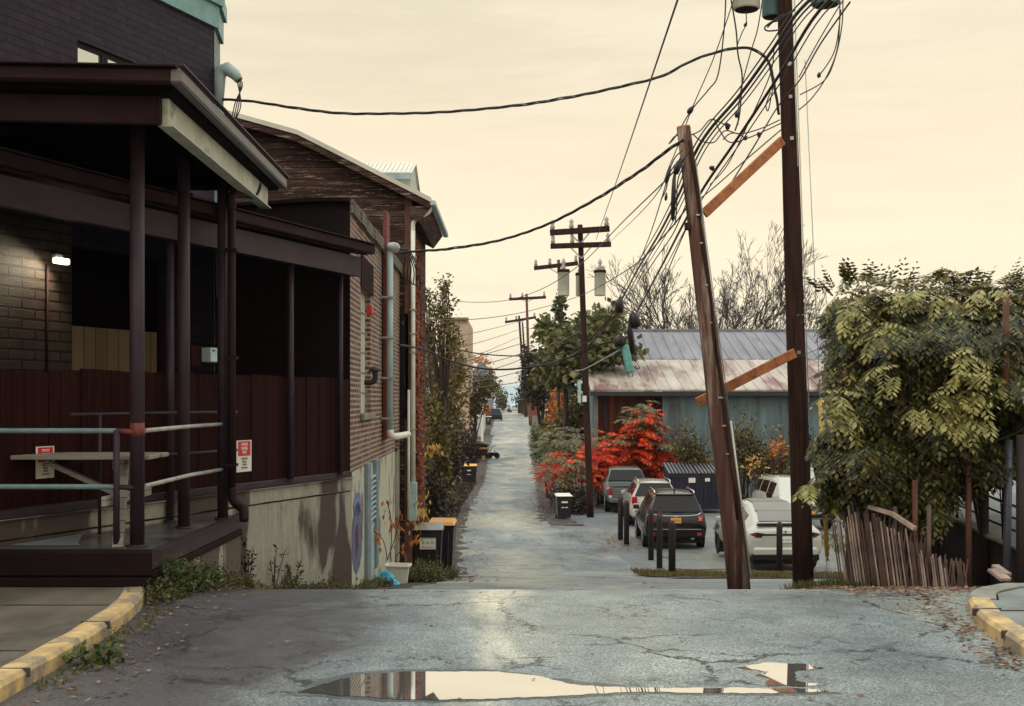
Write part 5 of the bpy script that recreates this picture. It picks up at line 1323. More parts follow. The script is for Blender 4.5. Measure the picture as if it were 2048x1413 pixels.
for sg in (-1, 1):
    tl = c.box('tail_light', (sg*.73, -.002, .93), (.17, .05, .19), M['red_lens'], .025)
    mb = MB(); mb.bar((sg*.73-.05, -.035, .88), (sg*.73+.05, -.035, .98), .014, .016); mb.bar((sg*.73-.05, -.035, .98), (sg*.73+.05, -.035, .88), .014, .0161); mb.build('lamp_cross', M['sign_white'], tl)
    c.box('reflector', (sg*.70, -.062, .47), (.14, .02, .09), M['red_lens'], .01)
    c.box('exhaust_tip', (sg*.5, .0, .33), (.1, .06, .05), M['galv'], .01) if sg > 0 else None
plate(c, (0, -.02, .88), .32, .16, 'orange_plate', 6)
mb = MB(); mb.tube(crv([V((-.74, .06, 1.12)), V((-.66, .045, 1.05)), V((-.3, .03, 1.015)), V((.3, .03, 1.015)), V((.66, .045, 1.05)), V((.74, .06, 1.12))], 4), .015, 6); mb.build('trim_line', M['chrome'], c.t)
c.box('wiper', (.05, .10, 1.10), (.4, .02, .02), M['trim'], .004); c.box('badge', (0, -.015, 1.0), (.14, .012, .03), M['galv'], .004); c.box('lower_trim', (0, -.065, .62), (1.5, .02, .018), M['galv'], .003)
c.box('antenna', (0, .5, 1.74), (.035, .1, .09), M['trim'], .008)
c.place(1352, 36.3, -.025)
# pale wagon between
c = boxy('parked_car', 'pale wagon with roof rails between the black suv and the grey pickup', M['carwhite'], .90, 1.62, 4.7, .60)
for sg in (-1, 1):
    c.box('tail_light', (sg*.76, -.004, .98), (.20, .06, .26), M['red_lens'], .03)
    c.box('reversing_light', (sg*.72, -.006, .82), (.14, .05, .08), M['sign_white'], .01)
c.box('bumper_step', (0, -.07, .60), (1.5, .06, .03), M['trim'], .006)
c.place(1311, 43.5, -.02)
# grey green pickup
st = [(0.0, .45, 1.0, 1.05, .88, .92, .86), (.06, .42, 1.05, 1.10, .90, .94, .88), (1.55, .40, 1.08, 1.12, .93, .95, .88), (1.60, .40, 1.10, 1.16, .93, .95, .80), (1.85, .40, 1.12, 1.76, .93, .93, .68), (2.6, .40, 1.12, 1.80, .93, .92, .68), (3.3, .40, 1.10, 1.74, .93, .92, .68), (3.95, .40, 1.08, 1.16, .93, .91, .74), (4.9, .42, 1.0, 1.03, .92, .9, .74), (5.2, .5, .85, .87, .85, .82, .7)]
c = Car('parked_pickup', 'grey green pickup truck parked farthest, in front of the red sumac', 'pickup', st, M['carsilver'])
for (i, j) in ((4, 5), (5, 6), (6, 7)):
    for ks in ((3, 4), (9, 8)): c.pane('side_window', i, j, ks, M['glass'], (.10, .88, .08, .94))
c.pane('rear_window', 3, 4, (5, 7), M['glass'], (-.10, 1.10, .14, .88), .06); c.pane('windscreen', 6, 7, (4, 8), M['glass'])
for sg in (-1, 1):
    tl = c.box('tail_light', (sg*.80, -.01, .90), (.13, .05, .30), M['red_lens'], .02); c.box('reversing_light', (sg*.80, -.012, .70), (.12, .045, .09), M['sign_white'], .01, tl)
    c.box('mirror', (sg*1.06, 3.35, 1.2), (.2, .1, .2), M['trim'], .02)
c.box('tailgate', (0, -.012, .85), (1.40, .03, .42), M['carsilver'], .02); c.box('bed_rail', (0, .01, 1.115), (1.7, .07, .03), M['trim'], .006); c.box('bumper', (0, -.05, .54), (1.74, .14, .16), M['carsilver'], .02)
c.box('badge', (0, -.03, .98), (.5, .01, .03), M['galv'], .003); c.box('under_body', (0, 1, .38), (1.6, 1.8, .25), M['trim'], .02)
c.wheels((1.1, 4.35), .93, .38, .25, 'galv')
c.place(1259, 50, -.01)
# two white vehicles behind the straight pole
def van(label, px, d, rz, H, plate_=False):
    W = .93
    st = [(0, .42, .80, .82, W-.10, W-.12, W-.2), (.12, .38, .98, 1.0, W-.02, W-.06, W-.14), (1.0, .35, 1.05, 1.12, W, W-.05, W-.14), (1.7, .35, 1.08, H-.05, W, W-.05, .68), (2.6, .35, 1.08, H, W, W-.05, .68), (3.6, .35, 1.08, H, W, W-.05, .68), (4.3, .35, 1.06, H-.05, W, W-.05, .68), (4.6, .4, 1.0, 1.06, W-.03, W-.06, .74)]
    c = Car('parked_car', label, 'car', st, M['carwhite'])
    for (i, j) in ((3, 4), (4, 5), (5, 6)):
        for ks in ((3, 4), (9, 8)): c.pane('side_window', i, j, ks, M['glass'], (.12, .88, .08, .92))
    c.pane('windscreen', 2, 3, (4, 8), M['glass'], (.05, .95, .10, .92), .01); c.pane('rear_window', 6, 7, (4, 8), M['glass'])
    g_ = c.box('grille', (0, -.01, .80), (1.0, .04, .16), M['trim'], .01)
    mb = MB()
    for k in range(3): mb.box((0, -.035, .75+.05*k), (.95, .01, .016))
    mb.build('grille_bar', M['chrome'], g_)
    for sg in (-1, 1):
        c.box('headlight', (sg*.70, -.0, .84), (.26, .08, .16), M['sign_white'], .03); c.box('mirror', (sg*1.07, 1.5, 1.15), (.2, .12, .2), M['trim'], .03)
    if plate_: plate(c, (0, -.04, .60), .34, .16, 'orange_plate', 6)
    c.box('bumper', (0, -.02, .52), (1.7, .1, .14), M['trim'], .03)
    for sg in (-1, 1): 
        mb = MB(); mb.tube([(sg*.62, 1.9, H+.0), (sg*.62, 2.0, H+.06), (sg*.62, 3.8, H+.06), (sg*.62, 3.9, H)], .02, 6); mb.build('roof_rail', M['chrome'], c.t)
    c.wheels((.95, 3.7), W, .36, .24, 'galv')
    c.place(px, d, rz)
van('white suv facing the camera with an orange plate behind the straight pole', 1622, 42, .06, 1.72, True)
van('white suv standing higher behind the other white suv by the straight pole', 1592, 50, -.25, 1.9)
# far black truck and white car
c = boxy('parked_car', 'dark truck parked far up the alley on the left', M['carblack'], .95, 1.75, 4.6)
c.t.rotation_euler = (0, 0, 0); c.place(991, 175, 0)
c = boxy('parked_car', 'white car crossing the far end of the alley', M['carwhite'], .9, 1.5, 4.5)
c.place(1054, 252, 1.4)
# ------------------------------------------------------------------ person
t = thing('person', 'distant person in red top and dark trousers walking at the far end of the alley', 'person', G(1018, 240))
b0 = G(1018, 240)
def skin(name, verts, edges, mat, parent, sub=1):
    me = bpy.data.meshes.new(name); me.from_pydata([tuple(V(v[:3])) for v in verts], edges, []); o = bpy.data.objects.new(name, me); COL.objects.link(o); o.parent = parent
    sm = o.modifiers.new('skin', 'SKIN')
    for i, v in enumerate(verts):
        d_ = me.skin_vertices[0].data[i]; d_.radius = (v[3], v[3]*.8)
    me.skin_vertices[0].data[0].use_root = True
    s_ = o.modifiers.new('sub', 'SUBSURF'); s_.levels = sub; s_.render_levels = sub
    me.materials.append(mat); ORG[o.name] = ORG[parent.name]; return o
hv = [(0, 0, .95, .13), (0, 0, 1.15, .12), (0, 0, 1.38, .15), (0, 0, 1.5, .06), (0, -.01, 1.62, .095), (0, -.01, 1.72, .08),
      (-.1, .02, .90, .09), (-.11, -.18, .50, .06), (-.11, -.08, .09, .045), (-.11, -.22, .03, .04), (.1, .02, .90, .09), (.11, .16, .5, .06), (.11, .32, .12, .045), (.11, .22, .04, .04),
      (-.2, 0, 1.40, .06), (-.27, .05, 1.12, .045), (-.26, -.08, .88, .035), (-.26, -.12, .78, .03), (.2, 0, 1.40, .06), (.27, -.03, 1.12, .045), (.26, .08, .88, .035), (.26, .1, .78, .03)]
he = [(0, 1), (1, 2), (2, 3), (3, 4), (4, 5), (0, 6), (6, 7), (7, 8), (8, 9), (0, 10), (10, 11), (11, 12), (12, 13), (2, 14), (14, 15), (15, 16), (16, 17), (2, 18), (18, 19), (19, 20), (20, 21)]
skin('body', hv, he, M['skin'], t)
skin('jacket', [(0, 0, 1.0, .16), (0, 0, 1.2, .15), (0, 0, 1.40, .17), (-.21, 0, 1.41, .075), (-.28, .05, 1.12, .06), (-.26, -.07, .9, .05), (.21, 0, 1.41, .075), (.28, -.03, 1.12, .06), (.26, .07, .9, .05)], [(0, 1), (1, 2), (2, 3), (3, 4), (4, 5), (2, 6), (6, 7), (7, 8)], M['cloth_red'], t)
skin('trousers', [(0, 0, .98, .15), (-.1, .02, .88, .11), (-.11, -.18, .5, .075), (-.11, -.09, .12, .06), (.1, .02, .88, .11), (.11, .16, .5, .075), (.11, .30, .14, .06)], [(0, 1), (1, 2), (2, 3), (0, 4), (4, 5), (5, 6)], M['cloth_dark'], t)
mb = MB(); mb.lathe([(.02, -.03), (.095, 0), (.10, .06), (.07, .12), (.01, .14)], b0+V((0, .0, 1.66)), 12); mb.build('hair', M['cloth_dark'], t)
# ------------------------------------------------------------------ bollards
def bollard(px, d, h, w, label, knob=False, lean=0):
    p_ = G(px, d); t = thing('bollard', label, 'bollard', p_, 'wooden bollards at the edge of the parking lot')
    mb = MB(); mb.tube([p_-V((0, 0, .1)), p_+V((lean, 0, h*.9)), p_+V((lean, 0, h*.94)), p_+V((lean, 0, h))], [w, w*.97, w*.9, w*.55], 12); mb.build('shaft', M['pole'] if 0 else simple('dark bollard wood', (.02, .010, .010), .7, 0, .4, 5, .3, 20, (6, 6, 1)) if 'bw' not in M else M['bw'], t)
    if knob:
        mb = MB(); q_ = [p_+V((lean+.06*math.cos(a), 0, h*.97+.12*abs(math.sin(a)))) for a in [k*math.pi/8 for k in range(9)]]; mb.tube(q_, .018, 6); mb.build('chain_loop', M['bw2'], t)
M['bw'] = simple('dark bollard wood', (.018, .008, .008), .7, 0, .4, 5, .3, 20, (6, 6, 1)); M['bw2'] = M['rust_red']
bollard(1241, 39, 1.4, .085, 'farthest bollard, leftmost of its close pair', True)
bollard(1253, 37.5, 1.4, .085, 'right bollard of the farther close pair')
bollard(1302, 33.5, 1.4, .08, 'leftmost bollard of the near group of three', True)
bollard(1319, 31.5, 1.38, .08, 'middle bollard of the near group of three', True)
bollard(1344, 28, 1.28, .085, 'nearest bollard, right of its group of three')
bollard(1559, 28.3, 1.25, .075, 'lone bollard standing in front of the white crossover')
# rope between bollard and crossover
t0 = crv([G(1344, 29.2, .12), G(1380, 30, .05), G(1430, 30.4, .05), G(1455, 30.6, .04)], 6); mb = MB(); mb.tube(t0, .012, 5)
solo(mb, 'rope', M['rust_red'], 'rusty rope lying between the nearest bollard and the white crossover', 'rope')
# ------------------------------------------------------------------ dumpster
DD = 50
t = thing('dumpster', 'dark blue dumpster with ribbed black lid behind the leaning pole', 'dumpster', G(1392, DD))
xl_, xr2 = toX(1338, DD), toX(1450, DD); zb_ = zg(DD)+.15; z1_ = P(0, 951, DD).z
mb = MB(); mb.add([(xl_+.05, DD+.1, zb_), (xr2-.05, DD+.1, zb_), (xr2-.05, DD+1.6, zb_), (xl_+.05, DD+1.6, zb_), (xl_, DD, z1_), (xr2, DD, z1_), (xr2, DD+1.8, z1_+.3), (xl_, DD+1.8, z1_+.3)], [(0, 3, 2, 1), (4, 5, 6, 7), (0, 1, 5, 4), (1, 2, 6, 5), (2, 3, 7, 6), (3, 0, 4, 7)]); mb.build('container', M['navy'], t)
mb = MB()
for k in range(7): x = xl_+.15+(xr2-xl_-.3)*k/6; mb.bar((x, DD-.005, zb_+.1), (x, DD-.03, z1_-.1), .06, .05)
mb.box(((xl_+xr2)/2, DD-.02, z1_-.03), (xr2-xl_+.06, .07, .08)); mb.build('rib', M['navy'], t)
for s in (0, 1):
    mb = MB(); xm = (xl_+xr2)/2; a, b2 = (xl_-.05, xm-.01) if s == 0 else (xm+.01, xr2+.05)
    mb.add([(a, DD-.08, z1_+.03), (b2, DD-.08, z1_+.03), (b2, DD+1.9, z1_+.36), (a, DD+1.9, z1_+.36), (a, DD-.08, z1_+.06), (b2, DD-.08, z1_+.06), (b2, DD+1.9, z1_+.39), (a, DD+1.9, z1_+.39)], [(0, 3, 2, 1), (4, 5, 6, 7), (0, 1, 5, 4), (1, 2, 6, 5), (2, 3, 7, 6), (3, 0, 4, 7)])
    ld_ = mb.build('lid', M['trim'], t); mb = MB()
    for k in range(8): x = a+.08+(b2-a-.16)*k/7; mb.bar((x, DD-.05, z1_+.085), (x, DD+1.85, z1_+.41), .06, .06)
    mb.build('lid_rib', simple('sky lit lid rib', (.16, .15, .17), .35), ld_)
mb = MB(); mb.box(P(1384, 961, DD-.06), (.28, .02, .2)); mb.build('notice', M['sign_white'], t)
mb = MB(); mb.box(P(1415, 960, DD-.06), (.2, .02, .14)); mb.build('notice', M['sign_white'], t)
# ------------------------------------------------------------------ shed
t = thing('metal_shed', 'long low metal shed with pale rusty lower roof and lilac upper roof behind the cars', 'shed', G(1450, 56))
DS = 58
xa, xb = toX(1186, DS), toX(1760, DS); z0_ = zg(DS)-.3; ze = P(0, 783, DS).z
hl, hr_ = toX(1196, DS), toX(1325, DS)
mb = MB()
ws = Wall((0, DS), (1, 0, 0), (0, -1, 0))
mb.poly([(hr_, DS, z0_), (xb, DS, z0_), (xb, DS, ze), (hr_, DS, ze)])
for k in range(int((xb-hr_)/.35)): mb.box((hr_+.17+k*.35, DS-.02, (z0_+ze)/2), (.05, .04, ze-z0_))
mb.poly([(xb, DS, z0_), (xb, DS+10, z0_), (xb, DS+10, ze), (xb, DS, ze)]); mb.poly([(xb, DS+10, z0_), (xa, DS+10, z0_), (xa, DS+10, ze), (xb, DS+10, ze)]); mb.poly([(xa, DS+10, z0_), (xa, DS, z0_), (xa, DS, ze), (xa, DS+10, ze)])
mb.build('wall', M['teal_metal'], t)
mb = MB(); mb.box(((xa+hl)/2, DS+.1, (z0_+ze)/2), (hl-xa, .3, ze-z0_)); mb.build('block_pier', M['concrete_block'], t)
mb = MB(); mb.poly([(hl, DS+.8, z0_), (hr_, DS+.8, z0_), (hr_, DS+.8, ze), (hl, DS+.8, ze)]); mb.build('back_wall', M['red_timber'], t)
mb = MB()
for x in (toX(1212, DS), toX(1262, DS), toX(1300, DS)): mb.box((x, DS+.4, (z0_+ze)/2), (.2, .2, ze-z0_))
mb.build('timber_post', simple('dark timber', (.03, .012, .01), .8), t)
e2 = P(0, 722, 64); mb = MB(); xa2 = toX(1180, DS)
mb.add([(xa2, DS-.4, ze), (xb, DS-.4, ze), (xb, 64, e2.z-.02), (xa2, 64, e2.z-.02), (xa2, DS-.4, ze+.08), (xb, DS-.4, ze+.08), (xb, 64, e2.z+.06), (xa2, 64, e2.z+.06)], [(0, 3, 2, 1), (4, 5, 6, 7), (0, 1, 5, 4), (1, 2, 6, 5), (2, 3, 7, 6), (3, 0, 4, 7)])
for k in range(int((xb-xa2)/.6)): x = xa2+.3+k*.6; mb.bar((x, DS-.4, ze+.09), (x, 64, e2.z+.07), .05, .05)
mb.build('lower_roof', M['rust_metal'], t)
mb = MB(); mb.box(((xa2+xb)/2, DS-.42, ze-.12), (xb-xa2, .1, .2)); mb.build('fascia', simple('dark eave board', (.02, .02, .025), .7), t)
e3 = P(0, 662, 70); xa3 = toX(1262, 66)
mb = MB(); mb.add([(xa3, 64.2, e2.z+.1), (xb+4, 64.2, e2.z+.1), (xb+4, 70, e3.z), (xa3, 70, e3.z), (xa3, 64.2, e2.z-1), (xb+4, 64.2, e2.z-1), (xb+4, 70, e2.z-1), (xa3, 70, e2.z-1)], [(0, 1, 2, 3), (4, 7, 6, 5), (0, 4, 5, 1), (1, 5, 6, 2), (2, 6, 7, 3), (3, 7, 4, 0)])
for k in range(int((xb+4-xa3)/.6)): x = xa3+.3+k*.6; mb.bar((x, 64.2, e2.z+.12), (x, 70, e3.z+.02), .05, .05)
mb.build('upper_roof', M['lilac_metal'], t)
mb = MB(); mb.box(((xa3+xb+4)/2, 70, e3.z+.03), (xb+4-xa3, .4, .12)); mb.build('ridge_cap', M['lilac_metal'], t)

# ------------------------------------------------------------------ bins
def bin_(label, px, d, w=.58, h=1.02, lid='orange_lid', rz=0, mark=None, dep=.62):
    t = thing('wheelie_bin', label, 'wheelie bin', (0, 0, 0)); mb = MB()
    a, b2 = w/2*.82, w/2; da, db = dep/2*.8, dep/2
    mb.add([(-a, -da, .06), (a, -da, .06), (a, da, .06), (-a, da, .06), (-b2, -db, h*.93), (b2, -db, h*.93), (b2, db, h*.93), (-b2, db, h*.93)], [(0, 3, 2, 1), (0, 1, 5, 4), (1, 2, 6, 5), (2, 3, 7, 6), (3, 0, 4, 7), (4, 5, 6, 7)])
    for x in (-.6, .6): mb.bar((x*a, -da-.006, .1), (x*b2, -db-.006, h*.8), .04, .02)
    mb.build('body', M['plastic'], t)
    mb = MB(); mb.box((0, 0, h*.93+.012), (w+.07, dep+.07, .03), bev=.01); mb.build('rim', M['plastic'], t)
    mb = MB(); mb.add([(-b2-.02, -db-.05, h*.96), (b2+.02, -db-.05, h*.96), (b2+.02, db+.02, h*1.0), (-b2-.02, db+.02, h*1.0), (-b2*.9, -db*.9, h*1.01), (b2*.9, -db*.9, h*1.01), (b2*.9, db*.9, h*1.05), (-b2*.9, db*.9, h*1.05)], [(0, 3, 2, 1), (0, 1, 5, 4), (1, 2, 6, 5), (2, 3, 7, 6), (3, 0, 4, 7), (4, 5, 6, 7)]); mb.build('lid', M[lid], t)
    mb = MB(); mb.tube([(-b2+.04, db+.07, h*.92), (b2-.04, db+.07, h*.92)], .016, 6); mb.build('handle', M['plastic'], t)
    for s in (-1, 1):
        mb = MB(); mb.lathe([(.03, -.025), (.1, -.025), (.1, .025), (.03, .025)], (s*(a+.01), da+.02, .1), 14, 'X'); mb.build('wheel', M['black'], t)
    if mark == 'sign':
        mb = MB(); mb.box((0, -db-.035, h*.70), (.34, .01, .24)); s_ = mb.build('recycling_sign', M['sign_white'], t)
        mb = MB()
        for k in (-1, 0, 1):
            cx = k*.095; q_ = [V((cx+.032*math.cos(a_), -db-.042, h*.72+.032*math.sin(a_))) for a_ in (math.pi/2, math.pi*7/6, math.pi*11/6, math.pi/2)]
            for u_, v_ in zip(q_, q_[1:]): mb.bar(u_.lerp(v_, .08), u_.lerp(v_, .8), .006, .012)
        mb.build('recycling_arrows', M['sign_green'], s_)
        mb = MB()
        for k in range(8): mb.box((-.12+k*.034, -db-.042, h*.63), (.02, .004, .022))
        for k in range(9): mb.box((-.12+k*.03, -db-.042, h*.795), (.017, .004, .014))
        mb.build('printed_mark', M['sign_green'], s_)
    if mark == 'white':
        mb = MB(); mb.box((0, -db-.03, h*.72), (.24, .008, .07)); mb.build('printed_label', M['sign_white'], t)
        for x in (-.07, .07):
            mb = MB(); mb.box((x, -db-.028, h*.50), (.1, .008, .04)); mb.build('printed_label', M['sign_white'], t)
    t.location = G(px, d); t.rotation_euler = (0, 0, rz); return t
bin_('wheelie bin with green recycling sign, nearest the alley weeds', 857, 25.9, .60, 1.12, 'galv', .02, 'sign')
bin_('wheelie bin with orange lid behind the one with the recycling sign', 884, 27.6, .60, 1.25, 'orange_lid', -.05)
bin_('small dark bin lying open by the ivy strip with a white label', 868, 43, .62, .9, 'galv', .5, 'white')
bin_('dark wheelie bin with white markings under the dark trees on the left', 938, 76, 1.0, 1.15, 'orange_lid', .03, 'white', .9)
bin_('far wheelie bin beside the dark truck', 977, 150, .75, 1.1, 'galv', 0, 'white')
bin_('dark bin with green white lid on the right verge below the sumac', 1127, 47, .6, .95, 'sign_white', .1, 'white')
# tub and blue film
t = thing('plastic_tub', 'white plastic tub in the weeds below the brick wall', 'tub', G(797, 21.3)); b_ = G(797, 21.3); zt_ = P(0, 1130, 21.3).z; hh = zt_-b_.z
mb = MB(); mb.add([b_+V((-.15, -.12, 0)), b_+V((.15, -.12, 0)), b_+V((.15, .12, 0)), b_+V((-.15, .12, 0)), b_+V((-.20, -.16, hh)), b_+V((.19, -.16, hh-.01)), b_+V((.19, .16, hh-.01)), b_+V((-.20, .16, hh)), b_+V((-.13, -.1, .04)), b_+V((.13, -.1, .04)), b_+V((.13, .1, .04)), b_+V((-.13, .1, .04)), b_+V((-.18, -.14, hh)), b_+V((.17, -.14, hh-.01)), b_+V((.17, .14, hh-.01)), b_+V((-.18, .14, hh))],
   [(0, 3, 2, 1), (0, 1, 5, 4), (1, 2, 6, 5), (2, 3, 7, 6), (3, 0, 4, 7), (8, 9, 10, 11), (8, 12, 13, 9), (9, 13, 14, 10), (10, 14, 15, 11), (11, 15, 12, 8), (4, 5, 13, 12), (5, 6, 14, 13), (6, 7, 15, 14), (7, 4, 12, 15)]); mb.build('shell', M['tub'], t)
mb = MB()
for a, c2 in ((V((-.22, -.18, hh)), V((.21, -.18, hh-.01))), (V((.21, -.18, hh-.01)), V((.21, .18, hh-.01))), (V((.21, .18, hh-.01)), V((-.22, .18, hh))), (V((-.22, .18, hh)), V((-.22, -.18, hh)))): mb.bar(b_+a, b_+c2, .03, .03, .004)
mb.build('rim', M['tub'], t)
mb = MB(); vs = []; c0 = G(775, 20.3, .02); nn = 26; mm = 12
for i in range(nn+1):
    for j in range(mm+1):
        u = i/nn; v = j/mm; x = (u-.5)*.42; prof = .27*math.sin(math.pi*min(1, u*1.05))**.6*(1-u*.35)
        z = prof*math.sin(math.pi*v*.9+.15)+.05*noise.noise(V((u*9, v*5, 2)))+.02*noise.noise(V((u*25, v*14, 5))); y = (v-.5)*.26+.04*noise.noise(V((u*7, v*4, 9)))
        vs.append(c0+V((x, y, max(z, .0)-.15*u*.3)))
mb.add(vs, [(i*(mm+1)+j, (i+1)*(mm+1)+j, (i+1)*(mm+1)+j+1, i*(mm+1)+j+1) for i in range(nn) for j in range(mm)])
o = solo(mb, 'plastic_sheet', M['cyan'], 'crumpled bright blue plastic sheet lying in the weeds beside the white tub', 'plastic sheet'); sl = o.modifiers.new('thick', 'SOLIDIFY'); sl.thickness = .006
# ------------------------------------------------------------------ right foreground: pergola with climbing vine, lattice, ramp
HX0, HY0 = 3.62, 13.2
t = thing('pergola', 'rough timber and pipe pergola carrying the big leafy vine on the right', 'pergola', (5.2, 14.5, zg(13)))
def gpost(px, d, pytop, r, mat, pybot=None, tilt=0):
    a = P(px, 1000, d); z0 = zg(d) if pybot is None else P(px, pybot, d).z
    mb = MB(); mb.tube([(a.x+tilt, a.y, z0-.05), (a.x, a.y, P(px, pytop, d).z)], r, 10); mb.build('post', M[mat], t)
M['brown_post'] = simple('red brown timber post', (.10, .035, .02), .75, 0, .4, 3, .4, 16, (6, 6, .6))
M['dark_post'] = simple('black brown timber post', (.018, .008, .007), .8, 0, .4, 3)
M['steel_post'] = simple('grey violet steel post', (.13, .12, .16), .4, .3, .2, 3)
gpost(1937, 13.0, 880, .033, 'brown_post'); gpost(1830, 12.9, 960, .032, 'brown_post', 1120); gpost(1880, 13.4, 900, .03, 'dark_post', 1150)
gpost(1968, 13.6, 880, .055, 'dark_post'); gpost(2018, 12.9, 880, .042, 'steel_post', None, -.03); gpost(2044, 12.6, 870, .06, 'dark_post'); gpost(1717, 13.6, 960, .045, 'dark_post'); gpost(1780, 14.5, 960, .06, 'dark_post'); gpost(1900, 15, 940, .05, 'dark_post')
gpost(2012, 12.75, 592, .034, 'brown_post', 760); gpost(1860, 14.2, 940, .05, 'dark_post')
mb = MB()
for z, y in ((2.55, 13.6), (2.55, 15.4)): mb.bar((4.0, y, z), (9.5, y, z), .07, .14)
for x in (4.2, 4.8, 5.6, 6.4, 7.2, 8): mb.bar((x, 13.5, 2.66), (x, 15.7, 2.66), .05, .09)
mb.build('beam', M['dark_post'], t)

rng = random.Random(21)
t = thing('climbing_vine', 'huge green and yellowing climbing vine smothering the pergola on the right', 'vine', (5.4, 14.2, zg(14)))
top_l = [(1640, 600), (1655, 575), (1700, 552), (1770, 556), (1800, 566), (1850, 552), (1885, 535), (1905, 552), (1950, 572), (1990, 566), (2020, 556), (2060, 560), (2200, 560)]
left_l = [(560, 1668), (600, 1648), (650, 1655), (700, 1645), (760, 1652), (800, 1640), (850, 1628), (900, 1618), (950, 1604), (1000, 1635)]
bot_l = [(1600, 930), (1640, 985), (1700, 1010), (1760, 1018), (1810, 1030), (1850, 1048), (1880, 1005), (1905, 970), (1960, 955), (2048, 905), (2200, 900)]
def li(tab, x):
    if x <= tab[0][0]: return tab[0][1]
    for (a, va), (b, vb) in zip(tab, tab[1:]):
        if x <= b: return va+(vb-va)*(x-a)/(b-a)
    return tab[-1][1]
mL = MB(); mY = MB(); mS = MB(); mT = MB()
def vinefrond(q, d, sc=1.0, m=None, pairs=None):
    s_ = rng.uniform(.75, 1.25); frond(m or mL, q, d, .30*sc*rng.uniform(.7, 1.2), pairs or rng.choice((4, 5, 6, 7)), .088*sc*s_, .038*sc*s_, rng.uniform(1.2, 2.6), rng)
n = 0
while n < 5800:
    px = rng.uniform(1598, 2150); d = 13.0
    f = rng.random()
    yt = li(top_l, px); yb = li(bot_l, px); py = yt+(yb-yt)*(rng.random()**.9)
    if px < li(left_l, py)+32+30*noise.noise(V((py*.02, 5, 0)))+14*noise.noise(V((py*.07, 2, 0))): continue
    n += 1
    q = P(px, py, d)
    # billowing front surface, receding at the top and left edge
    edge = min(1, max(0, (px-li(left_l, py))/120)); tp = min(1, max(0, (py-yt)/110))
    bil = .42*noise.noise(V((q.x*1.6, q.z*2.0, 3)))+.26*noise.noise(V((q.x*4, q.z*4, 8)))
    y = d+.25-bil*1.5+(1-edge)**1.5*1.0+(1-tp)**1.5*.8
    if rng.random() < .28: y += rng.random()*1.2
    k = y/d
    q = V((q.x*k, y, EYE+(q.z-EYE)*k))
    dn = (V((-.25*(1-edge)-.1+rng.uniform(-.8, .8), -1+.5*rng.random(), .7*(1-tp)-.45+rng.uniform(-.3, .25)))).normalized()
    vinefrond(q, dn, 1.0, mT if (tp < .5 and rng.random() < .55) or rng.random() < .07 else mL)  # top light painted in: many upper fronds take the lighter leaf colours
# depth of leaves behind the front and down the left flank
for i in range(900):
    q = V((rng.uniform(4.75, 9), rng.uniform(13.8, 16), rng.uniform(.9, 3.0))); vinefrond(q, rvec(rng)+V((0, -.3, -.2)), 1.2)
for i in range(420):
    z = rng.uniform(.8, 2.9); yy = rng.uniform(13.4, 16); q = V(((1672-1024)/F*yy+.2*noise.noise(V((z*2, i*.01, 0)))+.1, yy, z)); vinefrond(q, V((-1, -.3, -.3))+rvec(rng)*.4)
# sprays standing above the top
for (px, py, a, b2, k) in ((1660, 570, -.6, .8, 6), (1700, 555, -.4, 1, 6), (1890, 548, .9, .7, 9), (1905, 540, 1, .5, 5), (2025, 552, .5, .9, 6), (1770, 556, .2, 1, 5), (1960, 575, .3, 1, 4), (1645, 610, -1, .3, 4), (1850, 552, .6, .7, 6), (1740, 552, -.3, .9, 5), (1815, 560, .2, .9, 5)):
    for j in range(k): q = P(px+rng.uniform(-14, 14), py+rng.uniform(8, 26), 14.2); vinefrond(q, V((a+rng.uniform(-.3, .3), rng.uniform(-.5, .3), b2)), .9)
mL.build('leaves', M['l_hedge'], t)
for (px, py, w_, h_, k) in ((1930, 745, 45, 14, 14), (1925, 790, 60, 20, 24), (1945, 835, 45, 22, 16), (1850, 810, 36, 14, 6), (1672, 795, 14, 22, 9), (1680, 826, 14, 14, 6), (1760, 660, 30, 30, 8), (1850, 590, 70, 16, 12), (1980, 580, 40, 12, 8), (1700, 620, 25, 20, 8), (1930, 700, 30, 14, 6), (1622, 972, 8, 12, 4), (1780, 740, 24, 30, 6)):
    for j in range(k):
        q = P(px+rng.uniform(-w_, w_)*.7, py+rng.uniform(-h_, h_)*.7, 12.45+rng.random()*.25); vinefrond(q, V((rng.uniform(-.9, .5), -.6, rng.uniform(-.5, .2))), 1.05, mY)
mY.build('yellow_leaves', M['l_yellow'], t)
mT.build('lit_ochre_leaves', leafmat('lit ochre green leaves', [(.035, .036, .011), (.085, .08, .022), (.19, .15, .042), (.32, .21, .07)], .45, .35, 1.5), t)
for i in range(12):
    x = rng.uniform(4.2, 6.6); a = V((x, rng.uniform(13.2, 15), zg(13.5))); e = V((x+rng.uniform(-.6, .6), rng.uniform(13.3, 14.5), rng.uniform(1.2, 2.8)))
    mS.tube(crv([a, a.lerp(e, .35)+rvec(rng)*.15, a.lerp(e, .7)+rvec(rng)*.2, e], 3), rng.uniform(.008, .03), 5, mi=0)
for i in range(30):
    q = P(rng.uniform(1650, 2040), rng.uniform(600, 950), 12.9); mS.tube(crv([q, q+V((rng.uniform(-.3, .3), -.1, -.2)), q+V((rng.uniform(-.5, .5), -.1, -.4))], 3), .004, 4)
mS.build('stem', M['bark'], t)

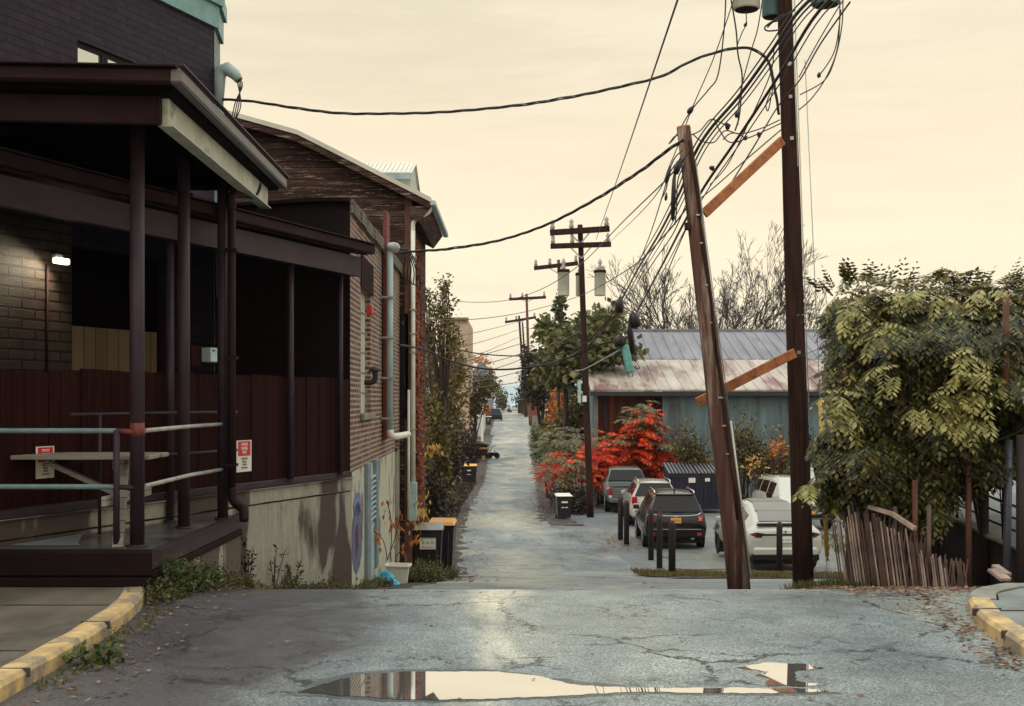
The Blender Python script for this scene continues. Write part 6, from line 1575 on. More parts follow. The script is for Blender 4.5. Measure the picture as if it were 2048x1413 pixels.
# lattice screen, broken and leaning
t = thing('lattice_screen', 'broken leaning wooden lattice under the vine with a white cap rail', 'lattice', P(1800, 1185, 12.6))
rng = random.Random(4)
latt_top = [(1680, 1040), (1720, 1010), (1745, 1012), (1785, 1030), (1830, 1062), (1860, 1100), (1900, 1110), (1935, 1120)]
mb = MB(); mbd = MB()
fd = lambda px: 13.4-(px-1680)/250*1.3
for px in range(1684, 1935, 4):
    for lean in (1, -1):
        p0 = px+rng.uniform(-2, 2); yt = li(latt_top, p0)+rng.uniform(-4, 12); yb = 1185+rng.uniform(-14, 4); yt += abs(rng.gauss(0, 9))
        if rng.random() < (.12 if lean > 0 else .45): continue
        p1 = p0-(18 if lean > 0 else -14)*((yb-yt)/130)
        dd = fd(p0)+(.0 if lean > 0 else .014)
        a = P(p1, yt, dd); b2 = P(p0, yb, dd); b2.z = min(b2.z, zg(dd)+.02)
        (mb if rng.random() < .6 and lean > 0 and p0 < 1905 else mbd).bar(a, b2, .015, .006, up=(0, 1, 0))
mb.build('pale_lath', M['lattice'], t); mbd.build('brown_lath', M['lattice_dark'], t)
mb = MB(); pts_ = [P(1738, 1014, 13.05), P(1785, 1028, 12.8), P(1830, 1058, 12.55)]
for a, b2 in zip(pts_, pts_[1:]): mb.bar(a, b2, .05, .04)
mb.build('cap_rail', M['lattice'], t)
mb = MB()
for px in (1716, 1790, 1858): a = P(px, 1060, fd(px)+.06); mb.tube([(a.x, a.y, zg(a.y)), (a.x, a.y, a.z+.25)], .025, 6)
mb.build('stake', M['lattice_dark'], t)

# dark retaining wall with the ramp and its railing behind
t = thing('retaining_wall', 'dark retaining wall stepping down to the right behind the lattice', 'wall', P(1900, 1150, 14))
wl = [P(1700, 985, 16.5), P(1800, 1000, 15.8), P(1890, 1032, 15), P(1940, 1050, 14.2), P(1990, 1078, 13.4), P(2048, 1103, 12.9), P(2200, 1160, 12.2)]
mb = MB(); z0 = -1.6
for a, b2 in zip(wl, wl[1:]):
    mb.add([(a.x, a.y, z0), (b2.x, b2.y, z0), (b2.x, b2.y, b2.z), (a.x, a.y, a.z), (a.x, a.y+.2, z0), (b2.x, b2.y+.2, z0), (b2.x, b2.y+.2, b2.z), (a.x, a.y+.2, a.z)], [(0, 1, 2, 3), (3, 2, 6, 7), (7, 6, 5, 4)])
M['dark_wall'] = simple('dark damp wall', (.035, .018, .018), .9, 0, .4, 3, .4, 16)
mb.build('wall', M['dark_wall'], t)
mb = MB()
for a, b2 in zip(wl, wl[1:]): mb.bar(a+V((0, .05, .015)), b2+V((0, .05, .015)), .14, .03)
mb.build('cap', M['kerb'], t)
t = thing('ramp_railing', 'dark metal railing with sloping bars along the ramp on the right', 'railing', wl[3])
for k in (1, 2, 3):
    mb = MB(); mb.tube([q+V((0, .08, .05+.135*k)) for q in wl[2:]], .012, 6); mb.build('bar', M['trim'], t)
for q in (wl[2], wl[2].lerp(wl[3], .6), wl[3].lerp(wl[4], .5), wl[4].lerp(wl[5], .4), wl[5], wl[5].lerp(wl[6], .5)):
    mb = MB(); mb.tube([q+V((0, .08, 0)), q+V((0, .08, .62))], .018, 6); mb.build('upright', M['trim'], t)
mb = MB(); q = [(a.x, a.y+.2, a.z-.03) for a in wl]; far = [(a.x+3.5+i*.3, a.y+9, a.z+.35) for i, a in enumerate(wl)]
nq = len(q); mb.add(q+far, [(i, i+1, nq+i+1, nq+i) for i in range(nq-1)])
o = mb.build('ramp', M['concrete_walk']); tag(o, kind='structure')
mb = MB(); mb.bar(P(1985, 1140, 12.2), P(2012, 1160, 12.0), .12, .03); mb.bar(P(1990, 1132, 12.3), P(2016, 1150, 12.1), .08, .03)
solo(mb, 'plank', M['lattice'], 'short pale broken plank lying by the grey steel post', 'plank')
mb = MB(); mb.bar(P(1630, 1174, 14.6), P(1658, 1189, 13.7), .13, .02)
solo(mb, 'board', M['white'], 'pale board lying on the ground just right of the straight pole', 'board')

# ------------------------------------------------------------------ trees and bushes
# left of the alley
def pix_blobs(lst): 
    out = []
    for (px, py, d, rx, rz, ry) in lst:
        c = P(px, py, d); k = d/F; out.append(((c.x, c.y, c.z), (rx*k, ry, rz*k)))
    return out
d = 40
tree('tree', 'slender sparse leafed tree rising beside the ivy on the left of the alley', 'tree', G(872, d), 7.5, pix_blobs([(885, 620, d, 28, 60, .9), (862, 660, d, 34, 60, .9), (905, 680, d, 22, 50, .9), (890, 575, d, 14, 28, .5), (850, 600, d, 16, 36, .6)]), 2600, .13, 'l_olive', tr=.09, lean=(.3, 0), ragged=.5, shell=.75, limbs=22)
tree('tree', 'broad dark olive tree behind the ivy strip on the left', 'tree', G(860, 46), 5, pix_blobs([(865, 760, 46, 40, 70, 1.5), (905, 790, 46, 34, 70, 1.5), (880, 850, 46, 44, 70, 1.5), (915, 740, 46, 22, 40, 1.2)]), 6500, .15, 'l_olive', tr=.12, ragged=.4)
bush('bush', 'dark overgrown bush leaning over the bins on the left verge', 'bush', 845, 940, 840, 985, 50, 4600, .17, 'l_dark', 1.4)
bush('bush', 'olive brown bush filling the gap right beside the ivy on the left', 'bush', 840, 905, 790, 1010, 36, 4200, .14, 'l_olive', 1.0)
bush('bush', 'low dark brush at the foot of the ivy beyond the bins on the left', 'bush', 836, 900, 930, 1050, 33.5, 2600, .12, 'l_dark', .8)
bush('bush', 'dark undergrowth behind the marked wheelie bin on the left', 'bush', 890, 960, 830, 950, 80, 2200, .2, 'l_dark', 1.5)
tree('tree', 'green brown tree beside the white post up the alley', 'tree', G(950, 100), 8, pix_blobs([(958, 790, 100, 20, 40, 2), (975, 770, 100, 22, 26, 2), (945, 820, 100, 16, 30, 2)]), 1800, .3, 'l_olive', tr=.14, ragged=.45)
tree('tree', 'orange topped tree between the beige and the grey building', 'tree', G(962, 230), 16, pix_blobs([(960, 722, 230, 20, 14, 3), (972, 740, 230, 16, 14, 3)]), 800, .45, 'l_orange', tr=.2, ragged=.5)
tree('tree', 'olive tree closing the left side of the alley end', 'tree', G(985, 210), 8, pix_blobs([(985, 775, 210, 22, 20, 3), (1000, 790, 210, 14, 16, 3), (972, 795, 210, 14, 18, 3)]), 1300, .42, 'l_olive', tr=.2, ragged=.4)
bush('bush', 'rust coloured bush beside the far dark truck', 'bush', 962, 984, 806, 838, 190, 600, .4, 'l_orange', 2)
# golden branch by the ivy
t = thing('sapling', 'pale golden leaved sapling branch sticking out of the ivy', 'plant', G(845, 27.2)); rng = random.Random(9); mb = MB(); ms = MB()
ms.tube(crv([P(838, 960, 26.9), P(845, 900, 26.9), P(866, 884, 26.9)], 4), .012, 5)
for i in range(40):
    q = P(850+rng.uniform(-14, 32), 888+rng.uniform(-8, 12)+abs(rng.uniform(0, 14)), 26.9); leaf(mb, q, V((rng.uniform(-.5, .8), rng.uniform(-.6, .2), -1)).normalized(), rvec(rng), .15, .07)
mb.build('foliage', M['l_gold'], t); ms.build('stem', M['bark'], t)
# weeds by the bins and walls
def weeds(name, label, px0, px1, d0, d1, n, h, lm, sprig=10, seed=1, lsz=.05, kind='stuff', bend=.5):
    rng = random.Random(seed); mb = MB()
    for i in range(n):
        d = rng.uniform(d0, d1); px = rng.uniform(px0, px1); q = G(px, d); hh = h*rng.uniform(.35, 1.1)
        dr = V((rng.uniform(-bend, bend), rng.uniform(-bend, bend), 1)).normalized()
        for k in range(sprig):
            f = (k+1)/sprig; c = q+dr*(hh*f)+V((0, 0, 0))
            leaf(mb, c, (rvec(rng)+V((0, 0, .2))).normalized(), (rvec(rng)+V((0, 0, 1))).normalized(), lsz*rng.uniform(.6, 1.4), lsz*.45)
    o = solo(mb, name, M[lm], label, 'weeds', kind=kind); return o
def line_weeds(name, label, a, b, width, n, h, lm, seed=1, lsz=.05, sprig=10):
    rng = random.Random(seed); mb = MB(); a = V(a); b = V(b)
    for i in range(n):
        f = rng.random(); q = a.lerp(b, f)+V((rng.uniform(-width, width), rng.uniform(-width, width), 0)); q.z = (zg(q.y) if q.y > 11.2 else EYE-1.77)
        env = .35+.65*abs(noise.noise(V((f*9, seed, 0))))*2; hh = h*rng.uniform(.3, 1.1)*min(1.2, env)
        dr = V((rng.uniform(-.4, .4), rng.uniform(-.4, .4), 1)).normalized()
        for k in range(sprig):
            c = q+dr*(hh*(k+1)/sprig); leaf(mb, c, (rvec(rng)+V((0, 0, .15))).normalized(), (rvec(rng)+V((0, 0, 1))).normalized(), lsz*rng.uniform(.6, 1.4), lsz*.45)
    return solo(mb, name, M[lm], label, 'weeds', kind='stuff')
line_weeds('weeds', 'green and red weeds along the foot of the loading deck', (-3.08, 10.3, 0), (-3.1, 14.2, 0), .16, 620, .38, 'l_weed', 2, .045)
line_weeds('weeds', 'low weeds along the stained concrete wall', W0.pt(.3, 0, .25), W0.pt(2.6, 0, .3), .15, 320, .26, 'l_weed', 3, .045)
line_weeds('weeds', 'brown green weeds below the brick wall around the tub', (-2.15, 17.2, 0), (-2.1, 19.9, 0), .14, 260, .22, 'l_weed', 4, .05)
line_weeds('weeds', 'thick green weeds in front of the wheelie bins', (-1.75, 22.2, 0), (-1.45, 25.2, 0), .32, 1000, .42, 'l_weed', 5, .07, 12)
line_weeds('weeds', 'small weeds growing along the left kerb', (-2.82, 7.2, 0), (-2.9, 10, 0), .08, 150, .10, 'l_weed', 6, .03, 6)
t = thing('bush', 'small green leafy clump at the kerb in the lower left', 'bush', (-2.8, 8.0, EYE-1.77)); rng = random.Random(3); mb = MB()
for i in range(110):
    q = V((-2.75+rng.uniform(-.16, .16), 7.95+rng.uniform(-.15, .15), EYE-1.77+rng.random()*.14)); leaf(mb, q, (rvec(rng)+V((0, -.3, .2))).normalized(), (rvec(rng)+V((0, 0, 1))).normalized(), .065, .045)
mb.build('foliage', M['l_green'], t)
t = thing('bush', 'leafy green shrub at the corner of the loading deck beside the yellow kerb', 'bush', (-3.1, 10.7, EYE-1.77)); mb = MB()
crown(mb, [((-3.0, 10.8, EYE-1.77+.14), (.20, .30, .17)), ((-2.92, 11.3, EYE-1.77+.10), (.16, .4, .13)), ((-3.04, 10.7, EYE-1.77+.28), (.10, .18, .12))], 1300, .05, rng, .6, 0, .5, .6)
mb.build('foliage', M['l_green'], t)
# tall dark weed stalks against the wall
for px, d, h, lb in ((497, 14.3, .75, 'tall dark weed stalk against the pale wall right of the drainpipe elbow'), (548, 14.9, .6, 'thin dry weed stalk in the middle of the pale wall'), (588, 15.4, .42, 'short green weed with broad leaves against the stained wall')):
    t = thing('weed', lb, 'weed', G(px, d)); mb = MB(); ms = MB(); b_ = G(px, d); rng = random.Random(px)
    for k in range(4):
        e = b_+V((rng.uniform(-.16, .16), -.02, h*rng.uniform(.7, 1))); ms.tube([b_, b_.lerp(e, .5)+V((0, 0, .04)), e], .005, 4)
        for j in range(26 if px != 548 else 9): c = b_.lerp(e, rng.uniform(.2, 1)); leaf(mb, c, (rvec(rng)+V((0, 0, .3))).normalized(), rvec(rng), .07, .022)
    mb.build('foliage', M['l_weed' if px == 588 else 'l_dark'], t); ms.build('stem', M['bark'], t)
# coloured shoots by the louvre
t = thing('sapling', 'thin sapling with orange and red leaves by the louvred vent', 'plant', G(770, 20.3)); rng = random.Random(2); mb = MB(); ms = MB()
for (a, c_) in (((775, 1120), (745, 1060)), ((775, 1120), (800, 1030)), ((780, 1120), (775, 1005)), ((790, 1115), (830, 1075)), ((700, 1150), (697, 1000))):
    A_ = P(a[0], a[1], 20.2); B_ = P(c_[0], c_[1], 20); ms.tube(crv([A_, A_.lerp(B_, .5)+V((.05, 0, .08)), B_], 4), .008, 4)
    for j in range(12): leaf(mb, A_.lerp(B_, rng.uniform(.45, 1.1))+rvec(rng)*.09, V((rng.uniform(-.6, .6), -.2, -.8)).normalized(), rvec(rng), .11, .06)
mb.build('foliage', M['l_orange'], t); ms.build('stem', M['bark'], t)
t = thing('sapling', 'yellow orange leaved shoot hanging over the bins beside the downspout', 'plant', G(836, 26)); mb = MB()
for j in range(110):
    q = P(834+rng.gauss(0, 12), 1035+rng.gauss(0, 22), 25.2+rng.random()); leaf(mb, q, V((rng.uniform(-.6, .6), -.2, -.8)).normalized(), rvec(rng), .12, .06)
mb.build('foliage', M['l_gold'], t); ms = MB(); ms.tube([G(838, 26), P(836, 1010, 26)], .02, 5); ms.build('stem', M['bark'], t)

# right of the alley
def sumac(label, pts_, nf, L_, lm, seed, top=False):
    rng = random.Random(seed); mb = MB(); ms = MB(); t = None
    cx = sum(q[0] for q in pts_)/len(pts_); d = pts_[0][2]; t = thing('sumac_shrub', label, 'shrub', G(cx, d))
    for (px, py, d, w_, h_) in pts_:
        c = P(px, py, d); k = d/F; b_ = G(px, d); ms.tube([b_, b_.lerp(c, .5)+V((rng.uniform(-.2, .2), 0, 0)), c], [.06, .04, .02], 5)
        for i in range(nf):
            u = rvec(rng); q = c+V((u.x*w_*k, u.y*.8, u.z*h_*k))*(rng.random()**.4)
            frond(mb, q, V((u.x, u.y-.5, .35)), L_*rng.uniform(.7, 1.2), 7, .26, .085, 1.1, rng)
    mb.build('foliage', M[lm], t); ms.build('stem', M['bark'], t); return t
ds = 56.5
sumac('bright red sumac at the foot of the dark shed opening, centre of the red mass', [(1275, 900, ds, 45, 40), (1230, 905, ds, 45, 45), (1290, 850, ds, 25, 30)], 62, .75, 'l_red', 1)
sumac('bright red sumac spreading right above the pickup and dumpster', [(1310, 905, ds+.6, 36, 34), (1330, 935, ds+.6, 18, 22)], 60, .7, 'l_red', 2)
sumac('low red sumac between the crossarm pole and the alley', [(1200, 915, ds-1, 32, 40), (1160, 930, ds-1.5, 28, 40), (1195, 960, ds-2, 22, 20)], 38, .7, 'l_red', 3)
sumac('sage green sumac top standing above the red sumac against the shed', [(1280, 815, ds+.3, 10, 26), (1268, 840, ds+.2, 22, 18), (1296, 850, ds+.2, 24, 20), (1245, 880, ds-.2, 40, 10), (1325, 890, ds, 20, 8)], 22, .8, 'l_sage', 4)
sumac('sage green sumac overhanging the alley left of the crossarm pole', [(1120, 900, 55, 36, 40), (1095, 890, 60, 24, 40), (1150, 880, 54, 26, 34), (1125, 940, 52, 36, 34)], 42, .8, 'l_sage', 5)
sumac('orange tinted sumac low beside the right verge', [(1140, 925, 53, 22, 36), (1112, 950, 53, 18, 26)], 34, .7, 'l_red', 6)
tree('tree', 'large leaved green tree growing round the reddish pole', 'tree', G(1130, 62), 9, pix_blobs([(1130, 690, 62, 48, 44, 2), (1180, 665, 62, 44, 40, 2), (1220, 650, 62, 30, 36, 1.5), (1110, 740, 62, 40, 40, 2), (1170, 720, 62, 50, 40, 2), (1240, 700, 61, 40, 28, 1.5), (1090, 660, 63, 20, 26, 1)]), 5600, .36, 'l_tree', tr=.2, asp=.75, ragged=.45)
tree('tree', 'small leafy vine column climbing the reddish pole', 'tree', G(1118, 75), 9, pix_blobs([(1118, 612, 75, 12, 26, .6), (1120, 650, 75, 14, 26, .6)]), 500, .3, 'l_green', tr=.1, asp=.75)
tree('tree', 'dark leaved tree overhanging the right edge of the alley', 'tree', G(1085, 92), 8, pix_blobs([(1075, 765, 90, 34, 48, 2.5), (1100, 730, 90, 30, 34, 2.5), (1120, 790, 90, 36, 50, 2.5), (1060, 720, 90, 20, 26, 2)]), 5500, .34, 'l_dark', tr=.2, ragged=.4)
bush('bush', 'orange leaved bush glowing under the dark tree on the right', 'bush', 1088, 1130, 770, 880, 86, 1500, .26, 'l_orange', 1.5)
bush('bush', 'green undergrowth behind the sumac along the right verge', 'bush', 1070, 1200, 790, 940, 66, 5500, .24, 'l_olive', 2)
bush('bush', 'green bush at the base of the leaning far pole', 'bush', 1062, 1110, 850, 930, 80, 1500, .24, 'l_green', 1.5)
bush('bush', 'low dark bush under the sumac at the right verge', 'bush', 1098, 1190, 965, 1028, 50, 2600, .17, 'l_dark', 1.2)
bush('bush', 'dark bush behind the pickup and the red sumac', 'bush', 1180, 1300, 930, 1010, 57.3, 2600, .2, 'l_dark', 1.2)
for k, (px0, px1, yt, yb, dd, lm, lb) in enumerate(((1350, 1440, 850, 1000, 52.2, 'l_olive', 'thin brown bush in front of the teal shed wall left of the leaning pole'), (1440, 1530, 800, 990, 52, 'l_olive', 'yellow green bush against the shed between the two near poles'), (1500, 1590, 850, 1000, 51.5, 'l_olive', 'bush with orange tips by the straight pole'), (1560, 1700, 870, 1020, 53, 'l_dark', 'dark bush behind the white suvs'))):
    bush('bush', lb, 'bush', px0, px1, yt, yb, dd, 3200, .15, lm, 1, stems=16, ragged=.6)
bush('bush', 'orange tinged sprig beside the straight pole against the shed', 'bush', 1530, 1575, 860, 925, 51, 170, .16, 'l_orange', .5, stems=6)
bush('bush', 'yellow sprig low between the poles against the shed', 'bush', 1485, 1540, 900, 960, 51, 180, .16, 'l_gold', .5, stems=6)
# far end
tree('tree', 'dark leafless tree at the far right of the alley end', 'tree', G(1046, 225), 9, pix_blobs([(1046, 770, 225, 16, 40, 2), (1040, 800, 225, 14, 20, 2)]), 900, .45, 'l_dark', tr=.2, ragged=.6)
bush('bush', 'rust brown bushes closing the alley behind the person', 'bush', 1000, 1016, 792, 822, 280, 700, .5, 'l_olive', 2)
bush('bush', 'brown hedge behind the far dark truck', 'bush', 990, 1014, 795, 818, 262, 500, .5, 'l_dark', 2)
for k, (px, w_, h_, dd) in enumerate(((1330, 90, 60, 118), (1600, 120, 70, 125), (1230, 60, 50, 112), (1750, 120, 90, 120), (1900, 160, 110, 124))):
    pass
# bare trees behind the shed
def bare(label, px, d, h, r, seed, depth=6, spread=.55, L0=None):
    rng = random.Random(seed); b_ = G(px, d); t = thing('bare_tree', label, 'tree', b_)
    mb = MB(); top = b_+V((rng.uniform(-.3, .3), 0, h*.30)); mb.tube([b_, b_.lerp(top, .5), top], [r*1.2, r, r*.85], 8); mb.build('trunk', M['bark_grey'], t)
    mb = MB()
    for k in range(7):
        a = 2*math.pi*k/6+rng.random(); dr = V((math.cos(a)*1.05, math.sin(a)*.6, .8 if k else 1.4))
        branches(mb, top-V((0, 0, h*.06*rng.random())), dr, h*.21, r*.62, depth, rng, spread, .07, 3, .018, .76)
    mb.build('branches', M['bark_grey'], t)
bare('big bare spreading tree behind the shed between the two near poles', 1438, 85, 16.5, .26, 8, 7, .45)
bare('bare tree behind the shed left of the leaning pole', 1345, 82, 13, .18, 17, 6, .45)

# ------------------------------------------------------------------ far buildings on the left
def far_house(label, px0, px1, pyt, d, mat, dep=10, roof=None, wins=(), name='house'):
    a, b2 = toX(px0, d), toX(px1, d); z0 = zg(d)-1; z1 = P(0, pyt, d).z
    t = thing(name, label, 'building', ((a+b2)/2, d, z0+1)); mb = MB(); mb.box(((a+b2)/2, d+dep/2, (z0+z1)/2), (b2-a, dep, z1-z0)); mb.build('wall', M[mat], t)
    if roof:
        mb = MB(); o_ = .35; zz = z1+.02; rh = roof[1]
        mb.extr([(a-o_, d-o_, zz), (b2+o_, d-o_, zz), ((a+b2)/2, d-o_, zz+rh)], (0, dep+2*o_, 0)); mb.build('roof', M[roof[0]], t)
    for (wx, wy, ww, wh) in wins:
        c = P(wx, wy, d-.03); mb = MB(); mb.box(c, (ww, .1, wh)); f = mb.build('window', M['white'], t); mb = MB(); mb.box(c-V((0, .06, 0)), (ww*.8, .03, wh*.84)); mb.build('pane', M['glass'], f)
    return t
t = far_house('tall beige block building behind the slender tree', 880, 936, 640, 95, 'tan_building', 12)
mb = MB(); a = P(880, 638, 94.9); b2 = P(937, 638, 94.9); mb.bar(a, b2, .3, .2); mb.build('coping', M['kerb'], t)
far_house('grey hip roofed house far up the alley on the left', 940, 984, 752, 190, 'bluegrey_siding', 9, ('bluegrey_siding', 2.2), [(950, 770, 1.2, 1.6), (966, 770, 1.2, 1.6), (978, 790, 1, 1.5)])
far_house('pale sided house with red gable end beside the ivy', 836, 858, 668, 49, 'pale_siding', 6, None, [(846, 700, .2, .7)])
mb = MB(); mb.box(P(864, 708, 48.6), (.25, .3, 1.4)); solo(mb, 'banner', M['cloth_red'], 'dark red hanging cloth beside the pale sided house', 'banner')
far_house('white walled low building by the alley behind the small black shed', 940, 965, 832, 128, 'pale_siding', 14)
mb = MB(); mb.box(P(964.5, 833, 118), (.22, .22, 6.6)); solo(mb, 'pole', M['white'], 'white post standing at the left edge of the alley', 'pole')
t = thing('garden_shed', 'small black roofed shed with open front at the alley edge', 'shed', G(955, 100))
xa, xb = toX(932, 100), toX(978, 100); z0 = zg(100); z1 = P(0, 890, 100).z; mb = MB(); mb.box(((xa+xb)/2, 101.3, (z0+z1)/2), (xb-xa-.3, 2.4, z1-z0)); mb.build('wall', M['dark_post'], t)
mb = MB(); mb.bar((xa, 101.3, z1+.5), (xb, 101.3, z1-.02), 2.8, .12); mb.build('roof', M['kerb'], t)
t = thing('tee_stand', 'yellow wooden tee shaped stand in front of the small black shed', 'stand', G(967, 98.5)); mb = MB(); c = P(967, 912, 98.4); mb.box((c.x, c.y, (zg(98.5)+c.z)/2), (.28, .2, c.z-zg(98.5))); mb.build('post', M['l_gold'] if 0 else simple('yellow timber', (.5, .34, .12), .7), t)
mb = MB(); mb.box(P(966, 897, 98.4), (.75, .3, .14)); mb.build('top_bar', M['orange_wood'], t)
# flower pot / bike like clutter beside it
t = thing('hand_cart', 'small dark cart with a white round lamp at the shed corner', 'cart', G(987, 100)); c = G(987, 100)
mb = MB(); mb.box(c+V((0, 0, .35)), (.8, .5, .3), bev=.05); mb.build('tray', M['trim'], t)
for s in (-.3, .3):
    mb = MB(); mb.lathe([(.06, -.05), (.24, -.05), (.24, .05), (.06, .05)], c+V((s, -.2, .24)), 14, 'Y'); mb.build('wheel', M['black'], t)
mb = MB(); mb.tube([c+V((-.3, 0, .5)), c+V((-.1, 0, 1.0)), c+V((.2, 0, 1.05))], .03, 6); mb.build('handle', M['trim'], t)
mb = MB(); mb.lathe([(.05, -.05), (.14, -.03), (.14, .03), (.05, .05)], c+V((.15, -.35, .6)), 12, 'Y'); mb.build('lamp', M['white'], t)
# right end clutter : dark gate box and red timber behind
mb = MB(); mb.box(P(1041, 818, 235), (1.1, .8, 3.3)); solo(mb, 'cabinet', M['dark_post'], 'tall dark cabinet beside the poles at the alley end', 'cabinet')
t = far_house('low red brown outbuilding at the right of the alley end', 1048, 1082, 800, 215, 'red_timber', 6, ('kerb', .6))
# right side distant tree mass so the lot closes behind the vine
bush('bush', 'tall green hedge behind the shed right end and the vine', 'hedge', 1640, 2100, 690, 1000, 48, 6000, .3, 'l_green', 2)

# ------------------------------------------------------------------ litter and grass
def litter(name, label, pts_, lm, seed, size=.05, fn=None):
    rng = random.Random(seed); mb = MB()
    for q in pts_(rng):
        a = rng.random()*6.28; leaf(mb, q+V((0, 0, rng.random()*.02+.006)), V((math.cos(a), math.sin(a), rng.uniform(-.1, .35))).normalized(), V((rng.uniform(-.3, .3), rng.uniform(-.3, .3), 1)), size*rng.uniform(.5, 1.5), size*.6)
    return solo(mb, name, M[lm], label, 'leaf litter', kind='stuff')
def gz(x, y): return V((x, y, (EYE-1.77+.013) if y < 10.6 else zg(y)+.016))
litter('fallen_leaves', 'brown fallen leaves drifted under the lattice and along the right kerb', lambda r: [gz(r.uniform(3.1, 5.2), r.uniform(10.8, 13.6)) for _ in range(1900)]+[gz(3.75-.35*(10.4-y)/2.5+r.gauss(0, .10)-.12, y) for y in [r.uniform(7.8, 11.2) for _ in range(380)]], 'l_litter', 1, .055)
litter('fallen_leaves', 'scattered leaves along the foot of the left walls', lambda r: [gz(-2.9+r.gauss(0, .3)+max(0, (y-14)*.12), y) for y in [r.uniform(9, 19) for _ in range(1100)]], 'l_litter', 2, .04)
litter('fallen_leaves', 'leaves strewn thinly over the street', lambda r: [gz(r.uniform(-4, 5), r.uniform(6.3, 11.3)) for _ in range(150)]+[gz(-2.8+r.random()*.5, r.uniform(6, 9)) for _ in range(120)], 'l_litter', 3, .045)
litter('fallen_leaves', 'reddish leaves along both edges of the alley farther up', lambda r: [gz(toX(lin(AL, y)[0], y)+r.gauss(0, .5), y) for y in [r.uniform(22, 90) for _ in range(1600)]]+[gz(toX(lin(AL, y)[1], y)+r.gauss(0, .5), y) for y in [r.uniform(44, 90) for _ in range(1200)]], 'l_litter', 4, .12)
litter('fallen_leaves', 'yellow brown leaves heaped by the farther bollards', lambda r: [gz(toX(1245, 38)+r.gauss(0, .5), 38+r.gauss(0, 1.4)) for _ in range(500)], 'l_litter', 5, .09)
litter('fallen_leaves', 'brown leaves and bark scraps gathered round the feet of the two near poles', lambda r: [gz(p.x+r.gauss(0, .32), p.y+r.gauss(0, .45)) for p in (PA0, PB0) for _ in range(170)], 'l_litter', 6, .045)
def grass(label, fn, n, h, seed, lm='l_grass'):
    rng = random.Random(seed); mb = MB()
    for i in range(n):
        q = fn(rng)
        for k in range(4):
            d_ = V((rng.uniform(-.5, .5), rng.uniform(-.5, .5), 1)).normalized(); leaf(mb, q+V((rng.uniform(-.04, .04), rng.uniform(-.04, .04), 0)), d_, rvec(rng), h*rng.uniform(.5, 1.3), .02)
    return solo(mb, 'grass', M[lm], label, 'grass', kind='stuff')
def isl(r):
    u = r.random(); x = toX(1290, 27)+u*6.6; y = 26.2+2.2*r.random()+(.9*(1-u)**2)*r.uniform(0, 2.5)-(u*1.2); return V((x, y, zg(y)))
grass('green and yellow grass island at the near edge of the parking lot', isl, 3200, .11, 1)
grass('grass tufts at the foot of the lattice beside the straight pole', lambda r: (lambda x, y: V((x, y, zg(y))))(r.uniform(3.5, 4.6), r.uniform(13.0, 15.5)), 900, .16, 2, 'l_weed')
grass('grass along the left verge past the bins', lambda r: (lambda y: V((toX(lin(AL, y)[0], y)-r.random()*1.2, y, zg(y))))(r.uniform(30, 75)), 1800, .16, 3, 'l_dark')
grass('patch of grass behind the white suvs', lambda r: (lambda x, y: V((x, y, zg(y))))(r.uniform(9.5, 14), r.uniform(33, 40)), 900, .16, 4)
sheet('grass_island', 'soil', 25.8, 29.5, lambda y: toX(1290, 27)+abs(y-27.6)*.35, lambda y: toX(1690, 28), .012, 16, .25, 6)
# ------------------------------------------------------------------ light, sky, camera
w = bpy.data.worlds.new('World'); SC.world = w; w.use_nodes = True
nt = w.node_tree; L = nt.links
for n in list(nt.nodes): nt.nodes.remove(n)
SUN_EL, SUN_AZ = 48, 232      # azimuth clockwise from +Y (the viewing direction)
sky = N(nt, 'ShaderNodeTexSky', sky_type='NISHITA', sun_disc=False, sun_elevation=math.radians(SUN_EL), sun_rotation=math.radians(SUN_AZ))
b1 = N(nt, 'ShaderNodeBackground', i_Strength=.10); L.new(sky.outputs[0], b1.inputs['Color'])
tc = N(nt, 'ShaderNodeTexCoord'); sp = N(nt, 'ShaderNodeSeparateXYZ'); L.new(tc.outputs['Generated'], sp.inputs[0])
el = sp.outputs['Z']
cl = noise_(nt, tc.outputs['Generated'], 2.2, 6, .6, .5, (1, 1, 6))
cl2 = noise_(nt, tc.outputs['Generated'], 5.0, 5, .6, .5, (1, 1, 9))
base = ramp(nt, el, [(0, (1.14, .985, .72)), (.12, (1.12, .965, .69)), (.22, (1.03, .885, .63)), (.34, (.97, .87, .66)), (.5, (1.4, 1.4, 1.25)), (1, (2.1, 2.3, 2.25))])
c = mixc(nt, .8, base, ramp(nt, cl, [(.36, (.90, .90, .89)), (.5, 1.02), (.66, 1.07)]), 'MULTIPLY')
c = mixc(nt, .6, c, ramp(nt, cl2, [(.36, (.95, .94, .93)), (.55, 1.0)]), 'MULTIPLY')
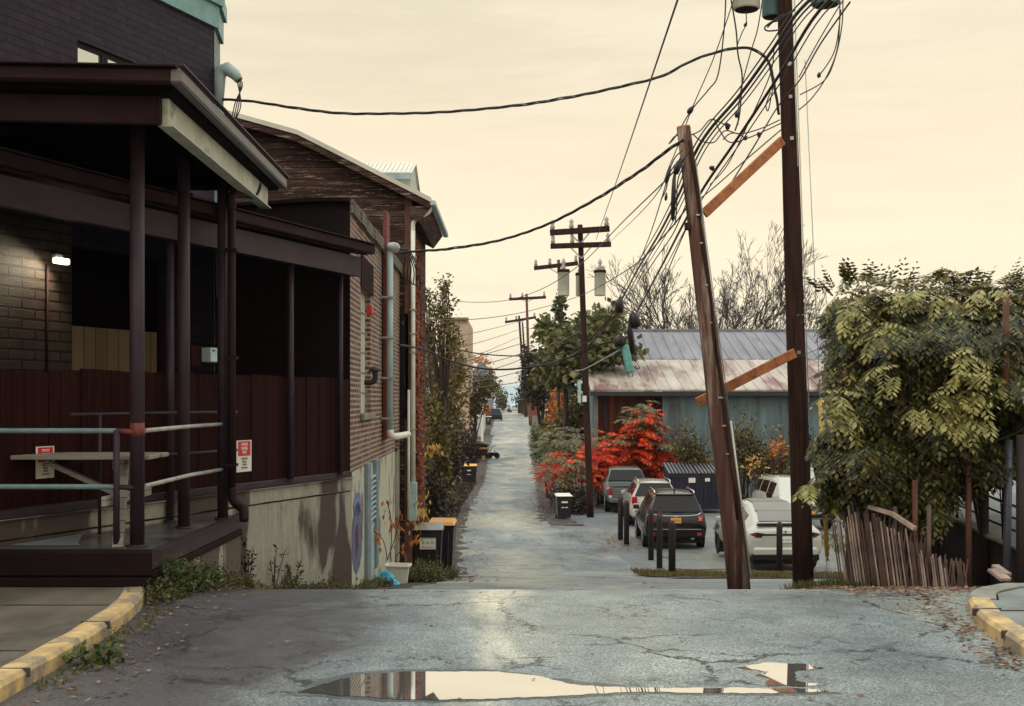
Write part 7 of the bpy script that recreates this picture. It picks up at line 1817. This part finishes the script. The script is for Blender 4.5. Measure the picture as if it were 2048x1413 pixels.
b2 = N(nt, 'ShaderNodeBackground', i_Strength=1.0); L.new(c, b2.inputs['Color'])
mx = N(nt, 'ShaderNodeMixShader'); L.new(ramp(nt, el, [(0, .97), (.4, .93), (1, .8)]), mx.inputs[0])
L.new(b1.outputs[0], mx.inputs[1]); L.new(b2.outputs[0], mx.inputs[2])
o = N(nt, 'ShaderNodeOutputWorld'); L.new(mx.outputs[0], o.inputs['Surface'])
sd = bpy.data.lights.new('sun', 'SUN'); sd.energy = 1.1; sd.angle = math.radians(14); sd.color = (1, .93, .80)
so = bpy.data.objects.new('sun', sd); COL.objects.link(so)
az = math.radians(SUN_AZ); e = math.radians(SUN_EL)
dirv = V((math.sin(az)*math.cos(e), math.cos(az)*math.cos(e), math.sin(e)))
so.rotation_euler = (-dirv).to_track_quat('-Z', 'Y').to_euler(); so.location = (10, -10, 30)
cd = bpy.data.cameras.new('camera'); cam = bpy.data.objects.new('camera', cd); COL.objects.link(cam)
cam.location = (0, 0, EYE); cam.rotation_euler = (math.pi/2, 0, 0)
cd.sensor_width = 36; cd.lens = 36*F/2048; cd.shift_y = (HY-706.5)/2048; cd.clip_end = 9000; cd.clip_start = .1
SC.camera = cam
SC.view_settings.view_transform = 'Standard'; SC.view_settings.look = 'None'; SC.view_settings.exposure = 0; SC.view_settings.gamma = 1
SC.render.resolution_x = 1024; SC.render.resolution_y = 706
SC.cycles.max_bounces = 6; SC.cycles.diffuse_bounces = 3; SC.cycles.glossy_bounces = 3; SC.cycles.transmission_bounces = 2

HAZE = True
if HAZE:
    mb = MB(); mb.box((0, 3450, -15), (8600, 7200, 190))
    hm = bpy.data.materials.new('haze air'); hm.use_nodes = True; hn = hm.node_tree
    hn.nodes.remove(hn.nodes['Principled BSDF'])
    pv = hn.nodes.new('ShaderNodeVolumePrincipled'); pv.inputs['Color'].default_value = (.86, .93, 1, 1); pv.inputs['Density'].default_value = .00014
    hn.links.new(pv.outputs[0], hn.nodes['Material Output'].inputs['Volume'])
    tag(mb.build('haze', hm), kind='stuff')
